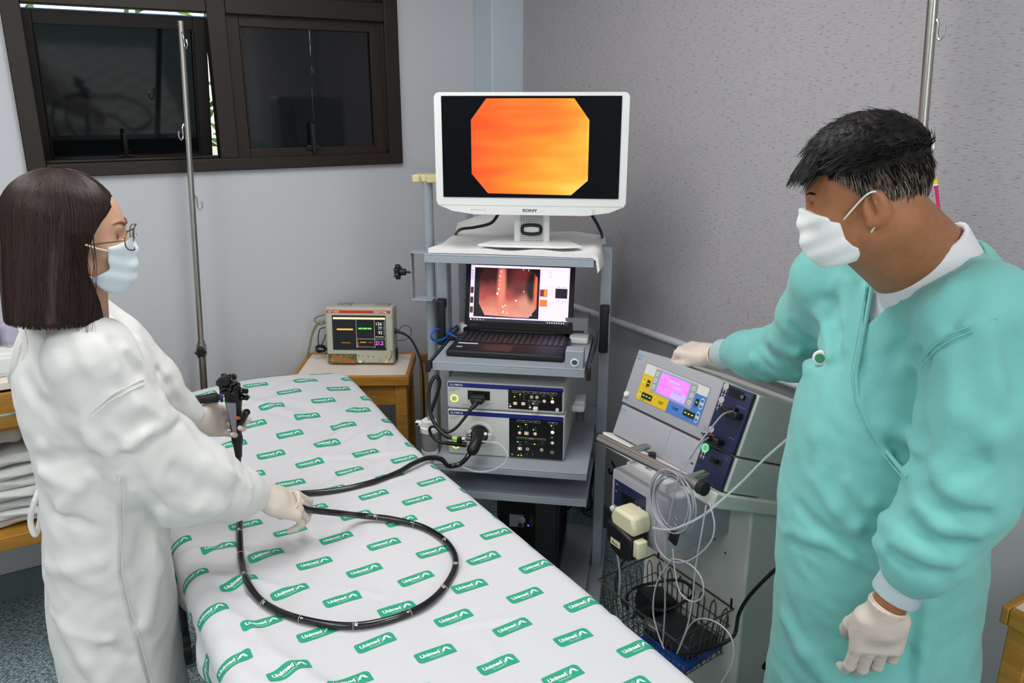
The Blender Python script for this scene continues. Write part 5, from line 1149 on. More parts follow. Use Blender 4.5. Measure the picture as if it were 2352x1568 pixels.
l = MB(); l.use(mat('logo_cyan2', '4aa8e0', .4)); l.text('ERBE', (.010, FYE, -.0165), XA, ZA, .0065, .03, width=.022); l.use(txt); l.text('APC 2', (.010, FYE, -.024), XA, ZA, .003, width=.010); l.plate([(.2055, -.085), (.2058, -.085), (.2058, -.002), (.2055, -.002)], (0, FYE - .0002, 0), XA, ZA); l.plate([(.300, -.058), (.3055, -.055), (.311, -.058), (.3055, -.061)], (0, FYE - .0003, 0), XA, ZA); l.use(cyan); l.text('APC', (.404, FYE - .0002, -.012), XA, ZA, .0032, align='R')
l.build('markings', None, apc, smooth=False)
s = MB(); ringlet(s, (.329, -.0085), .0075, .0108, FYE - .0006, m_=mat('ring_green', '40ff70', emit='30ff60', estr=2.0)); s.use(btn); s.lathe([(.0072, 0), (.0072, .002), (.001, .0024)], (.329, FYE, -.0085), (0, -1, 0)); s.lathe([(.006, 0), (.006, .002), (.001, .002)], (.303, FYE, -.010), (0, -1, 0))
for k in range(4): x = .3245 + .008*(k % 2); z = -.022 - .0105*(k // 2); s.plate([(x - .003, z + .004), (x + .003, z + .004), (x + .003, z + .0015), (x + .001, z + .0015), (x + .001, z - .004), (x - .001, z - .004), (x - .001, z + .0015), (x - .003, z + .0015)][::-1], (0, FYE - .0003, 0), XA, ZA)
s.use(M['panel']); erect(s, .352, .020, .392, .033, M['panel'], 0, .003); s.lathe([(.006, 0), (.006, .006), (.003, .006), (.003, .001)], (.373, FYE, -.026), (0, -1, 0)); s.build('socket_details', None, apc)
# ---- the cart itself
ec = thing('device_cart', 'off-white cabinet cart with steel bar carrying the electrosurgical units beside the man', 'cart', (1.63, 1.38, 0))
def ecl(p): return Vector(p) - ec.location
TM = Matrix.Translation(EA + ER @ Vector((0, 0, -.245)) - ec.location) @ ER.to_4x4()
b = MB(); b.X = TM; b.use(M['offwhite']); b.prism([(-.006, -.030), (.425, -.030), (.430, .0), (.430, .40), (-.006, .40), (-.012, 0)], (0, 0, 0), XA, YA, .036); b.build('top_tray', None, ec, bevel=.004)
b = MB(); b.box(ecl((1.42 + .22, 1.377, .475)), (.44, .380, .70)); b.build('cabinet', M['offwhite'], ec, bevel=.006)
b = MB(); b.use(M['panel'])
for (a_, z_) in ((1.48, .20), (1.50, .30)): b.cyl(ecl((a_ + .03, 1.1872, z_)), ecl((a_ + .03, 1.1858, z_)), .013 if z_ > .25 else .006, seg=16)
for (yy, zz) in ((1.45, .60), (1.30, .66), (1.26, .64)): b.cyl(ecl((1.4205, yy, zz)), ecl((1.419, yy, zz)), .003, seg=8)
b.build('plug_caps', None, ec)
b = MB(); b.box(ecl((1.60, 1.377, .105)), (.50, .46, .04)); b.build('base_plate', M['esu_grey'], ec, bevel=.01)
for sx in (1.40, 1.80):
    for sy in (1.19, 1.565): b = MB(); b.cyl(ecl((sx - .0, sy - .012, .042)), ecl((sx, sy + .012, .042)), .041, seg=24); b.cyl(ecl((sx, sy, .05)), ecl((sx, sy, .086)), .012); b.build('caster', M['black_rubber'], ec)
h0, h1 = P(1376, 1005, x=1.20), P(1614, 1121, x=1.20)
b = MB(); b.use(M['steel']); b.cyl(ecl(h0), ecl(h1), .0125, seg=24); u = (h1 - h0).normalized(); b.use(M['black']); b.cyl(ecl(h0 - u*.004), ecl(h0 + u*.004), .0132); b.cyl(ecl(h1 - u*.010), ecl(h1 + u*.008), .0155); b.build('handle_bar', None, ec)
for k in (.25, .8): q = h0.lerp(h1, k); b = MB(); b.rbox(ecl(q + Vector((.045, 0, -.012))), (.085, .022, .012), .004); b.build('handle_bracket', M['steel'], ec)
# ---- pump under the tray
pu = thing('irrigation_pump', 'grey irrigation pump with cream and black roller head hanging under the cart tray', 'pump', (1.205, 1.362, .690))
b = MB(); b.use(M['esu_grey']); b.rbox((.115, .0, .082), (.23, .212, .155), .008); b.use(mat('pump_light', 'cfcfcd', .5)); b.rbox((.10, 0, .170), (.16, .15, .03), .004); b.use(M['black']); b.cyl((.08, .045, .183), (.08, .045, .205), .010)
b.build('casing', None, pu)
PXU = (0, -1, 0)
b = MB(); o = Vector((-.0008, 0, 0)); b.use(M['esu_navy']); b.plate(rrect(-.092, .062, .03, .135, .002), o, PXU, ZA); b.use(M['panel']); b.plate([(-.062, .082), (-.012, .082), (-.012, .110), (-.062, .110)], o + Vector((-.0006, 0, 0)), PXU, ZA)
b.use(M['white_ink'])
for k, s_ in enumerate(('Flow', 'Ext', '+')): b.text(s_, (-.0014, .086, .122 - k*.020), PXU, ZA, .0035)
b.ring([(-.0015, -(.008 + .009*math.cos(a/3)), .090 + .009*math.sin(a/3)) for a in range(19)], .0012, 6, closed=True); b.build('control_panel', None, pu)
b = MB(); b.lathe([(.0075, 0), (.0075, .005), (.001, .007)], (0, .095, .048), (-1, 0, 0)); b.build('power_button', M['white_pl'], pu)
b = MB(); b.use(mat('pump_logo', '4aa8e0', .4)); b.text('ERBE', (-.001, -.05, .128), PXU, ZA, .005, .03, width=.016); b.use(txt); b.text('EIP 2', (.035, .02, .1862), PXU, (1, 0, 0), .006, .02, width=.02); b.build('markings', None, pu, smooth=False)
b = MB(); cr = mat('cream_head', 'dcd6b4', .4); b.use(cr); b.prism([(-.030, .05), (.052, .05), (.056, .075), (.048, .102), (-.022, .102), (-.034, .075)], (-.058, 0, 0), PXU, ZA, .058); b.build('roller_cover', None, pu, bevel=.008)
b = MB(); b.use(M['black']); pts_ = [(-.040, .062), (-.040, .020), (-.020, -.012), (.014, -.026), (.048, -.016), (.052, .048)]; b.prism(pts_, (-.064, 0, 0), PXU, ZA, .06); b.use(cr); b.plate(rrect(-.022, .004, .016, .022, .002), (-.0646, 0, 0), PXU, ZA); b.use(M['panel']); b.plate([(-.014, .016), (-.014, .009), (.008, .009), (.008, .011), (-.011, .011), (-.011, .016)], (-.0652, 0, 0), PXU, ZA); b.build('roller_lever', None, pu, bevel=.006)
b = MB(); b.use(cr); b.rbox((-.04, -.062, .022), (.03, .022, .045), .004); b.build('tube_clip', None, pu)
# ---- basket and what lies in it
bk = thing('wire_basket', 'dark wire basket hooked on the front of the off-white cart', 'basket', (1.315, 1.36, .355))
rim = [(1.202, 1.505), (1.418, 1.520), (1.418, 1.215), (1.202, 1.198)]; bot = [(1.222, 1.49), (1.415, 1.50), (1.415, 1.235), (1.222, 1.218)]
def bp_(e, t_, z_k):
    def on(L, e, t_): a, c = L[e], L[(e+1) % 4]; return a[0] + (c[0]-a[0])*t_, a[1] + (c[1]-a[1])*t_
    a, c = on(rim, e, t_), on(bot, e, t_); return Vector((c[0] + (a[0]-c[0])*z_k - 1.315, c[1] + (a[1]-c[1])*z_k - 1.36, z_k*.145))
M['wire'] = mat('basket_wire', '6a655c', .35, .8); b = MB(); b.use(M['wire'])
b.ring([bp_(e, 0, 1) for e in range(4)], .0028, 8, closed=True)
for zk in (0, .3, .62): b.ring([bp_(e, 0, zk) for e in range(4)], .0016, 6, closed=True)
for e, n in ((0, 5), (1, 7), (2, 5), (3, 7)):
    for k in range(n):
        t0, t1 = (k + .28)/n, (k + .72)/n
        b.tube([bp_(e, t0, 0), bp_(e, t0, .75), bp_(e, t0 + .03, .9), bp_(e, (t0+t1)/2, .93), bp_(e, t1 - .03, .9), bp_(e, t1, .75), bp_(e, t1, 0)], .0015, 6, 3)
for k in range(8): t_ = (k + .5)/8; b.cyl(bp_(1, t_, 0), bp_(3, 1 - t_, 0), .0015, seg=6)
for k in range(6): t_ = (k + .5)/6; b.cyl(bp_(0, t_, 0), bp_(2, 1 - t_, 0), .0015, seg=6)
b.build('wire_frame', None, bk)
for yy in (1.505, 1.225): b = MB(); b.tube([(.104, yy - 1.36, .140), (.104, yy - 1.36, .165), (.1025, yy - 1.36, .168)], .003, 8); b.build('hook', M['black'], bk)
fp = thing('foot_pedal', 'dark grey foot pedal with blue edge lying in the wire basket', 'pedal', (1.325, 1.31, .3575), (0, 0, R(8)))
b = MB(); b.rbox((0, 0, .011), (.15, .16, .022), .006); b.build('base', mat('pedal_blue', '1c55b4', .4), fp)
b = MB(); b.X = Matrix.Rotation(R(8), 4, 'Y'); b.rbox((0.0, .0, .042), (.125, .15, .035), .008); b.build('pedal_plate', mat('pedal_grey', '303238', .45), fp)
b = MB(); b.rbox((-.045, .055, .060), (.03, .05, .016), .003); b.build('steel_plate', M['steel'], fp)
bx2 = thing('adapter_box', 'black boxy adapter lying on top in the back of the wire basket', 'adapter', (1.352, 1.435, .359), (0, 0, R(-10)))
b = MB(); b.rbox((0, 0, .055), (.085, .085, .055), .008, rot=Matrix.Rotation(R(14), 3, 'Y')); b.rbox((0, 0, .016), (.08, .09, .03), .008); b.build('casing', M['black'], bx2)
# ---- wires and tubes
def wr(name, label, pts, r, m_, n=8): q = MB(); q.tube(pts, r, 8, n); return tag(q.build(name, m_), label, 'cable')
def PX(px_, py_, x): return P(px_, py_, x=x)
wr('basket_cable', 'black cable looped over the black adapter in the wire basket', [PX(1440, 1400, 1.25), PX(1445, 1358, 1.26), PX(1500, 1338, 1.33), PX(1560, 1332, 1.37), PX(1590, 1352, 1.36), PX(1585, 1372, 1.33), PX(1530, 1400, 1.27), PX(1480, 1395, 1.24), PX(1452, 1420, 1.24)], .0042, M['black_rubber'])
wr('basket_cable', 'black cable coming in behind the left side of the wire basket', [PX(1480, 1262, 1.425), PX(1448, 1275, 1.40), PX(1422, 1305, 1.34), PX(1415, 1350, 1.29), PX(1424, 1375, 1.26), PX(1440, 1390, 1.24)], .0042, M['black_rubber'])
wr('power_lead', 'thick black lead bending from behind the man under the wire basket', [PX(1800, 1292, 1.42), PX(1762, 1325, 1.405), PX(1720, 1370, 1.395), PX(1697, 1410, 1.39), PX(1686, 1458, 1.37), PX(1650, 1482, 1.33), PX(1600, 1497, 1.26), PX(1560, 1502, 1.20)], .0048, M['black_rubber'])
gw = mat('grey_lead', '9c9ca4', .4); gwl = mat('grey_lead_light', 'b4b4bc', .4); ct_ = mat('clear_hose', 'c8d2cc', .15, alpha=.6)
hb_ = h0.lerp(h1, .82)
ctr = hb_ + Vector((-.004, 0, -.055)); cu = Vector((0, -1, 0)); cp_ = []
random.seed(21)
for k in range(7*14):
    a = 2*math.pi*k/14 + math.pi/2; tr = k/14; rr_ = .060 + .006*math.sin(tr*2.3) ; cp_.append(ctr + cu*(rr_*1.02*math.cos(a) + .006*math.sin(tr*3)) + Vector((-.014 - .0022*tr + .006*math.sin(a), 0, rr_*1.08*math.sin(a) + .005*math.cos(tr*2.1))))
lead_in = [PX(1684, 944, 1.355), PX(1660, 952, 1.31), PX(1632, 985, 1.26), PX(1600, 1025, 1.215), PX(1570, 1070, 1.185)]
wr('active_lead', 'grey lead from the upper navy plug wound in a coil over the steel bar', lead_in + cp_, .0021, gw, 4)
wr('neutral_lead', 'grey lead from the red lit plug falling down over the steel bar', [PX(1627, 1005, 1.30), PX(1605, 1022, 1.24), PX(1580, 1062, 1.19), PX(1560, 1090, 1.17), PX(1548, 1140, 1.165), PX(1535, 1210, 1.17), PX(1528, 1300, 1.175), PX(1527, 1400, 1.18), PX(1522, 1480, 1.185)], .0021, gw)
wr('loose_lead', 'light grey lead hanging in a long open loop below the coiled lead', [PX(1508, 1180, 1.17), PX(1506, 1245, 1.17), PX(1535, 1285, 1.17), PX(1580, 1288, 1.17), PX(1628, 1250, 1.17), PX(1641, 1205, 1.17), PX(1628, 1150, 1.17)], .0018, gwl)
wr('loose_lead', 'light grey lead making a small closed loop in front of the basket back', [PX(1545, 1260, 1.17), PX(1550, 1310, 1.17), PX(1562, 1360, 1.17), PX(1590, 1381, 1.17), PX(1614, 1368, 1.17), PX(1612, 1330, 1.17), PX(1590, 1300, 1.17), PX(1560, 1285, 1.17), PX(1538, 1290, 1.168), PX(1508, 1340, 1.17), PX(1500, 1400, 1.17), PX(1510, 1450, 1.17), PX(1525, 1490, 1.17)], .0018, gwl)
wr('loose_lead', 'light grey lead running straight down from the coil towards the bed edge', [PX(1622, 1160, 1.17), PX(1612, 1220, 1.17), PX(1598, 1300, 1.175), PX(1590, 1380, 1.18), PX(1578, 1440, 1.18), PX(1555, 1500, 1.18)], .0018, gwl)
wr('loose_lead', 'light grey lead curving over the lower right corner of the basket', [PX(1560, 1490, 1.19), PX(1585, 1435, 1.19), PX(1615, 1420, 1.19), PX(1655, 1435, 1.19), PX(1682, 1470, 1.19), PX(1682, 1520, 1.19), PX(1655, 1570, 1.19)], .0018, gwl)
wr('clear_hose', 'clear hose from the pump clip rising behind the man', [PX(1500, 1212, 1.155), PX(1545, 1215, 1.15), PX(1610, 1186, 1.17), PX(1655, 1150, 1.20), PX(1700, 1110, 1.23), PX(1760, 1050, 1.26), PX(1830, 990, 1.29)], .0028, ct_)
wr('clear_hose', 'clear hose hanging from the left side of the pump into the basket', [PX(1436, 1200, 1.20), PX(1420, 1225, 1.20), PX(1412, 1250, 1.20), PX(1421, 1290, 1.205), PX(1424, 1340, 1.21), PX(1422, 1370, 1.215), PX(1432, 1415, 1.22)], .0026, ct_)
tg = thing('key_tag', 'small black tag hanging on a chain from the coiled grey lead', 'tag', PX(1548, 1232, 1.165)); b = MB(); b.rbox((0, 0, 0), (.008, .026, .036), .003, rot=Matrix.Rotation(R(12), 3, 'X')); b.build('tag_body', M['black'], tg)
b = MB()
for k in range(5): c = Vector((0, -.002*k*.5, .021 + k*.007)); b.ring([c + Vector((.0 if k % 2 else .0032*math.cos(a), .0032*math.cos(a) if k % 2 else 0, .0045*math.sin(a))) for a in [2*math.pi*i/10 for i in range(10)]], .0008, 5, closed=True)
b.build('chain', M['chrome'], tg)
# ================================================================ people: frame r (right of the viewer), f (away), z
def Q(px, py, f):
    u = (px - 1176)/FPX; v = -(py - 784)/FPX; t = f/(math.cos(PITCH) + v*math.sin(PITCH))
    return np.array([u*t, f, HC + t*(-math.sin(PITCH) + v*math.cos(PITCH))])
def rfz_world(p): return Vector((p[0]*FY + p[1]*FX, -p[0]*FX + p[1]*FY, p[2]))
def world_rfz(x, y, z): return np.array([x*FY - y*FX, x*FX + y*FY, z])
def d_loft(p, rows, yaw):
    """stack of ellipses: rows of (z, centre r, centre f, half depth, half width), depth along yaw"""
    R_ = np.array(rows, float); R_ = R_[np.argsort(R_[:, 0])]; z = p[..., 2]
    zz = np.linspace(R_[0, 0], R_[-1, 0], 160); k = [np.interp(zz, R_[:, 0], R_[:, i]) for i in range(1, 5)]
    ker = np.ones(15)/15
    k = [np.convolve(np.pad(q, 7, mode='edge'), ker, 'valid') for q in k]
    cr, cf, a, b = [np.interp(z, zz, q).astype(np.float32) for q in k]
    x = p[..., 0] - cr; y = p[..., 1] - cf; c, s = math.cos(yaw), math.sin(yaw)
    e1 = x*c + y*s; e2 = -x*s + y*c
    d = (np.sqrt((e1/a)**2 + (e2/b)**2) - 1)*np.minimum(a, b)
    dz = np.maximum(z - R_[-1, 0], R_[0, 0] - z)
    return np.where(dz > 0, np.sqrt(np.maximum(d, 0)**2 + dz**2) + np.minimum(d, 0)*0, np.maximum(d, dz))
def d_poly(p, pts, radii):
    d = None
    for i in range(len(pts) - 1):
        q = d_cap(p, pts[i], pts[i+1], radii[i], radii[i+1]); d = q if d is None else smin(d, q, 0.02)
    return d
def folds(p, L):
    out = np.zeros(p.shape[:-1], np.float32)
    for pts, w_, a in L:
        for i in range(len(pts) - 1):
            q = d_seg(p, pts[i], pts[i+1]); out += a*np.exp(-(q/w_)**2)
    return out
def cloth_noise(p, k=1.0, seed=0):
    x, y, z = p[..., 0]*k, p[..., 1]*k, p[..., 2]*k; s = seed*1.7
    w1 = np.sin(17*x + 9*z + s) + np.sin(13*y - 11*z + 2*s)
    return 0.40*np.sin(23*z + 19*x + 1.7*w1 + s) + 0.35*np.sin(31*y - 16*z + 1.5*w1) + 0.25*np.sin(47*z - 37*x + 2.2*w1 + 3*s)
def banded(base, extra, band=0.035):
    def fn(p):
        d = base(p); m = np.abs(d) < band
        if m.any(): d[m] = d[m] - extra(p[m])
        return d
    return fn
def hand_parts(W, d, n, s, curls, thumb, sc=1.0):
    """wrist point, direction to the fingers, back-of-hand normal, thumb side; three bend angles per finger"""
    W, d, n, s = [np.array(q, float) for q in (W, d, n, s)]
    d /= np.linalg.norm(d); n = n - d*(n @ d); n /= np.linalg.norm(n); s0 = np.cross(d, n); s = s0 if s0 @ s > 0 else -s0
    L = [[.043, .026, .021], [.047, .030, .022], [.043, .028, .022], [.034, .021, .019]]
    off = [.030, .0105, -.0095, -.0285]; bl = [.088, .092, .088, .080]; rad = [.0092, .0094, .0090, .0080]
    fingers = []
    for i in range(4):
        p = W + (d*bl[i] + s*off[i] + n*0.002)*sc; pts = [p.copy()]; a = 0.0; spread = (1.5 - i)*0.045
        for k in range(3):
            a += curls[i][k]; dr = d*math.cos(a) - n*math.sin(a) + s*spread*math.cos(a)
            dr /= np.linalg.norm(dr); p = p + dr*L[i][k]*sc; pts.append(p.copy())
        fingers.append((pts, [rad[i]*sc*1.05, rad[i]*sc, rad[i]*sc*.93, rad[i]*sc*.8]))
    p = W + (d*.022 + s*.026 - n*.006)*sc; pts = [p.copy()]
    for (a, b_, c), l in zip(thumb, (.044, .034, .027)):
        dr = d*a + s*b_ + n*c; dr /= np.linalg.norm(dr); p = p + dr*l*sc; pts.append(p.copy())
    fingers.append((pts, [.0135*sc, .0115*sc, .0105*sc, .0085*sc]))
    B = np.array([d, s, n]).T
    def fn(q, inf=0.0):
        h = d_rbox(q, W + (d*.050 + s*.001)*sc, np.array([.043, .040, .0150])*sc, .0145*sc, B)
        h = smin(h, d_cap(q, W - d*.02, W + d*.03*sc, .027*sc, .026*sc), .022)
        h = smin(h, d_cap(q, W + (d*.025 + s*.022 - n*.006)*sc, W + (d*.06 + s*.030 - n*.006)*sc, .0165*sc, .012*sc), .012)
        for i in range(4):
            pt, rr = fingers[i]; h = smin(h, d_cap(q, pt[0] - d*.02*sc, pt[0], .0085*sc, rr[0]), .006)
        g = None
        for pt, rr in fingers:
            f_ = None
            for k in range(3):
                c = d_cap(q, pt[k], pt[k+1], rr[k], rr[k+1]); f_ = c if f_ is None else smin(f_, c, .004)
            h = smin(h, f_, .0045)
        return h - inf
    pts = np.array([W - d*.04] + [x for pt, _ in fingers for x in pt])
    return fn, pts.min(0) - .035, pts.max(0) + .035, fingers
M['glove'] = mat('latex_glove', 'd9cbbf', .45, sss=.15, bump=(90, .25, .004))
M['bead'] = mat('glove_bead', 'ded8bf', .45)
def person(name, label, base):
    o = bpy.data.objects.new(name, None); COL.objects.link(o); o.empty_display_size = .05
    o.location = rfz_world((base[0], base[1], 0)); o.rotation_euler = (0, 0, YAW); tag(o, label, 'person'); return o
def place(name, V, F_, m, parent, base, relax=1):
    return np_obj(name, V - np.array([base[0], base[1], 0]), F_, m, parent, relax)
def local_mb(base):
    b = MB(); b.X = Matrix.Translation((-base[0], -base[1], 0)); return b
def ring_around(b, c, ax, rad, r, rot=0.0, squash=1.0, n=28):
    ax = Vector(ax).normalized(); u = ax.orthogonal().normalized(); w_ = ax.cross(u); c = Vector(c)
    b.ring([c + (u*math.cos(2*math.pi*k/n) + w_*math.sin(2*math.pi*k/n)*squash)*rad for k in range(n)], r, 8, closed=True)
def strands(b, roots, fn, n, seg=4, r0=.0009, r1=.00025, sides=3):
    for k in range(n):
        pts = fn(k)
        if pts is not None: b.ring(pts, list(np.linspace(r0, r1, len(pts))), sides, cap=False)
# ================================================================ the man in the turquoise coat
MBASE = (0.72, 1.36)
man = person('person', 'man in turquoise surgical coat, white mask and gloves, hand on the grey device', MBASE)
skin = mat('skin_tan', 'a46d49', .5, sss=.12, vary=(60, .10), bump=(240, .1, .002))
def hair_skin(): pass
HY, HP = R(180 - 22), R(13)                       # head yaw (towards the viewer's left) and downward tilt
hf = np.array([math.cos(HY)*math.cos(HP), -math.sin(HY)*math.cos(HP)*-1*0 + math.sin(HY)*math.cos(HP), -math.sin(HP)])
hl = np.array([-math.sin(HY), math.cos(HY), 0.0]); hl = hl if hl[1] < 0 else -hl      # his left side, towards the viewer
hu = np.cross(hf, hl); hu = hu if hu[2] > 0 else -hu
HS = .875
HO = Q(2012, 478, 1.205) - hl*.080*HS + hf*.010*HS   # middle of the head, at ear height
HM = np.array([hf, hl, hu]).T                     # head axes as columns
def H(x, y, z, S=HS): return HO + HM @ np.array([x, y, z])*S
def head_field(S=1.0, fem=0.0, HO=None, HM=None, jaw=1.0, nose=0.0):
    def fn(p):
        q = ((p - HO.astype(np.float32)) @ HM.astype(np.float32))/S
        q[..., 2] = np.where(q[..., 2] < 0, q[..., 2]/jaw, q[..., 2])
        d = d_ell(q, (-.004, 0, .048), (.097, .075, .088))
        d = smin(d, d_ell(q, (.045, 0, .012), (.055, .058, .080)), .03)
        d = smin(d, d_ell(q, (.045, 0, -.048), (.048, .047 - .004*fem, .048)), .03)
        d = smin(d, d_cap(q, (.010, .046, -.052), (.078, .014, -.078), .019, .016), .022)
        d = smin(d, d_cap(q, (.010, -.046, -.052), (.078, -.014, -.078), .019, .016), .022)
        d = smin(d, d_ell(q, (.086, 0, -.078), (.018, .020, .015)), .018)
        d = smin(d, d_cap(q, (.088, -.032, .034), (.088, .032, .034), .011, .011), .012)      # brow
        d = smin(d, d_cap(q, (.093, 0, .022), (.112 - nose, 0, -.012), .0075, .0115), .010)           # nose
        for s in (-1, 1):
            d = smin(d, d_ell(q, (.104 - nose, .011*s, -.016), (.010, .008, .008)), .006)
            d = smin(d, d_ell(q, (.068, .040*s, -.012), (.022, .018, .018)), .02)             # cheek bone
            e = d_ell(q, (.094, .031*s, .016), (.012, .016, .010)); d = -smin(-d, e, .008)      # eye socket
            d = smin(d, d_ell(q, (.079, .031*s, .016), (.0125, .0145, .0105)), .003)            # lid
        d = smin(d, d_cap(q, (.094, -.018, -.048), (.094, .018, -.048), .007, .007), .006)
        for s in (-1, 1):                                                                     # ears
            y = .076*s
            rot = rot_to((.95, .0, .25))
            e = d_ell(q, (-.010, y, .000), (.021, .010, .035)); i_ = d_ell(q, (-.005, y + .0065*s, .003), (.0115, .009, .022))
            e = -smin(-e, i_, .004); e = smin(e, d_ell(q, (-.001, y + .002*s, -.028), (.010, .006, .010)), .006)
            e = smin(e, d_cap(q, (.006, y - .002*s, .004), (.004, y + .001*s, -.012), .005, .005), .004)
            e = smin(e, d_cap(q, (-.008, y + .004*s, .016), (-.014, y + .004*s, -.010), .0035, .003), .004)
            d = smin(d, e, .005)
        return d*S
    return fn
man_head = head_field(HS, 0, HO, HM, jaw=.86, nose=.010)
NECK0 = H(-.030, 0, -.030); NECK1 = Q(2108, 585, 1.335); NAX = np.array([-.56, .10, .82]); NAX /= np.linalg.norm(NAX)
ML = dict(S=np.array([.735, 1.185, 1.430]), E=Q(2212, 1118, 1.150), W=Q(2054, 1368, 1.165))
MR = dict(S=np.array([.640, 1.540, 1.415]), E=Q(1825, 795, 1.72), W=world_rfz(1.482, 1.384, 1.132))
TYW = R(180 + 18); BF = 1.415
def man_rows(shrink=0.0):
    out = []
    for y, a, b, lat in ((1568, 1764, 2215, .19), (1450, 1775, 2238, .185), (1350, 1782, 2250, .18), (1250, 1785, 2256, .18), (1150, 1790, 2262, .18), (1080, 1803, 2268, .18), (1000, 1819, 2275, .18), (900, 1850, 2285, .18), (820, 1893, 2295, .178), (740, 1930, 2300, .172), (670, 1965, 2280, .155), (610, 1995, 2235, .115), (570, 2050, 2200, .07)):
        p, q = Q(a, y, BF), Q(b, y, BF); h = (q[0] - p[0])/2
        out.append((p[2], (p[0] + q[0])/2, BF, max(math.sqrt(max(h*h - (lat*.309)**2, 1e-4))/.951 - shrink, .02), lat - shrink))
    b = out[0]; out.insert(0, (.22, b[1] + .01, BF, b[3] + .02, b[4] + .02)); return out
rows = man_rows()
def man_body(p):
    d = man_head(p)
    n = smin(d_cap(p, NECK0, NECK1, .060, .074), d_cap(p, H(.020, 0, -.055), NECK1 - [.02, 0, .01], .046, .066), .03)
    d = smin(d, n, .022)
    t = d_loft(p, [r_ for r_ in man_rows(.05) if r_[0] > .85], TYW)
    d = smin(d, t, .04)
    for A in (ML, MR):
        w = A['W']; e = A['E']
        d = smin(d, d_poly(p, [A['S'], e, w], [.05, .042, .0275]), .03)
        v = (w - e)/np.linalg.norm(w - e); d = smin(d, d_cap(p, w, w + v*.03, .0275, .024), .01)
    for s in (-1, 1):
        c, q = math.cos(TYW + math.pi/2)*.09*s, math.sin(TYW + math.pi/2)*.09*s
        d = smin(d, d_poly(p, [np.array([.745 + c, BF + q, .87]), np.array([.735 + c, BF + q, .48]), np.array([.75 + c, BF + q, .09])], [.085, .058, .042]), .03)
        d = smin(d, d_cap(p, np.array([.76 + c, BF + q, .05]), np.array([.58 + c, BF - .05 + q, .035]), .045, .034), .03)
    return d
hx, hy, hz = HO
V, F_ = sdf_mesh(man_body, None, None, None, axes=[grid_axis(.42, 1.02, .011, (hx - .17, hx + .15), .0031), grid_axis(1.0, 2.06, .011, (hy - .125, hy + .11), .0031), grid_axis(-.02, hz, .012, (hz - .15, hz + .19), .0031)])
place('body', V, F_, skin, man, MBASE, 1)
# --- coat
tq = mat('turquoise_cotton', '77c1ba', .85, bump=(420, .25, .003), vary=(5, .05), sheen=.2)
tq_seam = tq
def man_coat0(p):
    d = d_loft(p, rows, TYW)
    e, w, s = ML['E'], ML['W'], ML['S']; v = (w - e)/np.linalg.norm(w - e)
    a = d_poly(p, [s + [.0, .03, -.01], s*.5 + e*.5 + [.004, 0, -.01], e + [.0, 0, -.005], e*.45 + w*.55, w - v*.090, w - v*.062], [.088, .084, .080, .070, .058, .046])
    d = smin(d, a, .018)
    e, w, s = MR['E'], MR['W'], MR['S']; v2 = (w - e)/np.linalg.norm(w - e)
    b = d_poly(p, [s, s*.5 + e*.5, e + [0, 0, -.012], e*.5 + w*.5 + [0, 0, -.012], w - v2*.085, w - v2*.055], [.082, .074, .066, .060, .050, .040])
    d = smin(d, b, .035)
    d = smin(d, d_cap(p, ML['S'] + [-.005, .02, .0], NECK1 - NAX*.075 + [.03, -.02, .0], .075, .055), .05)
    d = smin(d, d_cap(p, MR['S'], NECK1 - NAX*.085 + [.0, .03, 0], .066, .05), .05)
    d = smin(d, d_cap(p, NECK1 - NAX*.05 + [.03, .0, 0], NECK1 - NAX*.06, .075, .085), .04)
    hgt = (p - NECK1.astype(np.float32)) @ NAX.astype(np.float32)
    nk = d_cap(p, NECK1 - NAX*.02, NECK1 + NAX*.2, .088, .088)                                   # neck opening
    d = -smin(-d, nk, .008); d = -smin(-d, -(hgt + .022 - 1.3*np.maximum(nk - .03, 0)), .006)
    return d
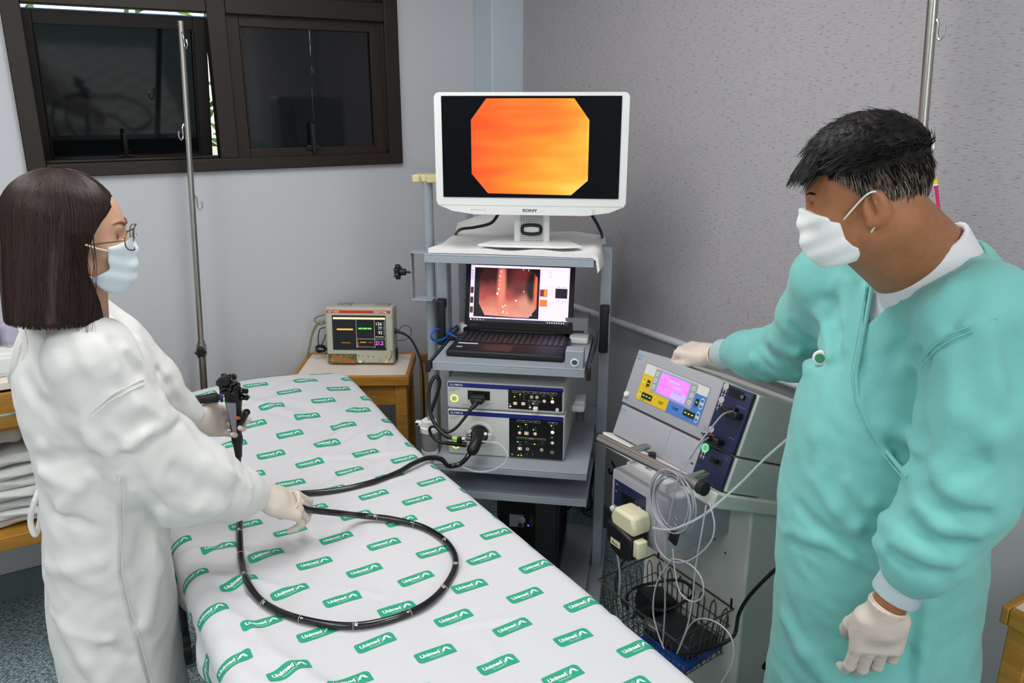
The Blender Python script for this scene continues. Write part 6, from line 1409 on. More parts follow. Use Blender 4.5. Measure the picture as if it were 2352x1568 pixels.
# V opening and wrap edge
def coat_surf(px, py, f0, f1):
    """first point of the coat along a sight line"""
    fs = np.linspace(f0, f1, 400); pts = np.array([Q(px, py, f) for f in fs], np.float32); d = man_coat0(pts)
    i = np.argmax(d < 0); return pts[i].astype(float) if (d < 0).any() else pts[-1].astype(float)
wrap = [coat_surf(a, b, .9, 1.6) for a, b in ((2003, 650), (1990, 730), (1978, 800), (1968, 860), (1975, 920), (2000, 980), (2040, 1040), (2085, 1095))]
cf = lambda L, w_, a: ([coat_surf(x, y, .9, 1.75) for x, y in L], w_, a)
MF = [([q for q in wrap], .009, .0055), ([q + np.array([.018, 0, 0]) for q in wrap[1:]], .012, -.0040),
      cf([(2112, 825), (2160, 775), (2215, 745), (2290, 725)], .008, .0040), cf([(2118, 842), (2165, 792), (2220, 762)], .010, -.003),
      cf([(2110, 830), (2105, 900), (2112, 1000), (2118, 1080)], .016, -.012), cf([(2100, 760), (2112, 830)], .018, -.010),
      cf([(2130, 700), (2100, 780), (2075, 850)], .018, .007), cf([(2180, 660), (2135, 740)], .016, .006), cf([(2060, 700), (2030, 790), (2020, 860)], .018, .005),
      cf([(2225, 680), (2190, 745)], .014, -.006), cf([(2040, 980), (2090, 1000), (2110, 1040)], .016, .008), cf([(2050, 1020), (2105, 1060)], .012, -.008),
      cf([(1870, 1100), (1920, 1170), (1965, 1210), (2030, 1260)], .014, .007), cf([(1950, 1110), (2000, 1160), (2040, 1200), (2090, 1215)], .014, .006), cf([(1835, 1160), (1880, 1210), (1970, 1260)], .012, -.006),
      cf([(1810, 1220), (1880, 1240), (1960, 1280), (2020, 1310)], .012, .006), cf([(1820, 1240), (1900, 1270)], .012, -.005), cf([(1900, 900), (1875, 1000), (1880, 1080)], .02, .004), cf([(1800, 1420), (1850, 1500), (1900, 1560)], .02, .007), cf([(2100, 1400), (2090, 1500), (2085, 1568)], .014, -.009), cf([(2130, 1400), (2120, 1500), (2110, 1568)], .018, .007),
      cf([(2150, 1080), (2200, 1130), (2270, 1150)], .018, .012), cf([(2125, 1130), (2180, 1175), (2260, 1180)], .016, -.011), cf([(2110, 1160), (2160, 1210), (2240, 1220)], .016, .010), cf([(2090, 1200), (2150, 1245), (2215, 1245)], .014, -.009), cf([(2060, 1240), (2120, 1270), (2190, 1290)], .016, .010), cf([(2050, 1275), (2100, 1300), (2160, 1320)], .012, -.008),
      cf([(2270, 760), (2290, 880), (2285, 1000), (2240, 1100)], .02, .008), cf([(2180, 830), (2190, 950), (2170, 1060)], .022, .006), cf([(2320, 780), (2320, 900)], .016, -.006), cf([(2300, 950), (2250, 1060), (2190, 1110)], .014, -.008),
      cf([(1700, 800), (1730, 830), (1760, 870)], .012, .008), cf([(1745, 790), (1790, 830), (1820, 860)], .013, -.008), cf([(1770, 780), (1830, 810), (1860, 850)], .013, .009), cf([(1820, 755), (1860, 790), (1885, 830)], .013, -.009), cf([(1690, 830), (1720, 865)], .008, -.006), cf([(1720, 800), (1770, 850)], .010, -.005), cf([(1880, 720), (1900, 760), (1905, 820)], .012, .008), cf([(1905, 690), (1925, 760), (1920, 830)], .014, -.012), cf([(1950, 650), (1940, 740), (1930, 800)], .014, .008), cf([(1925, 640), (1895, 720)], .012, .006)]
VT = [coat_surf(a, b, .9, 1.7) for a, b in ((1996, 655), (1984, 752), (2096, 668))]
vn = np.cross(VT[1] - VT[0], VT[2] - VT[0]); vn /= np.linalg.norm(vn); vn = vn if vn[1] < 0 else -vn
vn = np.array([-.5, -.85, .25]); vn /= np.linalg.norm(vn)
vtop = (VT[0] + VT[2])/2
VP = []
for a, b in ((VT[0], VT[1]), (VT[1], VT[2])):
    m_ = np.cross(b - a, vn); m_ /= np.linalg.norm(m_); m_ = m_ if m_ @ (vtop + NAX*.01 - a) > 0 else -m_; VP.append((a, m_))
VE = VT[2] - VT[0]; VE = VE/np.linalg.norm(VE)
def man_coat(p):
    d = man_coat0(p); m = np.abs(d) < .035
    if m.any():
        q = p[m]; d[m] = d[m] - 1.35*folds(q, MF) - .0048*cloth_noise(q, .8, 1) - .0018*cloth_noise(q, 2.1, 4) - .0007*cloth_noise(q, 4.3, 6)
    v = np.minimum((p - VP[0][0].astype(np.float32)) @ VP[0][1].astype(np.float32), (p - VP[1][0].astype(np.float32)) @ VP[1][1].astype(np.float32))   # V opening
    v = np.minimum(v, (p - VT[1].astype(np.float32)) @ vn.astype(np.float32) + .085)
    return -smin(-d, -v, .006)
V, F_ = sdf_mesh(man_coat, (.46, 1.0, .22), (1.06, 2.0, 1.58), .0052)
place('coat', V, F_, tq, man, MBASE, 1)
b = local_mb(MBASE); b.tube([q + (np.array([0, 0, HC]) - q)/np.linalg.norm(np.array([0, 0, HC]) - q)*.006 for q in wrap], .0036, 8); b.tube([q + (np.array([0, 0, HC]) - q)/np.linalg.norm(np.array([0, 0, HC]) - q)*.0055 + np.array([-.010, 0, 0]) for q in wrap], .0010, 6); b.build('wrap_edge', tq, man)
b = local_mb(MBASE)
for off in (0, 14): b.tube([q + (np.array([0, 0, HC]) - q)/np.linalg.norm(np.array([0, 0, HC]) - q)*.004 for q in [coat_surf(x, y + off, .9, 1.75) for x, y in ((2116, 832), (2140, 800), (2175, 772), (2215, 754), (2255, 740), (2290, 730))]], .0013, 6)
b.build('shoulder_seam', tq, man)
# --- white T-shirt
ts = mat('white_tshirt', 'e9e7ea', .85, bump=(600, .2, .002))
def man_shirt(p):
    d = d_loft(p, [r_ for r_ in man_rows(.022) if r_[0] > 1.2], TYW)
    d = smin(d, d_cap(p, ML['S'] + [-.03, .04, .0], NECK1 - NAX*.075 + [.03, -.02, 0], .030, .040), .05); d = smin(d, d_cap(p, MR['S'] + [.02, -.03, 0], NECK1 - NAX*.09 + [0, .03, 0], .030, .040), .05)
    d = smin(d, d_cap(p, NECK1 - NAX*.05 + [.03, .0, 0], NECK1 - NAX*.06, .068, .078), .04)
    hgt = (p - NECK1.astype(np.float32)) @ NAX.astype(np.float32)
    col = np.maximum(d_cap(p, NECK1 - NAX*.09, NECK1 + NAX*.1, .0865, .0865), np.maximum(hgt - .010, -.08 - hgt))
    d = smin(np.maximum(d, hgt + .010), col, .006)
    nk = d_cap(p, NECK1 - NAX*.03, NECK1 + NAX*.15, .077, .080); d = np.maximum(d, -nk)
    return np.maximum(d, (1.24 - p[..., 2]))
V, F_ = sdf_mesh(man_shirt, (.52, 1.12, 1.22), (.96, 1.62, 1.62), .005)
place('tshirt', V, F_, ts, man, MBASE, 1)
# --- mask
msk = mat('mask_paper', 'eef0ee', .8, bump=(500, .2, .002)); lp = mat('mask_loop', 'f0efe8', .7)
def mask_field(HO, HM, S, poly, hf_, pleats=True, nose=0.0):
    P2 = np.array(poly, np.float32)
    def fn(p):
        q = ((p - HO.astype(np.float32)) @ HM.astype(np.float32))/S
        d = hf_(p)/S
        d = smin(d, d_ell(q, (.098 - nose, 0, -.020), (.022, .020, .040)), .03); d = smin(d, d_ell(q, (.060, 0, -.055), (.050, .052, .050)), .03)
        sh = d - .0065
        x, z = q[..., 0], q[..., 2]
        if pleats: sh = sh + .0013*np.sin((z*.9 + x*.3)*2*math.pi/.03)
        # signed distance to the side outline of the mask
        dd = np.full(x.shape, 1e9, np.float32); s = np.ones(x.shape, np.float32); n = len(P2)
        for i in range(n):
            a, b_ = P2[i], P2[i-1]; e = b_ - a; wx_, wz_ = x - a[0], z - a[1]
            t = np.clip((wx_*e[0] + wz_*e[1])/(e @ e), 0, 1); dd = np.minimum(dd, (wx_ - e[0]*t)**2 + (wz_ - e[1]*t)**2)
            c1 = z >= a[1]; c2 = z < b_[1]; c3 = e[0]*wz_ > e[1]*wx_
            s = np.where((c1 & c2 & c3) | (~c1 & ~c2 & ~c3), -s, s)
        return np.maximum(sh, s*np.sqrt(dd))*S
    return fn
def hpix(px, py, HO, HM, f, S): return (HM.T @ (Q(px, py, f) - HO))/S
mp_ = [hpix(a, b, HO, HM, 1.25, HS)[[0, 2]] for a, b in ((1868, 484), (1903, 498), (1908, 507), (1930, 509), (1942, 545), (1962, 562), (1990, 557), (1996, 592), (1960, 594), (1920, 580), (1885, 545), (1860, 510))]
mp_[0] = mp_[0] + np.array([.03, .004]); mp_[-1] = mp_[-1] + np.array([.05, 0]); mp_[-2] = mp_[-2] + np.array([.05, -.01]); mp_[-3] = mp_[-3] + np.array([.03, -.03]); mp_[-4] = mp_[-4] + np.array([.0, -.006])
V, F_ = sdf_mesh(mask_field(HO, HM, HS, mp_, man_head, nose=.012), HO - .19, HO + .16, .0030)
mk = place('face_mask', V, F_, msk, man, MBASE, 1)
b = local_mb(MBASE)
for s in (-1, 1):
    hs = lambda px, py, f: Vector(HO + HM @ ((HM.T @ (Q(px, py, f) - HO))*np.array([1, s, 1])))
    f1, f2 = 1.222, 1.203
    b = local_mb(MBASE); b.tube([hs(1930, 514, 1.245), hs(1950, 490, 1.228), hs(1975, 462, 1.215), hs(1992, 446, 1.205), hs(2010, 440, 1.205), hs(2024, 452, 1.216), hs(2030, 480, 1.222), hs(2026, 505, 1.218), hs(2016, 517, 1.208), hs(2008, 522, 1.205), hs(1998, 540, 1.220), hs(1988, 560, 1.235)], .0015, 6); b.build('ear_loop', lp, mk)
# --- eyes, brows
eye_w = mat('eye_white', 'd8d4cc', .3)
for s in (-1, 1): c = H(.0775, .031*s, .0145); b = local_mb(MBASE); b.use(eye_w); b.lathe([(.0112*HS*math.sin(a), -.0112*HS*math.cos(a)) for a in np.linspace(0, math.pi, 10)], c, hf, 16); b.build('eye', None, man)
hair_m = mat('hair_black', '15110f', .55, spec=.3); hair_d = mat('hair_dark_brown', '3a3029', .6, spec=.25); hair_g = mat('hair_grey_brown', '75685a', .5, spec=.4); hair_w = mat('hair_greying', 'a59a8c', .55)
rg = random.Random(5)
def hair_project(dirv, off):
    """point of the scalp in a direction from the skull centre, pushed out by off"""
    c = np.array([-.004, 0, .048]); d = np.array(dirv)/np.linalg.norm(dirv); r = 1/math.sqrt(((d/np.array([.097, .075, .088]))**2).sum())
    return c + d*(r + off), d
hb = local_mb(MBASE); S_ = HS
def hl_(x): return Vector(HO + HM @ np.array(x)*S_)
def low(az):   # lower hair limit (elevation) by azimuth, 0 = forehead, pi = nape
    a = abs(az)
    return np.interp(a, [0, .5, .95, 1.25, 1.5, 1.75, 2.1, math.pi], [.42, .36, .18, -.10, -.45, -.12, -.62, -.80])
# scalp cap
cap = []; na, ne = 72, 26
for i in range(na + 1):
    az = -math.pi + 2*math.pi*i/na
    for k in range(ne + 1):
        el = low(az) + (math.pi/2 - low(az))*k/ne; up_ = np.clip((el + .1)/.9, 0, 1); th = .003 + .024*up_*up_*(3 - 2*up_)
        th *= min(1, .25 + k/4)
        d = (math.cos(el)*math.cos(az), math.cos(el)*math.sin(az), math.sin(el)); q, _ = hair_project(d, th + .0015*math.sin(az*23 + 9*el) + .001*math.sin(el*41)); cap.append(hl_(q))
fs = [(i*(ne+1) + k, (i+1)*(ne+1) + k, (i+1)*(ne+1) + k+1, i*(ne+1) + k+1) for i in range(na) for k in range(ne)]
hb.use(hair_m).add(cap, [f for j, f in enumerate(fs) if (j % ne) >= 3]); hb.use(hair_d).add(cap, [f for j, f in enumerate(fs) if (j % ne) < 3])
for k in range(9500):
    az = rg.uniform(-math.pi, math.pi); u = rg.random(); lo_e = low(az); el = math.asin(math.sin(lo_e) + (1 - math.sin(lo_e))*u) if lo_e > -1.5 else lo_e
    d = np.array((math.cos(el)*math.cos(az), math.cos(el)*math.sin(az), math.sin(el))); q, dn = hair_project(d, .002)
    rel_ = (el - lo_e)/(math.pi/2 - lo_e); top = el > .30 and rel_ > .18
    if top and el < .75 and abs(az) > .8 and rg.random() < .55: top = False
    ln = (.018 + .020*rg.random()) if top else (.011 + .011*rg.random())*(1 if rel_ > .1 else .7) + .022*rel_
    comb = np.array([.75 if top else -.15, rg.gauss(0, .25), -.15 if top else -.85]); tang = comb - dn*(comb @ dn); tang /= max(np.linalg.norm(tang), 1e-6)
    lift = (.34 if top else .12) + rg.gauss(0, .12)
    if abs(az) < .75 and el < .75: ln = .026 + .022*rg.random(); comb = np.array([.55, .25*math.sin(az*3) + rg.gauss(0, .15), -.75]); tang = comb/np.linalg.norm(comb); lift = .30; top = True
    p1 = q + (tang*.5 + dn*lift)*ln*.5 + dn*(.014 if top else .001); p2 = q + (tang*1.0 + dn*lift*.8)*ln + dn*(.014 if top else .001)
    if top: p2[2] -= .006*rg.random()
    hb.use(hair_m if (top or abs(az) < .9 or rg.random() < np.interp(rel_, [0, .15, .35, .5], [.06, .2, .6, 1])) else (hair_w if rel_ < .25 and rg.random() < .5 else hair_g))
    hb.ring([hl_(q - dn*.002), hl_(p1), hl_(p2)], [.0011, .0009, .0002], 3, cap=False)
hb.build('hair', None, man, angle=180)
for s in (-1, 1):
    eb = local_mb(MBASE); eb.use(hair_m)
    for k in range(60):
        t = k/59; x0 = np.array([.101 - .016*t*t, (.016 + .034*t)*s, .034 + .007*math.sin(t*2.4)]); eb.ring([hl_(x0), hl_(x0 + np.array([-.001, .007*s, .003*rg.uniform(-.4, 1)]))], [.0017, .0004], 3, cap=False)
    eb.build('eyebrow', None, man, angle=180)
# --- cuffs and gloves
knit = mat('knit_cuff', 'b6c8cc', .9, bump=(700, .4, .003))
for A in (ML, MR):
    e, w = A['E'], A['W']; v = Vector(w - e).normalized(); b = local_mb(MBASE); w = Vector(w)
    b.lathe([(.034, -.066), (.040, -.06), (.0385, -.03), (.0395, -.004), (.0385, -.001), (.034, -.002), (.034, -.06)], w, v, 36); b.build('cuff', knit, man)
e, w = ML['E'], ML['W']; v = (w - e)/np.linalg.norm(w - e); W_ = w + v*.030
dh = Q(1985, 1600, 1.215) - W_
fnL, lo, hi, _ = hand_parts(W_, dh, (-.15, -1, .25), (-1, -.1, 0), [(.10, .40, .35), (.14, .42, .35), (.18, .44, .35), (.24, .46, .35)], [(.85, .22, -.4), (.9, -.05, -.5), (.9, -.15, -.5)], 1.12)
V, F_ = sdf_mesh(lambda p: np.maximum(fnL(p), ((W_ - v*.012 - p) @ v)), lo, hi, .0022); gl = place('glove', V, F_, M['glove'], man, MBASE, 1)
b = local_mb(MBASE); ring_around(b, W_ - v*.011, v, .0292, .0022); b.build('glove_rim', M['bead'], gl)
w = MR['W']; e = MR['E']; v = (w - e)/np.linalg.norm(w - e); W_ = w + v*.03
tgt = world_rfz(1.462, 1.50, 1.118)
fnR, lo, hi, _ = hand_parts(W_, tgt - W_, (.05, -.25, 1), (-.3, -1, 0), [(1.15, 1.25, .7), (1.1, 1.25, .7), (1.1, 1.25, .7), (1.15, 1.2, .7)], [(.9, .25, -.25), (.95, -.1, -.35), (.9, -.3, -.4)], 1.04)
V, F_ = sdf_mesh(lambda p: np.maximum(fnR(p), ((W_ - v*.013 - p) @ v)), lo, hi, .0022); gl = place('glove', V, F_, M['glove'], man, MBASE, 1)
b = local_mb(MBASE); ring_around(b, W_ - v*.012, v, .0300, .0022); ring_around(b, W_ - v*.004, v + np.array([.1, .2, 0]), .0300, .0016); b.build('glove_rim', M['bead'], gl)
# --- badge reel on the coat front
c = coat_surf(1884, 822, .9, 1.6); rb = thing('badge_reel', 'small white round badge reel with green centre clipped to the turquoise coat', 'badge reel', rfz_world(c)); rb.rotation_euler = (0, 0, YAW)
ax = Vector((-.55, -.82, .1)); b = MB(); b.lathe([(.001, -.012), (.0135, -.012), (.0145, -.006), (.0145, .0), (.012, .003), (.001, .0035)], (0, 0, 0), ax); b.build('case', M['white_pl'], rb)
b = MB(); b.use(mat('badge_green', '3f8a62', .4)); b.lathe([(.009, .0032), (.009, .0045), (.001, .0048)], (0, 0, 0), ax); b.build('centre_disc', None, rb)
# --- shoes
shoe_m = mat('black_shoe', '1b1b1d', .4)
for s in (-1, 1):
    c, q = math.cos(TYW + math.pi/2)*.09*s, math.sin(TYW + math.pi/2)*.09*s; a, b_ = np.array([.775 + c, BF + q, .05]), np.array([.565 + c, BF - .055 + q, .042])
    V, F_ = sdf_mesh(lambda p: np.maximum(smin(d_cap(p, a, b_, .053, .043), d_cap(p, a, a + [0, 0, .035], .052, .05), .03), np.maximum(-p[..., 2] + .001, p[..., 2] - .105)), (.46 + c, BF - .13 + q, -.01), (.88 + c, BF + .09 + q, .14), .006)
    place('shoe', V, F_, shoe_m, man, MBASE, 1)
# ================================================================ the woman in the white gown
WBASE = (-.872, 1.52)
wom = person('person', 'woman in white gown, glasses and mask holding the black endoscope over the bed', WBASE)
skinw = mat('skin_light', 'cfa083', .5, sss=.12, vary=(50, .06))
WY, WP = R(20), R(4)
wf = np.array([math.cos(WY)*math.cos(WP), math.sin(WY)*math.cos(WP), -math.sin(WP)])
wl = np.array([math.sin(WY), -math.cos(WY), 0.0])                      # her right side, towards the viewer
wu = np.cross(wf, wl); wu = wu if wu[2] > 0 else -wu
WO = Q(153, 566, 1.375) - wl*.064; WM = np.array([wf, wl, wu]).T; WS = .855
def Wp(x, y, z): return WO + WM @ np.array([x, y, z])*WS
wom_head = head_field(WS, 1.0, WO, WM, nose=.009)
WN0 = Wp(-.025, 0, -.04); WN1 = Q(172, 788, 1.47)
WR = dict(S=np.array([-.778, 1.385, 1.305]), E=Q(335, 1068, 1.45), W=Q(598, 1142, 1.600))
WL = dict(S=np.array([-.930, 1.640, 1.305]), E=Q(340, 880, 1.70), W=Q(445, 962, 1.76))
WTY = R(20); WF = 1.52
def wom_rows(shrink=0.0):
    out = []
    for y, a, b, lat in ((1568, 156, 424, .19), (1400, 124, 405, .18), (1290, 114, 388, .175), (1200, 108, 392, .17), (1100, 106, 385, .168), (980, 78, 372, .165), (870, 44, 352, .165), (810, 36, 330, .155), (775, 48, 290, .12), (745, 75, 235, .07)):
        p, q = Q(a, y, WF), Q(b, y, WF); h = (q[0] - p[0])/2
        out.append((p[2], (p[0] + q[0])/2, WF, max(math.sqrt(max(h*h - (lat*.342)**2, 1e-4))/.94 - shrink, .02), lat - shrink))
    b = out[0]; out.insert(0, (.18, b[1] - .0, WF, b[3] + .03, b[4] + .03)); return out
def wom_body(p):
    d = wom_head(p)
    d = smin(d, smin(d_cap(p, WN0, WN1, .046, .048), d_cap(p, Wp(.02, 0, -.06), WN1 + [.01, 0, 0], .036, .05), .03), .02)
    d = smin(d, d_loft(p, [r_ for r_ in wom_rows(.035) if r_[0] > .8], WTY), .04)
    for A in (WR, WL):
        d = smin(d, d_poly(p, [A['S'], A['E'], A['W']], [.043, .036, .024 if A is WR else .017]), .03)
        v = (A['W'] - A['E']); v /= np.linalg.norm(v); d = smin(d, d_cap(p, A['W'], A['W'] + v*.03, .024 if A is WR else .016, .022 if A is WR else .014), .01)
    for s in (-1, 1):
        c, q = -math.sin(WTY)*.08*s, math.cos(WTY)*.08*s
        d = smin(d, d_poly(p, [np.array([-.872 + c, WF + q, .84]), np.array([-.865 + c, WF + q, .46]), np.array([-.88 + c, WF + q, .09])], [.08, .055, .038]), .03)
        d = smin(d, d_cap(p, np.array([-.89 + c, WF + q, .045]), np.array([-.74 + c, WF + .05 + q, .032]), .04, .03), .03)
    return d
ax0, ay0, az0 = WO
V, F_ = sdf_mesh(wom_body, None, None, None, axes=[grid_axis(-1.10, -.42, .011, (ax0 - .12, ax0 + .16), .0032), grid_axis(1.25, 1.90, .011, (ay0 - .11, ay0 + .12), .0032), grid_axis(-.02, az0, .012, (az0 - .15, az0 + .16), .0032)])
place('body', V, F_, skinw, wom, WBASE, 1)
# --- gown
gwn = mat('white_gown', 'e3e2de', .9, bump=(380, .2, .003), sheen=.15)
def wom_gown0(p):
    d = d_loft(p, wom_rows(), WTY)
    e, w, s = WR['E'], WR['W'], WR['S']; v = (w - e)/np.linalg.norm(w - e)
    a = d_poly(p, [s + [0, .02, -.01], s*.5 + e*.5 + [.0, .0, -.005], e + [-.0, .0, .005], e*.55 + w*.45 + [0, 0, .005], w - v*.055, w - v*.02], [.082, .088, .090, .078, .052, .036])
    a = smin(a, d_cap(p, Q(395, 1000, 1.50), Q(420, 1130, 1.50), .035, .07), .05)
    a = smin(a, d_cap(p, Q(430, 1135, 1.52), Q(525, 1165, 1.575), .055, .034), .03)
    d = smin(d, a, .016)
    e, w, s = WL['E'], WL['W'], WL['S']; v = (w - e)/np.linalg.norm(w - e)
    b = d_poly(p, [s, s*.5 + Q(330, 850, 1.70)*.5, Q(340, 880, 1.70), w - v*.05, w - v*.015], [.075, .075, .066, .040, .033])
    d = smin(d, b, .03)
    d = smin(d, d_cap(p, WR['S'] + [.0, .02, .0], WN1 + [.0, -.03, -.035], .062, .045), .04)
    d = smin(d, d_cap(p, WL['S'], WN1 + [0, .03, -.04], .06, .04), .05)
    d = smin(d, d_cap(p, WN1 + [-.01, 0, -.05], WN1 + [-.015, 0, .004], .080, .066), .02)
    nk = d_cap(p, WN1 + [.02, 0, -.05], WN1 + [.03, 0, .12], .057, .064)
    return -smin(-d, nk, .01)
def gsurf(px, py, f0=1.0, f1=1.9):
    fs = np.linspace(f0, f1, 450); pts = np.array([Q(px, py, f) for f in fs], np.float32); d = wom_gown0(pts)
    i = np.argmax(d < 0); return pts[i].astype(float) if (d < 0).any() else pts[np.argmin(d)].astype(float)
gf = lambda L, w_, a: ([gsurf(x, y) for x, y in L], w_, a)
WFD = [gf([(206, 948), (258, 905), (335, 868)], .008, .0035), gf([(212, 958), (262, 916)], .008, -.003),
       gf([(275, 1042), (330, 1000), (400, 955)], .012, .012), gf([(285, 1056), (340, 1012), (405, 970)], .012, -.006), gf([(215, 980), (250, 1020), (278, 1045)], .012, -.010), gf([(245, 965), (300, 985), (360, 960)], .02, -.006),
       gf([(278, 1045), (320, 1110), (370, 1160)], .012, -.010), gf([(150, 790), (185, 880), (205, 940)], .016, -.006), gf([(235, 790), (265, 850), (320, 930), (380, 960)], .012, .005), gf([(260, 780), (320, 850), (370, 900)], .012, -.005), gf([(290, 800), (350, 870)], .010, .005),
       gf([(95, 1060), (140, 1052), (215, 1050)], .012, -.010), gf([(100, 1085), (150, 1110)], .014, .006), gf([(140, 1170), (180, 1120), (200, 1095)], .012, .009), gf([(130, 1180), (180, 1200), (205, 1210)], .010, -.006), gf([(205, 1060), (170, 1020), (165, 960)], .02, -.007),
       gf([(270, 1100), (272, 1200), (268, 1310)], .007, .004), gf([(282, 1110), (285, 1310)], .010, -.004), gf([(268, 1310), (290, 1400), (335, 1568)], .007, .004), gf([(280, 1312), (308, 1420), (350, 1568)], .009, -.004),
       gf([(320, 1150), (340, 1220), (320, 1290)], .02, -.010), gf([(370, 1180), (360, 1300), (330, 1430)], .02, .009), gf([(120, 1405), (170, 1450), (250, 1470)], .009, .006), gf([(150, 1440), (200, 1520), (230, 1568)], .016, .007), gf([(240, 1490), (300, 1510)], .010, -.006), gf([(110, 1300), (160, 1310), (230, 1290)], .016, .004),
       gf([(55, 870), (90, 930), (92, 1000)], .014, -.006), gf([(80, 840), (110, 900)], .012, .006), gf([(420, 990), (470, 1060), (520, 1120)], .016, .006), gf([(400, 1080), (470, 1120), (540, 1130)], .016, -.007), gf([(480, 1060), (530, 1080), (560, 1110)], .010, .006), gf([(390, 1150), (450, 1170), (510, 1170)], .014, .006), gf([(540, 1070), (550, 1110), (540, 1150)], .008, -.006), gf([(565, 1085), (575, 1120), (570, 1155)], .007, .005),
       gf([(320, 780), (380, 860), (420, 915)], .010, .005), gf([(360, 850), (390, 880), (400, 920)], .010, -.006)]
def wom_gown(p):
    d = wom_gown0(p); m = np.abs(d) < .035
    if m.any():
        q = p[m]; d[m] = d[m] - 1.3*folds(q, WFD) - .0030*cloth_noise(q, .8, 3) - .0016*cloth_noise(q, 2.0, 7) - .0006*cloth_noise(q, 4.2, 2)
    return d
V, F_ = sdf_mesh(wom_gown, (-1.12, 1.22, .18), (-.50, 1.88, 1.42), .0052)
place('gown', V, F_, gwn, wom, WBASE, 1)
b = local_mb(WBASE)
b.tube([Q(94, 1118, 1.44), Q(80, 1150, 1.42), Q(70, 1195, 1.42), Q(80, 1228, 1.42), Q(90, 1205, 1.44), Q(95, 1170, 1.45)], .0055, 8); b.build('tie', gwn, wom)
b = local_mb(WBASE); b.tube([Q(60, 760, 1.45), Q(44, 800, 1.43), Q(34, 845, 1.43), Q(30, 870, 1.45), Q(45, 900, 1.46)], .010, 8); b.tube([Q(50, 745, 1.45), Q(62, 790, 1.42), Q(56, 850, 1.42)], .008, 8); b.build('neck_tie', gwn, wom)
b = local_mb(WBASE)
def toward(q, d): u_ = np.array([0, 0, HC]) - q; return q + u_/np.linalg.norm(u_)*d
for dx in (0, 13): b.tube([toward(gsurf(x + dx, y), .0045) for x, y in ((268, 1090), (270, 1150), (271, 1220), (268, 1310), (282, 1380), (305, 1460), (335, 1568))], .0012, 6)
for dy in (0, 12): b.tube([toward(gsurf(x, y + dy), .0055) for x, y in ((208, 946), (232, 926), (258, 905), (296, 886), (333, 868))], .0012, 6)
b.build('seam', gwn, wom)
# --- hair: a smooth bob
hairw = mat('hair_brown', '2a1814', .40, spec=.45, vary=(9, .18), stretch=(6, 6, .5)); hairw2 = mat('hair_brown_tip', '38221a', .42, spec=.5)
def wom_hair(p):
    q = ((p - WO.astype(np.float32)) @ WM.astype(np.float32))/WS
    x, y, z = q[..., 0], q[..., 1], q[..., 2]
    cap = d_ell(q, (-.018, 0, .052), (.110, .097, .098))
    # skirt of hair falling to the shoulders
    zt = np.clip((.052 - z)/.21, 0, 1); cx = -.018 - .020*zt; a = .110 + .004*np.sin(zt*2.6) - .014*zt; b_ = .097 + .018*zt
    sk = (np.sqrt(((x - cx)/a)**2 + (y/b_)**2) - 1)*np.minimum(a, b_)
    sk = np.maximum(sk, np.maximum(z - .052, -.158 - z - .15*(x + .03)*0 + .0))
    d = smin(cap, sk, .004)
    # face opening
    fx_ = np.interp(z, [-.2, -.12, -.05, .0, .04, .07, .10, .125], [.050, .040, .020, .026, .046, .070, .088, .13]).astype(np.float32)
    yo = np.clip(np.abs(y)/.1, 0, 1)
    cut = x - (fx_ + .012*yo)
    inner = np.sqrt((x - .06)**2*0 + y*y) - .098
    d = np.maximum(d, np.minimum(cut, .2))
    ang = np.arctan2(y, x + .020); g = .0006*np.sin(ang*46 + 3*np.sin(z*22)) + .0004*np.sin(ang*97 + 11*z) + .0022*np.sin(ang*11 + 9*z)
    d = d + g*np.clip((.05 - z)/.06, 0, 1)
    return d*WS
V, F_ = sdf_mesh(wom_hair, WO - np.array([.19, .18, .22]), WO + np.array([.19, .18, .17]), .0034)
place('hair', V, F_, hairw, wom, WBASE, 2)
rg = random.Random(9); hb = local_mb(WBASE)
def wl_(x): return Vector(WO + WM @ np.array(x)*WS)
for k in range(3400):
    ang = rg.uniform(.35, 2*math.pi - .35); y_s = 1 if rg.random() < .7 else -1
    pts = []; top = .149 - .10*rg.random()**2.2; off = rg.gauss(.0006, .0005); zend = -.158 - rg.uniform(-.006, .007); zz = zend + (top - zend)*(1 - np.linspace(0, 1, 13)**1.6)
    for i, z in enumerate(zz):
        zt = min(max((.052 - z)/.21, 0), 1); cx = -.018 - .020*zt; a = .110 + .004*math.sin(zt*2.6) - .014*zt; b_ = .097 + .018*zt
        if z > .052: sc_ = math.sqrt(max(1 - ((z - .052)/.098)**2, 0)); a, b_ = .110*sc_, .097*sc_
        A_ = ang + .02*math.sin(z*12 + k); x = cx + (a + off)*math.cos(A_); y = (b_ + off)*math.sin(A_)
        fx_ = np.interp(z, [-.2, -.12, -.05, .0, .04, .07, .10, .125], [.050, .040, .020, .026, .046, .070, .088, .13]) + .012*min(abs(y)/.1, 1)
        if x > fx_ + .004: x = fx_ + .004*math.sin(k)
        pts.append(wl_((x, y, z)))
    hb.use(hairw if k % 4 else hairw2); hb.ring(pts, list(np.linspace(.0010, .0004, 13)), 3, cap=False)
for k in range(16):      # loose strands in front of the ear and at the tips
    x0 = rg.uniform(.03, .06); pts = [wl_((x0 - .015 + .012*math.sin(t*3 + k), .098 + .006*rg.random(), .03 - .21*t)) for t in np.linspace(0, 1, 7)]
    hb.ring(pts, list(np.linspace(.0008, .0002, 7)), 3, cap=False)
hb.build('hair_strands', None, wom, angle=180)
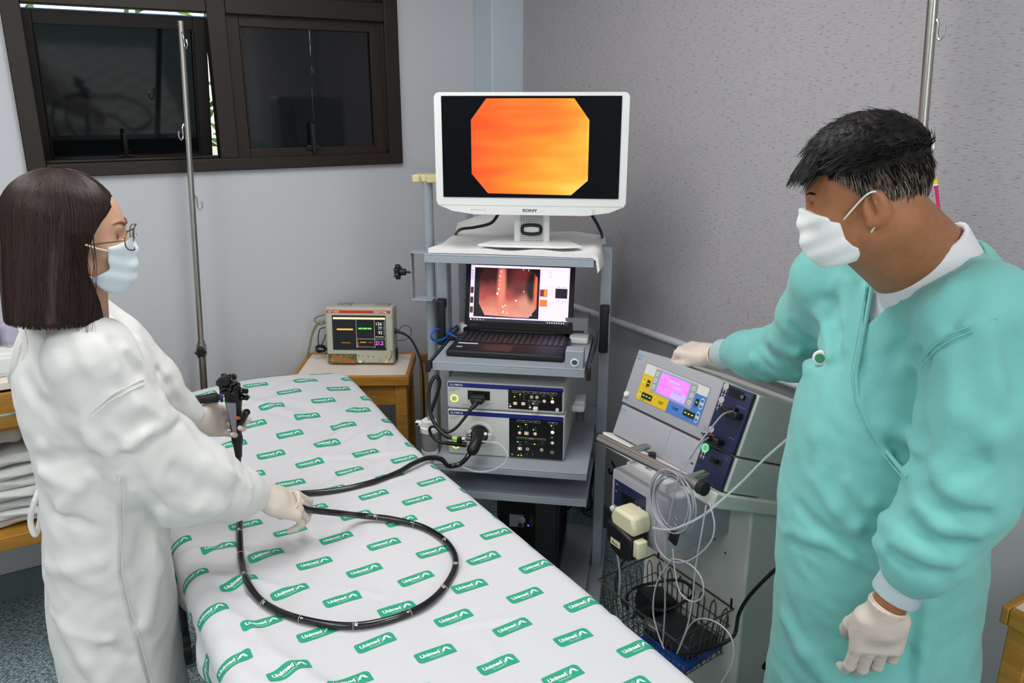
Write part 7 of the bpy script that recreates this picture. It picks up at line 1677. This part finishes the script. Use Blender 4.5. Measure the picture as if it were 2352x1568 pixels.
# --- mask
b = None
wpix = lambda px, py, f=1.40: hpix(px, py, WO, WM, f, WS)[[0, 2]]
wp_ = [wpix(*a) for a in ((306, 543), (283, 566), (245, 570), (250, 622), (207, 640), (244, 676), (275, 662), (312, 610), (322, 570))]
wp_ = [wp_[0] + [.02, .004], wp_[1], wp_[2], wp_[3], wp_[4], wp_[5] + [0, -.004], wp_[6] + [.03, -.03], wp_[7] + [.06, -.01], wp_[8] + [.05, .0]]
V, F_ = sdf_mesh(mask_field(WO, WM, WS, wp_, wom_head, nose=.013), WO - .17, WO + .17, .0030)
mk = place('face_mask', V, F_, mat('mask_pale_blue', 'dfe9ef', .8, bump=(500, .2, .002)), wom, WBASE, 1)
b = local_mb(WBASE)
for s in (-1, 1):
    mir = lambda q: Vector(WO + WM @ ((WM.T @ (q - WO))*np.array([1, s, 1])))
    b = local_mb(WBASE); b.tube([mir(Q(248, 576, 1.405)), mir(Q(222, 570, 1.385)), mir(Q(196, 562, 1.37))], .0015, 6); b.tube([mir(Q(212, 638, 1.395)), mir(Q(196, 630, 1.38)), mir(Q(185, 622, 1.37))], .0015, 6); b.build('ear_loop', lp, mk)
# --- eyes, brows, glasses
eye_w2 = mat('eye_white2', 'd8d4cc', .3); iris = mat('iris', '3a2a1e', .2); brow_m = mat('brow_brown', '7a5648', .7)
for s in (-1, 1):
    b = local_mb(WBASE); b.use(eye_w2); c = Wp(.0790, .031*s, .0145); b.lathe([(.0115*WS*math.sin(a), -.0115*WS*math.cos(a)) for a in np.linspace(0, math.pi, 10)], c, wf, 16)
    b.use(iris); c = Wp(.0885, .032*s, .0145); b.lathe([(.0001, .003), (.0045, .0018), (.005, 0)], c, wf, 12); b.build('eye', None, wom)
for s in (-1, 1):
    b = local_mb(WBASE); b.use(brow_m)
    pts = [wl_((.104 - .02*t*t, (.014 + .036*t)*s, .038 + .008*math.sin(t*2.6))) for t in np.linspace(0, 1, 8)]; b.ring(pts, [.0022, .0026, .0026, .0024, .0022, .0018, .0014, .0006], 6); b.build('eyebrow', None, wom)
gl = bpy.data.objects.new('glasses', None); COL.objects.link(gl); gl.parent = wom
M['gold'] = mat('gold_wire', '85704a', .3, 1.0)
b = local_mb(WBASE); c = local_mb(WBASE); c.use(mat('lens', 'eef2f4', .03, trans=1.0, alpha=.25, ior=1.1))
for s in (-1, 1):
    lc = np.array([.122, .034*s, .010]); tl = .10*s
    rim = [wl_(lc + np.array([-.004*abs(math.cos(a))*1 - (.010 if math.cos(a)*s > .5 else 0)*0 - .012*max(math.cos(a)*s, 0), .0255*math.copysign(abs(math.cos(a))**.7, math.cos(a)), .0225*math.copysign(abs(math.sin(a))**.7, math.sin(a))])) for a in [2*math.pi*k/28 for k in range(28)]]
    b.ring(rim, .0011, 6, closed=True); c.add(rim, [tuple(range(28))])
    b.tube([wl_((.106, .060*s, .014)), wl_((.100, .070*s, .012)), wl_((.05, .082*s, .006)), wl_((.0, .084*s, .0))], .0014, 6)
    b.tube([wl_((.120, .012*s, .006)), wl_((.112, .009*s, .000))], .0006, 4, 3)
b.tube([wl_((.121, -.010, .012)), wl_((.124, 0, .016)), wl_((.121, .010, .012))], .0011, 6); b.build('glasses_frame', M['gold'], gl); c.build('lenses', None, gl)
# --- cuffs, gloves
for A in (WR, WL):
    e, w = A['E'], A['W']; v = Vector(w - e).normalized() if A is WR else Vector(w - Q(340, 880, 1.70)).normalized(); b = local_mb(WBASE)
    b.lathe([(.026, -.05), (.033, -.045), (.030, -.02), (.031, -.003), (.030, 0), (.027, -.002), (.026, -.04)], Vector(w), v, 32); b.build('cuff', mat('gown_knit', 'eceeec', .9, bump=(600, .5, .003)), wom)
e, w = WR['E'], WR['W']; v = (w - e)/np.linalg.norm(w - e); W_ = w + v*.012
WRH = Q(712, 1178, 1.665)                        # where the right hand grips the tube
fnR, lo, hi, _ = hand_parts(W_, WRH - W_ + np.array([0, 0, .01]), (.25, -.45, .9), (.1, .9, .3), [(.35, .75, .55), (.5, .8, .5), (.6, .85, .5), (.7, .9, .5)], [(.85, .25, -.45), (.9, -.15, -.55), (.8, -.3, -.5)], .98)
V, F_ = sdf_mesh(lambda p: fnR(p), lo, hi, .0022); g1 = place('glove', V, F_, M['glove'], wom, WBASE, 1)
b = local_mb(WBASE); ring_around(b, W_ + v*.062, v + np.array([0, .15, .0]), .040, .0022, squash=.62); b.build('glove_band', M['bead'], g1)
e, w = Q(340, 880, 1.70), WL['W']; v = (w - e)/np.linalg.norm(w - e); W_ = w + v*.008
fnL, lo, hi, _ = hand_parts(W_, Q(525, 968, 1.845) - W_, (.15, .9, -.35), (.1, .1, 1), [(.85, 1.0, .7), (.9, 1.05, .7), (.95, 1.05, .7), (1.0, 1.05, .7)], [(.7, .75, .15), (.85, .5, .1), (1, .15, -.15)], .95)
V, F_ = sdf_mesh(lambda p: fnL(p), lo, hi, .0022); place('glove', V, F_, M['glove'], wom, WBASE, 1)
# --- shoes
shoe_w = mat('white_shoe', 'd8d8d6', .5)
for s in (-1, 1):
    c, q = -math.sin(WTY)*.08*s, math.cos(WTY)*.08*s; a, b_ = np.array([-.905 + c, WF - .005 + q, .045]), np.array([-.725 + c, WF + .055 + q, .036])
    V, F_ = sdf_mesh(lambda p: np.maximum(smin(d_cap(p, a, b_, .046, .038), d_cap(p, a, a + [0, 0, .03], .045, .043), .03), np.maximum(-p[..., 2] + .001, p[..., 2] - .095)), (-1.0 + c, WF - .1 + q, -.01), (-.64 + c, WF + .14 + q, .13), .006)
    place('shoe', V, F_, shoe_w, wom, WBASE, 1)
# ================================================================ endoscope
sl = rfz_world(Q(538, 950, 1.80)); es = thing('endoscope', 'black endoscope held by the woman, its long tube looped on the bed', 'endoscope', sl)
def smb(): b = MB(); b.X = Matrix.Translation(-sl); return b
M['scope'] = mat('scope_black', '0e0e10', .22, spec=.6, coat=.3); M['scope_matt'] = mat('scope_matt', '161618', .45); M['lilac'] = mat('scope_plate', '9a93a4', .4)
def QW(px_, py_, f): return rfz_world(Q(px_, py_, f))
c0, c1 = QW(533, 880, 1.80), QW(544, 1000, 1.815); axd = (c1 - c0).normalized(); ln_ = (c1 - c0).length
toc = Vector((-FX, -FY, .35)); nrm = (toc - axd*toc.dot(axd)).normalized(); sid = axd.cross(nrm); sid = sid if sid.x*FY - sid.y*FX > 0 else -sid
b = smb(); sec = []; N_ = 14
for i in range(N_ + 1):
    t = i/N_; w_ = np.interp(t, [0, .1, .35, .6, 1], [.013, .019, .0185, .014, .0115]); d_ = np.interp(t, [0, .1, .4, 1], [.014, .019, .017, .011]); ce = c0 + axd*ln_*t
    for k in range(24): a = 2*math.pi*k/24; sec.append(ce + sid*(w_*math.copysign(abs(math.cos(a))**.7, math.cos(a))) + nrm*(d_*math.copysign(abs(math.sin(a))**.7, math.sin(a))))
fs = [(i*24 + k, i*24 + (k+1) % 24, (i+1)*24 + (k+1) % 24, (i+1)*24 + k) for i in range(N_) for k in range(24)] + [tuple(range(24))[::-1], tuple(N_*24 + k for k in range(24))]
b.use(M['scope_matt']).add(sec, fs); b.build('control_body', None, es)
b = smb(); q = []
for t, w_, d_ in ((.30, .0115, .0184), (.36, .0118, .0182), (.6, .0085, .0152), (.85, .0055, .0132), (1.0, .0045, .0117)): ce = c0 + axd*ln_*t; q += [ce - sid*w_ + nrm*d_, ce + sid*w_ + nrm*d_]
b.add(q, [(2*i, 2*i+1, 2*i+3, 2*i+2) for i in range(4)]); b.build('grey_plate', M['lilac'], es)
kx = (nrm*.75 - axd*.65).normalized(); kc = c0 - axd*.001 + nrm*.014
def star(b, c, R0, n, h, amp): 
    u = kx.orthogonal().normalized(); w_ = kx.cross(u); pl_ = []
    for i in range(n*10): a = 2*math.pi*i/(n*10); r_ = R0*(1 + amp*math.cos(n*a)); pl_.append((r_*math.cos(a), r_*math.sin(a)))
    b.prism(pl_, c + kx*h, u, w_, h)
b = smb(); b.use(M['scope']); b.cyl(kc, kc + kx*.05, .008); star(b, kc + kx*.008, .0245, 6, .010, .16); b.build('angulation_wheel', None, es, bevel=.002)
b = smb(); b.use(M['scope']); star(b, kc + kx*.023, .0195, 6, .010, .18); b.build('angulation_wheel', None, es, bevel=.002)
b = smb(); b.use(M['scope_matt']); b.lathe([(.012, .036), (.0125, .044), (.009, .050), (.001, .051)], kc, kx); u_ = kx.orthogonal().normalized(); b.box(kc + kx*.053, (.020, .005, .008)); b.build('lock_cap', None, es)
for k in range(2): b = smb(); v0 = c0 + axd*(.018 + .017*k) + sid*.014; b.use(M['scope']); b.lathe([(.0075, 0), (.0075, .012), (.006, .014), (.006, .020), (.0065, .021), (.0065, .024), (.001, .025)], v0, (sid*.9 + nrm*.3 - axd*.1).normalized()); b.build('valve_button', None, es)
b = smb(); p0 = c1 - axd*.020; b.tube([p0, QW(556, 968, 1.80), QW(566, 948, 1.795)], [.0085, .0075, .0068], 14); b.lathe([(.0082, -.002), (.0086, .004), (.006, .008), (.001, .0085)], QW(566, 948, 1.795), (QW(566, 948, 1.795) - QW(556, 968, 1.80)).normalized()); b.build('biopsy_port', M['scope'], es)
b = smb(); b.use(mat('orange_mark', 'd9724a', .4)); b.cyl(QW(545, 960, 1.797) - nrm*.0, QW(548, 957, 1.797), .006); b.build('orange_mark', None, es)
b = smb(); b.lathe([(.0125, -.002), (.0135, .004), (.0135, .018), (.0115, .022), (.0085, .055), (.0078, .06)], c1, axd); b.build('boot', M['scope_matt'], es)
def bedpt(px_, py_, lift=.0082):
    z = BZ
    for _ in range(4): q = P(px_, py_, z=z + lift); z = float(sheet_h(min(max(q.x, BX0 + .01), BX1 - .01), q.y))
    return P(px_, py_, z=z + lift)
e0 = c1 + axd*.05
tube = [e0, QW(546, 1085, 1.825), QW(548, 1130, 1.82), QW(550, 1180, 1.79), bedpt(551, 1235, .010), bedpt(555, 1290), bedpt(570, 1340), bedpt(610, 1387), bedpt(690, 1421), bedpt(812, 1437), bedpt(930, 1411), bedpt(1005, 1366), bedpt(1046, 1300), bedpt(1030, 1250), bedpt(975, 1212), bedpt(900, 1192, .012), bedpt(830, 1184, .02), QW(775, 1178, 1.70), QW(720, 1172, 1.672), QW(700, 1168, 1.655), QW(680, 1160, 1.645)]
b = smb(); b.tube(tube, .0076, 16, 10); b.build('insertion_tube', M['scope'], es)
# printed length marks
sp = smooth_path(tube, 40); mk = smb(); mk.use(mat('scope_white', 'e8e8e8', .5))
def near_i(px_, py_): 
    best = None
    for i, q in enumerate(sp):
        r = q.x*FY - q.y*FX; f = q.x*FX + q.y*FY; c = f*math.cos(PITCH) - (q.z - HC)*math.sin(PITCH); up = f*math.sin(PITCH) + (q.z - HC)*math.cos(PITCH); d = (1176 + FPX*r/c - px_)**2 + (784 - FPX*up/c - py_)**2
        if best is None or d < best[0]: best = (d, i)
    return best[1]
for s_, px_, py_, fl in (('30', 550, 1222, 0), (None, 551, 1272, 0), ('70', 567, 1322, 0), ('75', 608, 1380, 1), ('0', 692, 1415, 1), ('80', 812, 1437, 1), ('0', 940, 1405, 0), ('60', 1030, 1360, 0), ('50', 1048, 1297, 0), ('0', 1014, 1250, 0), ('3', 951, 1207, 1), ('20', 867, 1192, 1)):
    i = near_i(px_, py_); q = sp[i]; tg_ = (sp[min(i+1, len(sp)-1)] - sp[i-1]).normalized(); up = Vector((-FX*.55, -FY*.55, .8)); up = (up - tg_*up.dot(tg_)).normalized(); sd = tg_.cross(up)
    mk.ring([q + (up*math.cos(a) + sd*math.sin(a))*.00785 for a in np.linspace(-1.5, 1.5, 16)], .0004, 5)
    if s_:
        v, f = text_shape(s_, .02); h_ = .0062/.7; vx = v - [v[:, 0].mean(), 0]
        arc = lambda a, t_: q + tg_*t_ + (up*math.cos(a) + sd*math.sin(a))*.0079
        mk.add([arc((x*h_*.9)/.0078*(1 if fl else -1)*-1, (.003 + y*h_)*(1 if fl else -1)) for x, y in vx], f)
mk.build('length_marks', None, es)
# universal cord to the light source
cn = tw(*C7(745, 950, -.055)); 
cord = [QW(512, 911, 1.80), QW(480, 915, 1.79), QW(445, 924, 1.78), QW(415, 936, 1.775), QW(385, 960, 1.77), QW(370, 1010, 1.79), QW(400, 1070, 1.84), QW(470, 1115, 1.90), bedpt(600, 1134, .0085), bedpt(700, 1132), bedpt(780, 1124), bedpt(860, 1105), bedpt(915, 1084, .010), Vector((.850, 1.920, .767)), Vector((.905, 1.937, .764))]
wbend = [Vector((.960, 1.965, .736)), tw(*C7(440, 1222, -.14)), tw(*C7(560, 1205, -.125)), tw(*C7(640, 1140, -.10)), tw(*C7(690, 1070, -.08))]
b = smb(); b.tube(cord + wbend, [.0075]*18 + [.0085], 14, 9); b.build('universal_cord', M['scope'], es)
b = smb(); b.use(M['scope_matt']); b.lathe([(.0075, 0), (.0095, -.01), (.0115, -.055), (.012, -.066), (.010, -.067)][::-1], cord[0] + (cord[1] - cord[0]).normalized()*.078, (cord[1] - cord[0]).normalized()); b.use(mat('blue_ring', '26347a', .4)); b.lathe([(.0125, 0), (.0125, .006), (.0118, .007)], cord[0], (cord[1] - cord[0]).normalized()); b.build('cord_boot', M['scope_matt'], es)
lk = [tw(*C7(790, 862, -.012)), tw(*C7(780, 900, -.035)), tw(*C7(755, 960, -.06)), tw(*C7(715, 1035, -.078)), tw(*C7(690, 1072, -.08))]
b = smb(); b.tube(lk, [.023, .0185, .0175, .0195, .014], 20); b.build('light_connector', M['scope_matt'], es)
b = smb(); b.use(M['chrome']); b.cyl(tw(*C7(640, 925, -.06)), tw(*C7(690, 930, -.05)), .0045); b.cyl(tw(*C7(650, 880, -.05)), tw(*C7(690, 885, -.045)), .006); b.cyl(tw(*C7(590, 918, -.068)), tw(*C7(622, 920, -.066)), .0075); b.use(M['scope_matt']); b.rbox(tw(*C7(565, 930, -.068)), (.016, .012, .02), .004); b.build('connector_fittings', None, es)
b = smb(); b.use(M['white_pl']); b.cyl(tw(*C7(845, 870, -.03)), tw(*C7(875, 858, -.028)), .005); b.build('connector_pin', None, es)
hs = [C7(820, 948, -.06), C7(920, 955, -.06), C7(1010, 975, -.065), C7(1080, 1040, -.08), C7(1105, 1120, -.09), C7(1060, 1200, -.095), C7(960, 1260, -.10), C7(830, 1290, -.11), C7(700, 1275, -.12), C7(600, 1235, -.13)]
q = MB(); q.tube([tw(*h_) for h_ in hs], .0034, 10); tag(q.build('suction_hose', mat('hose_clear', 'd4d8d4', .12, alpha=.42, spec=.6)), 'clear hose curling from the scope plug below the light source', 'hose')
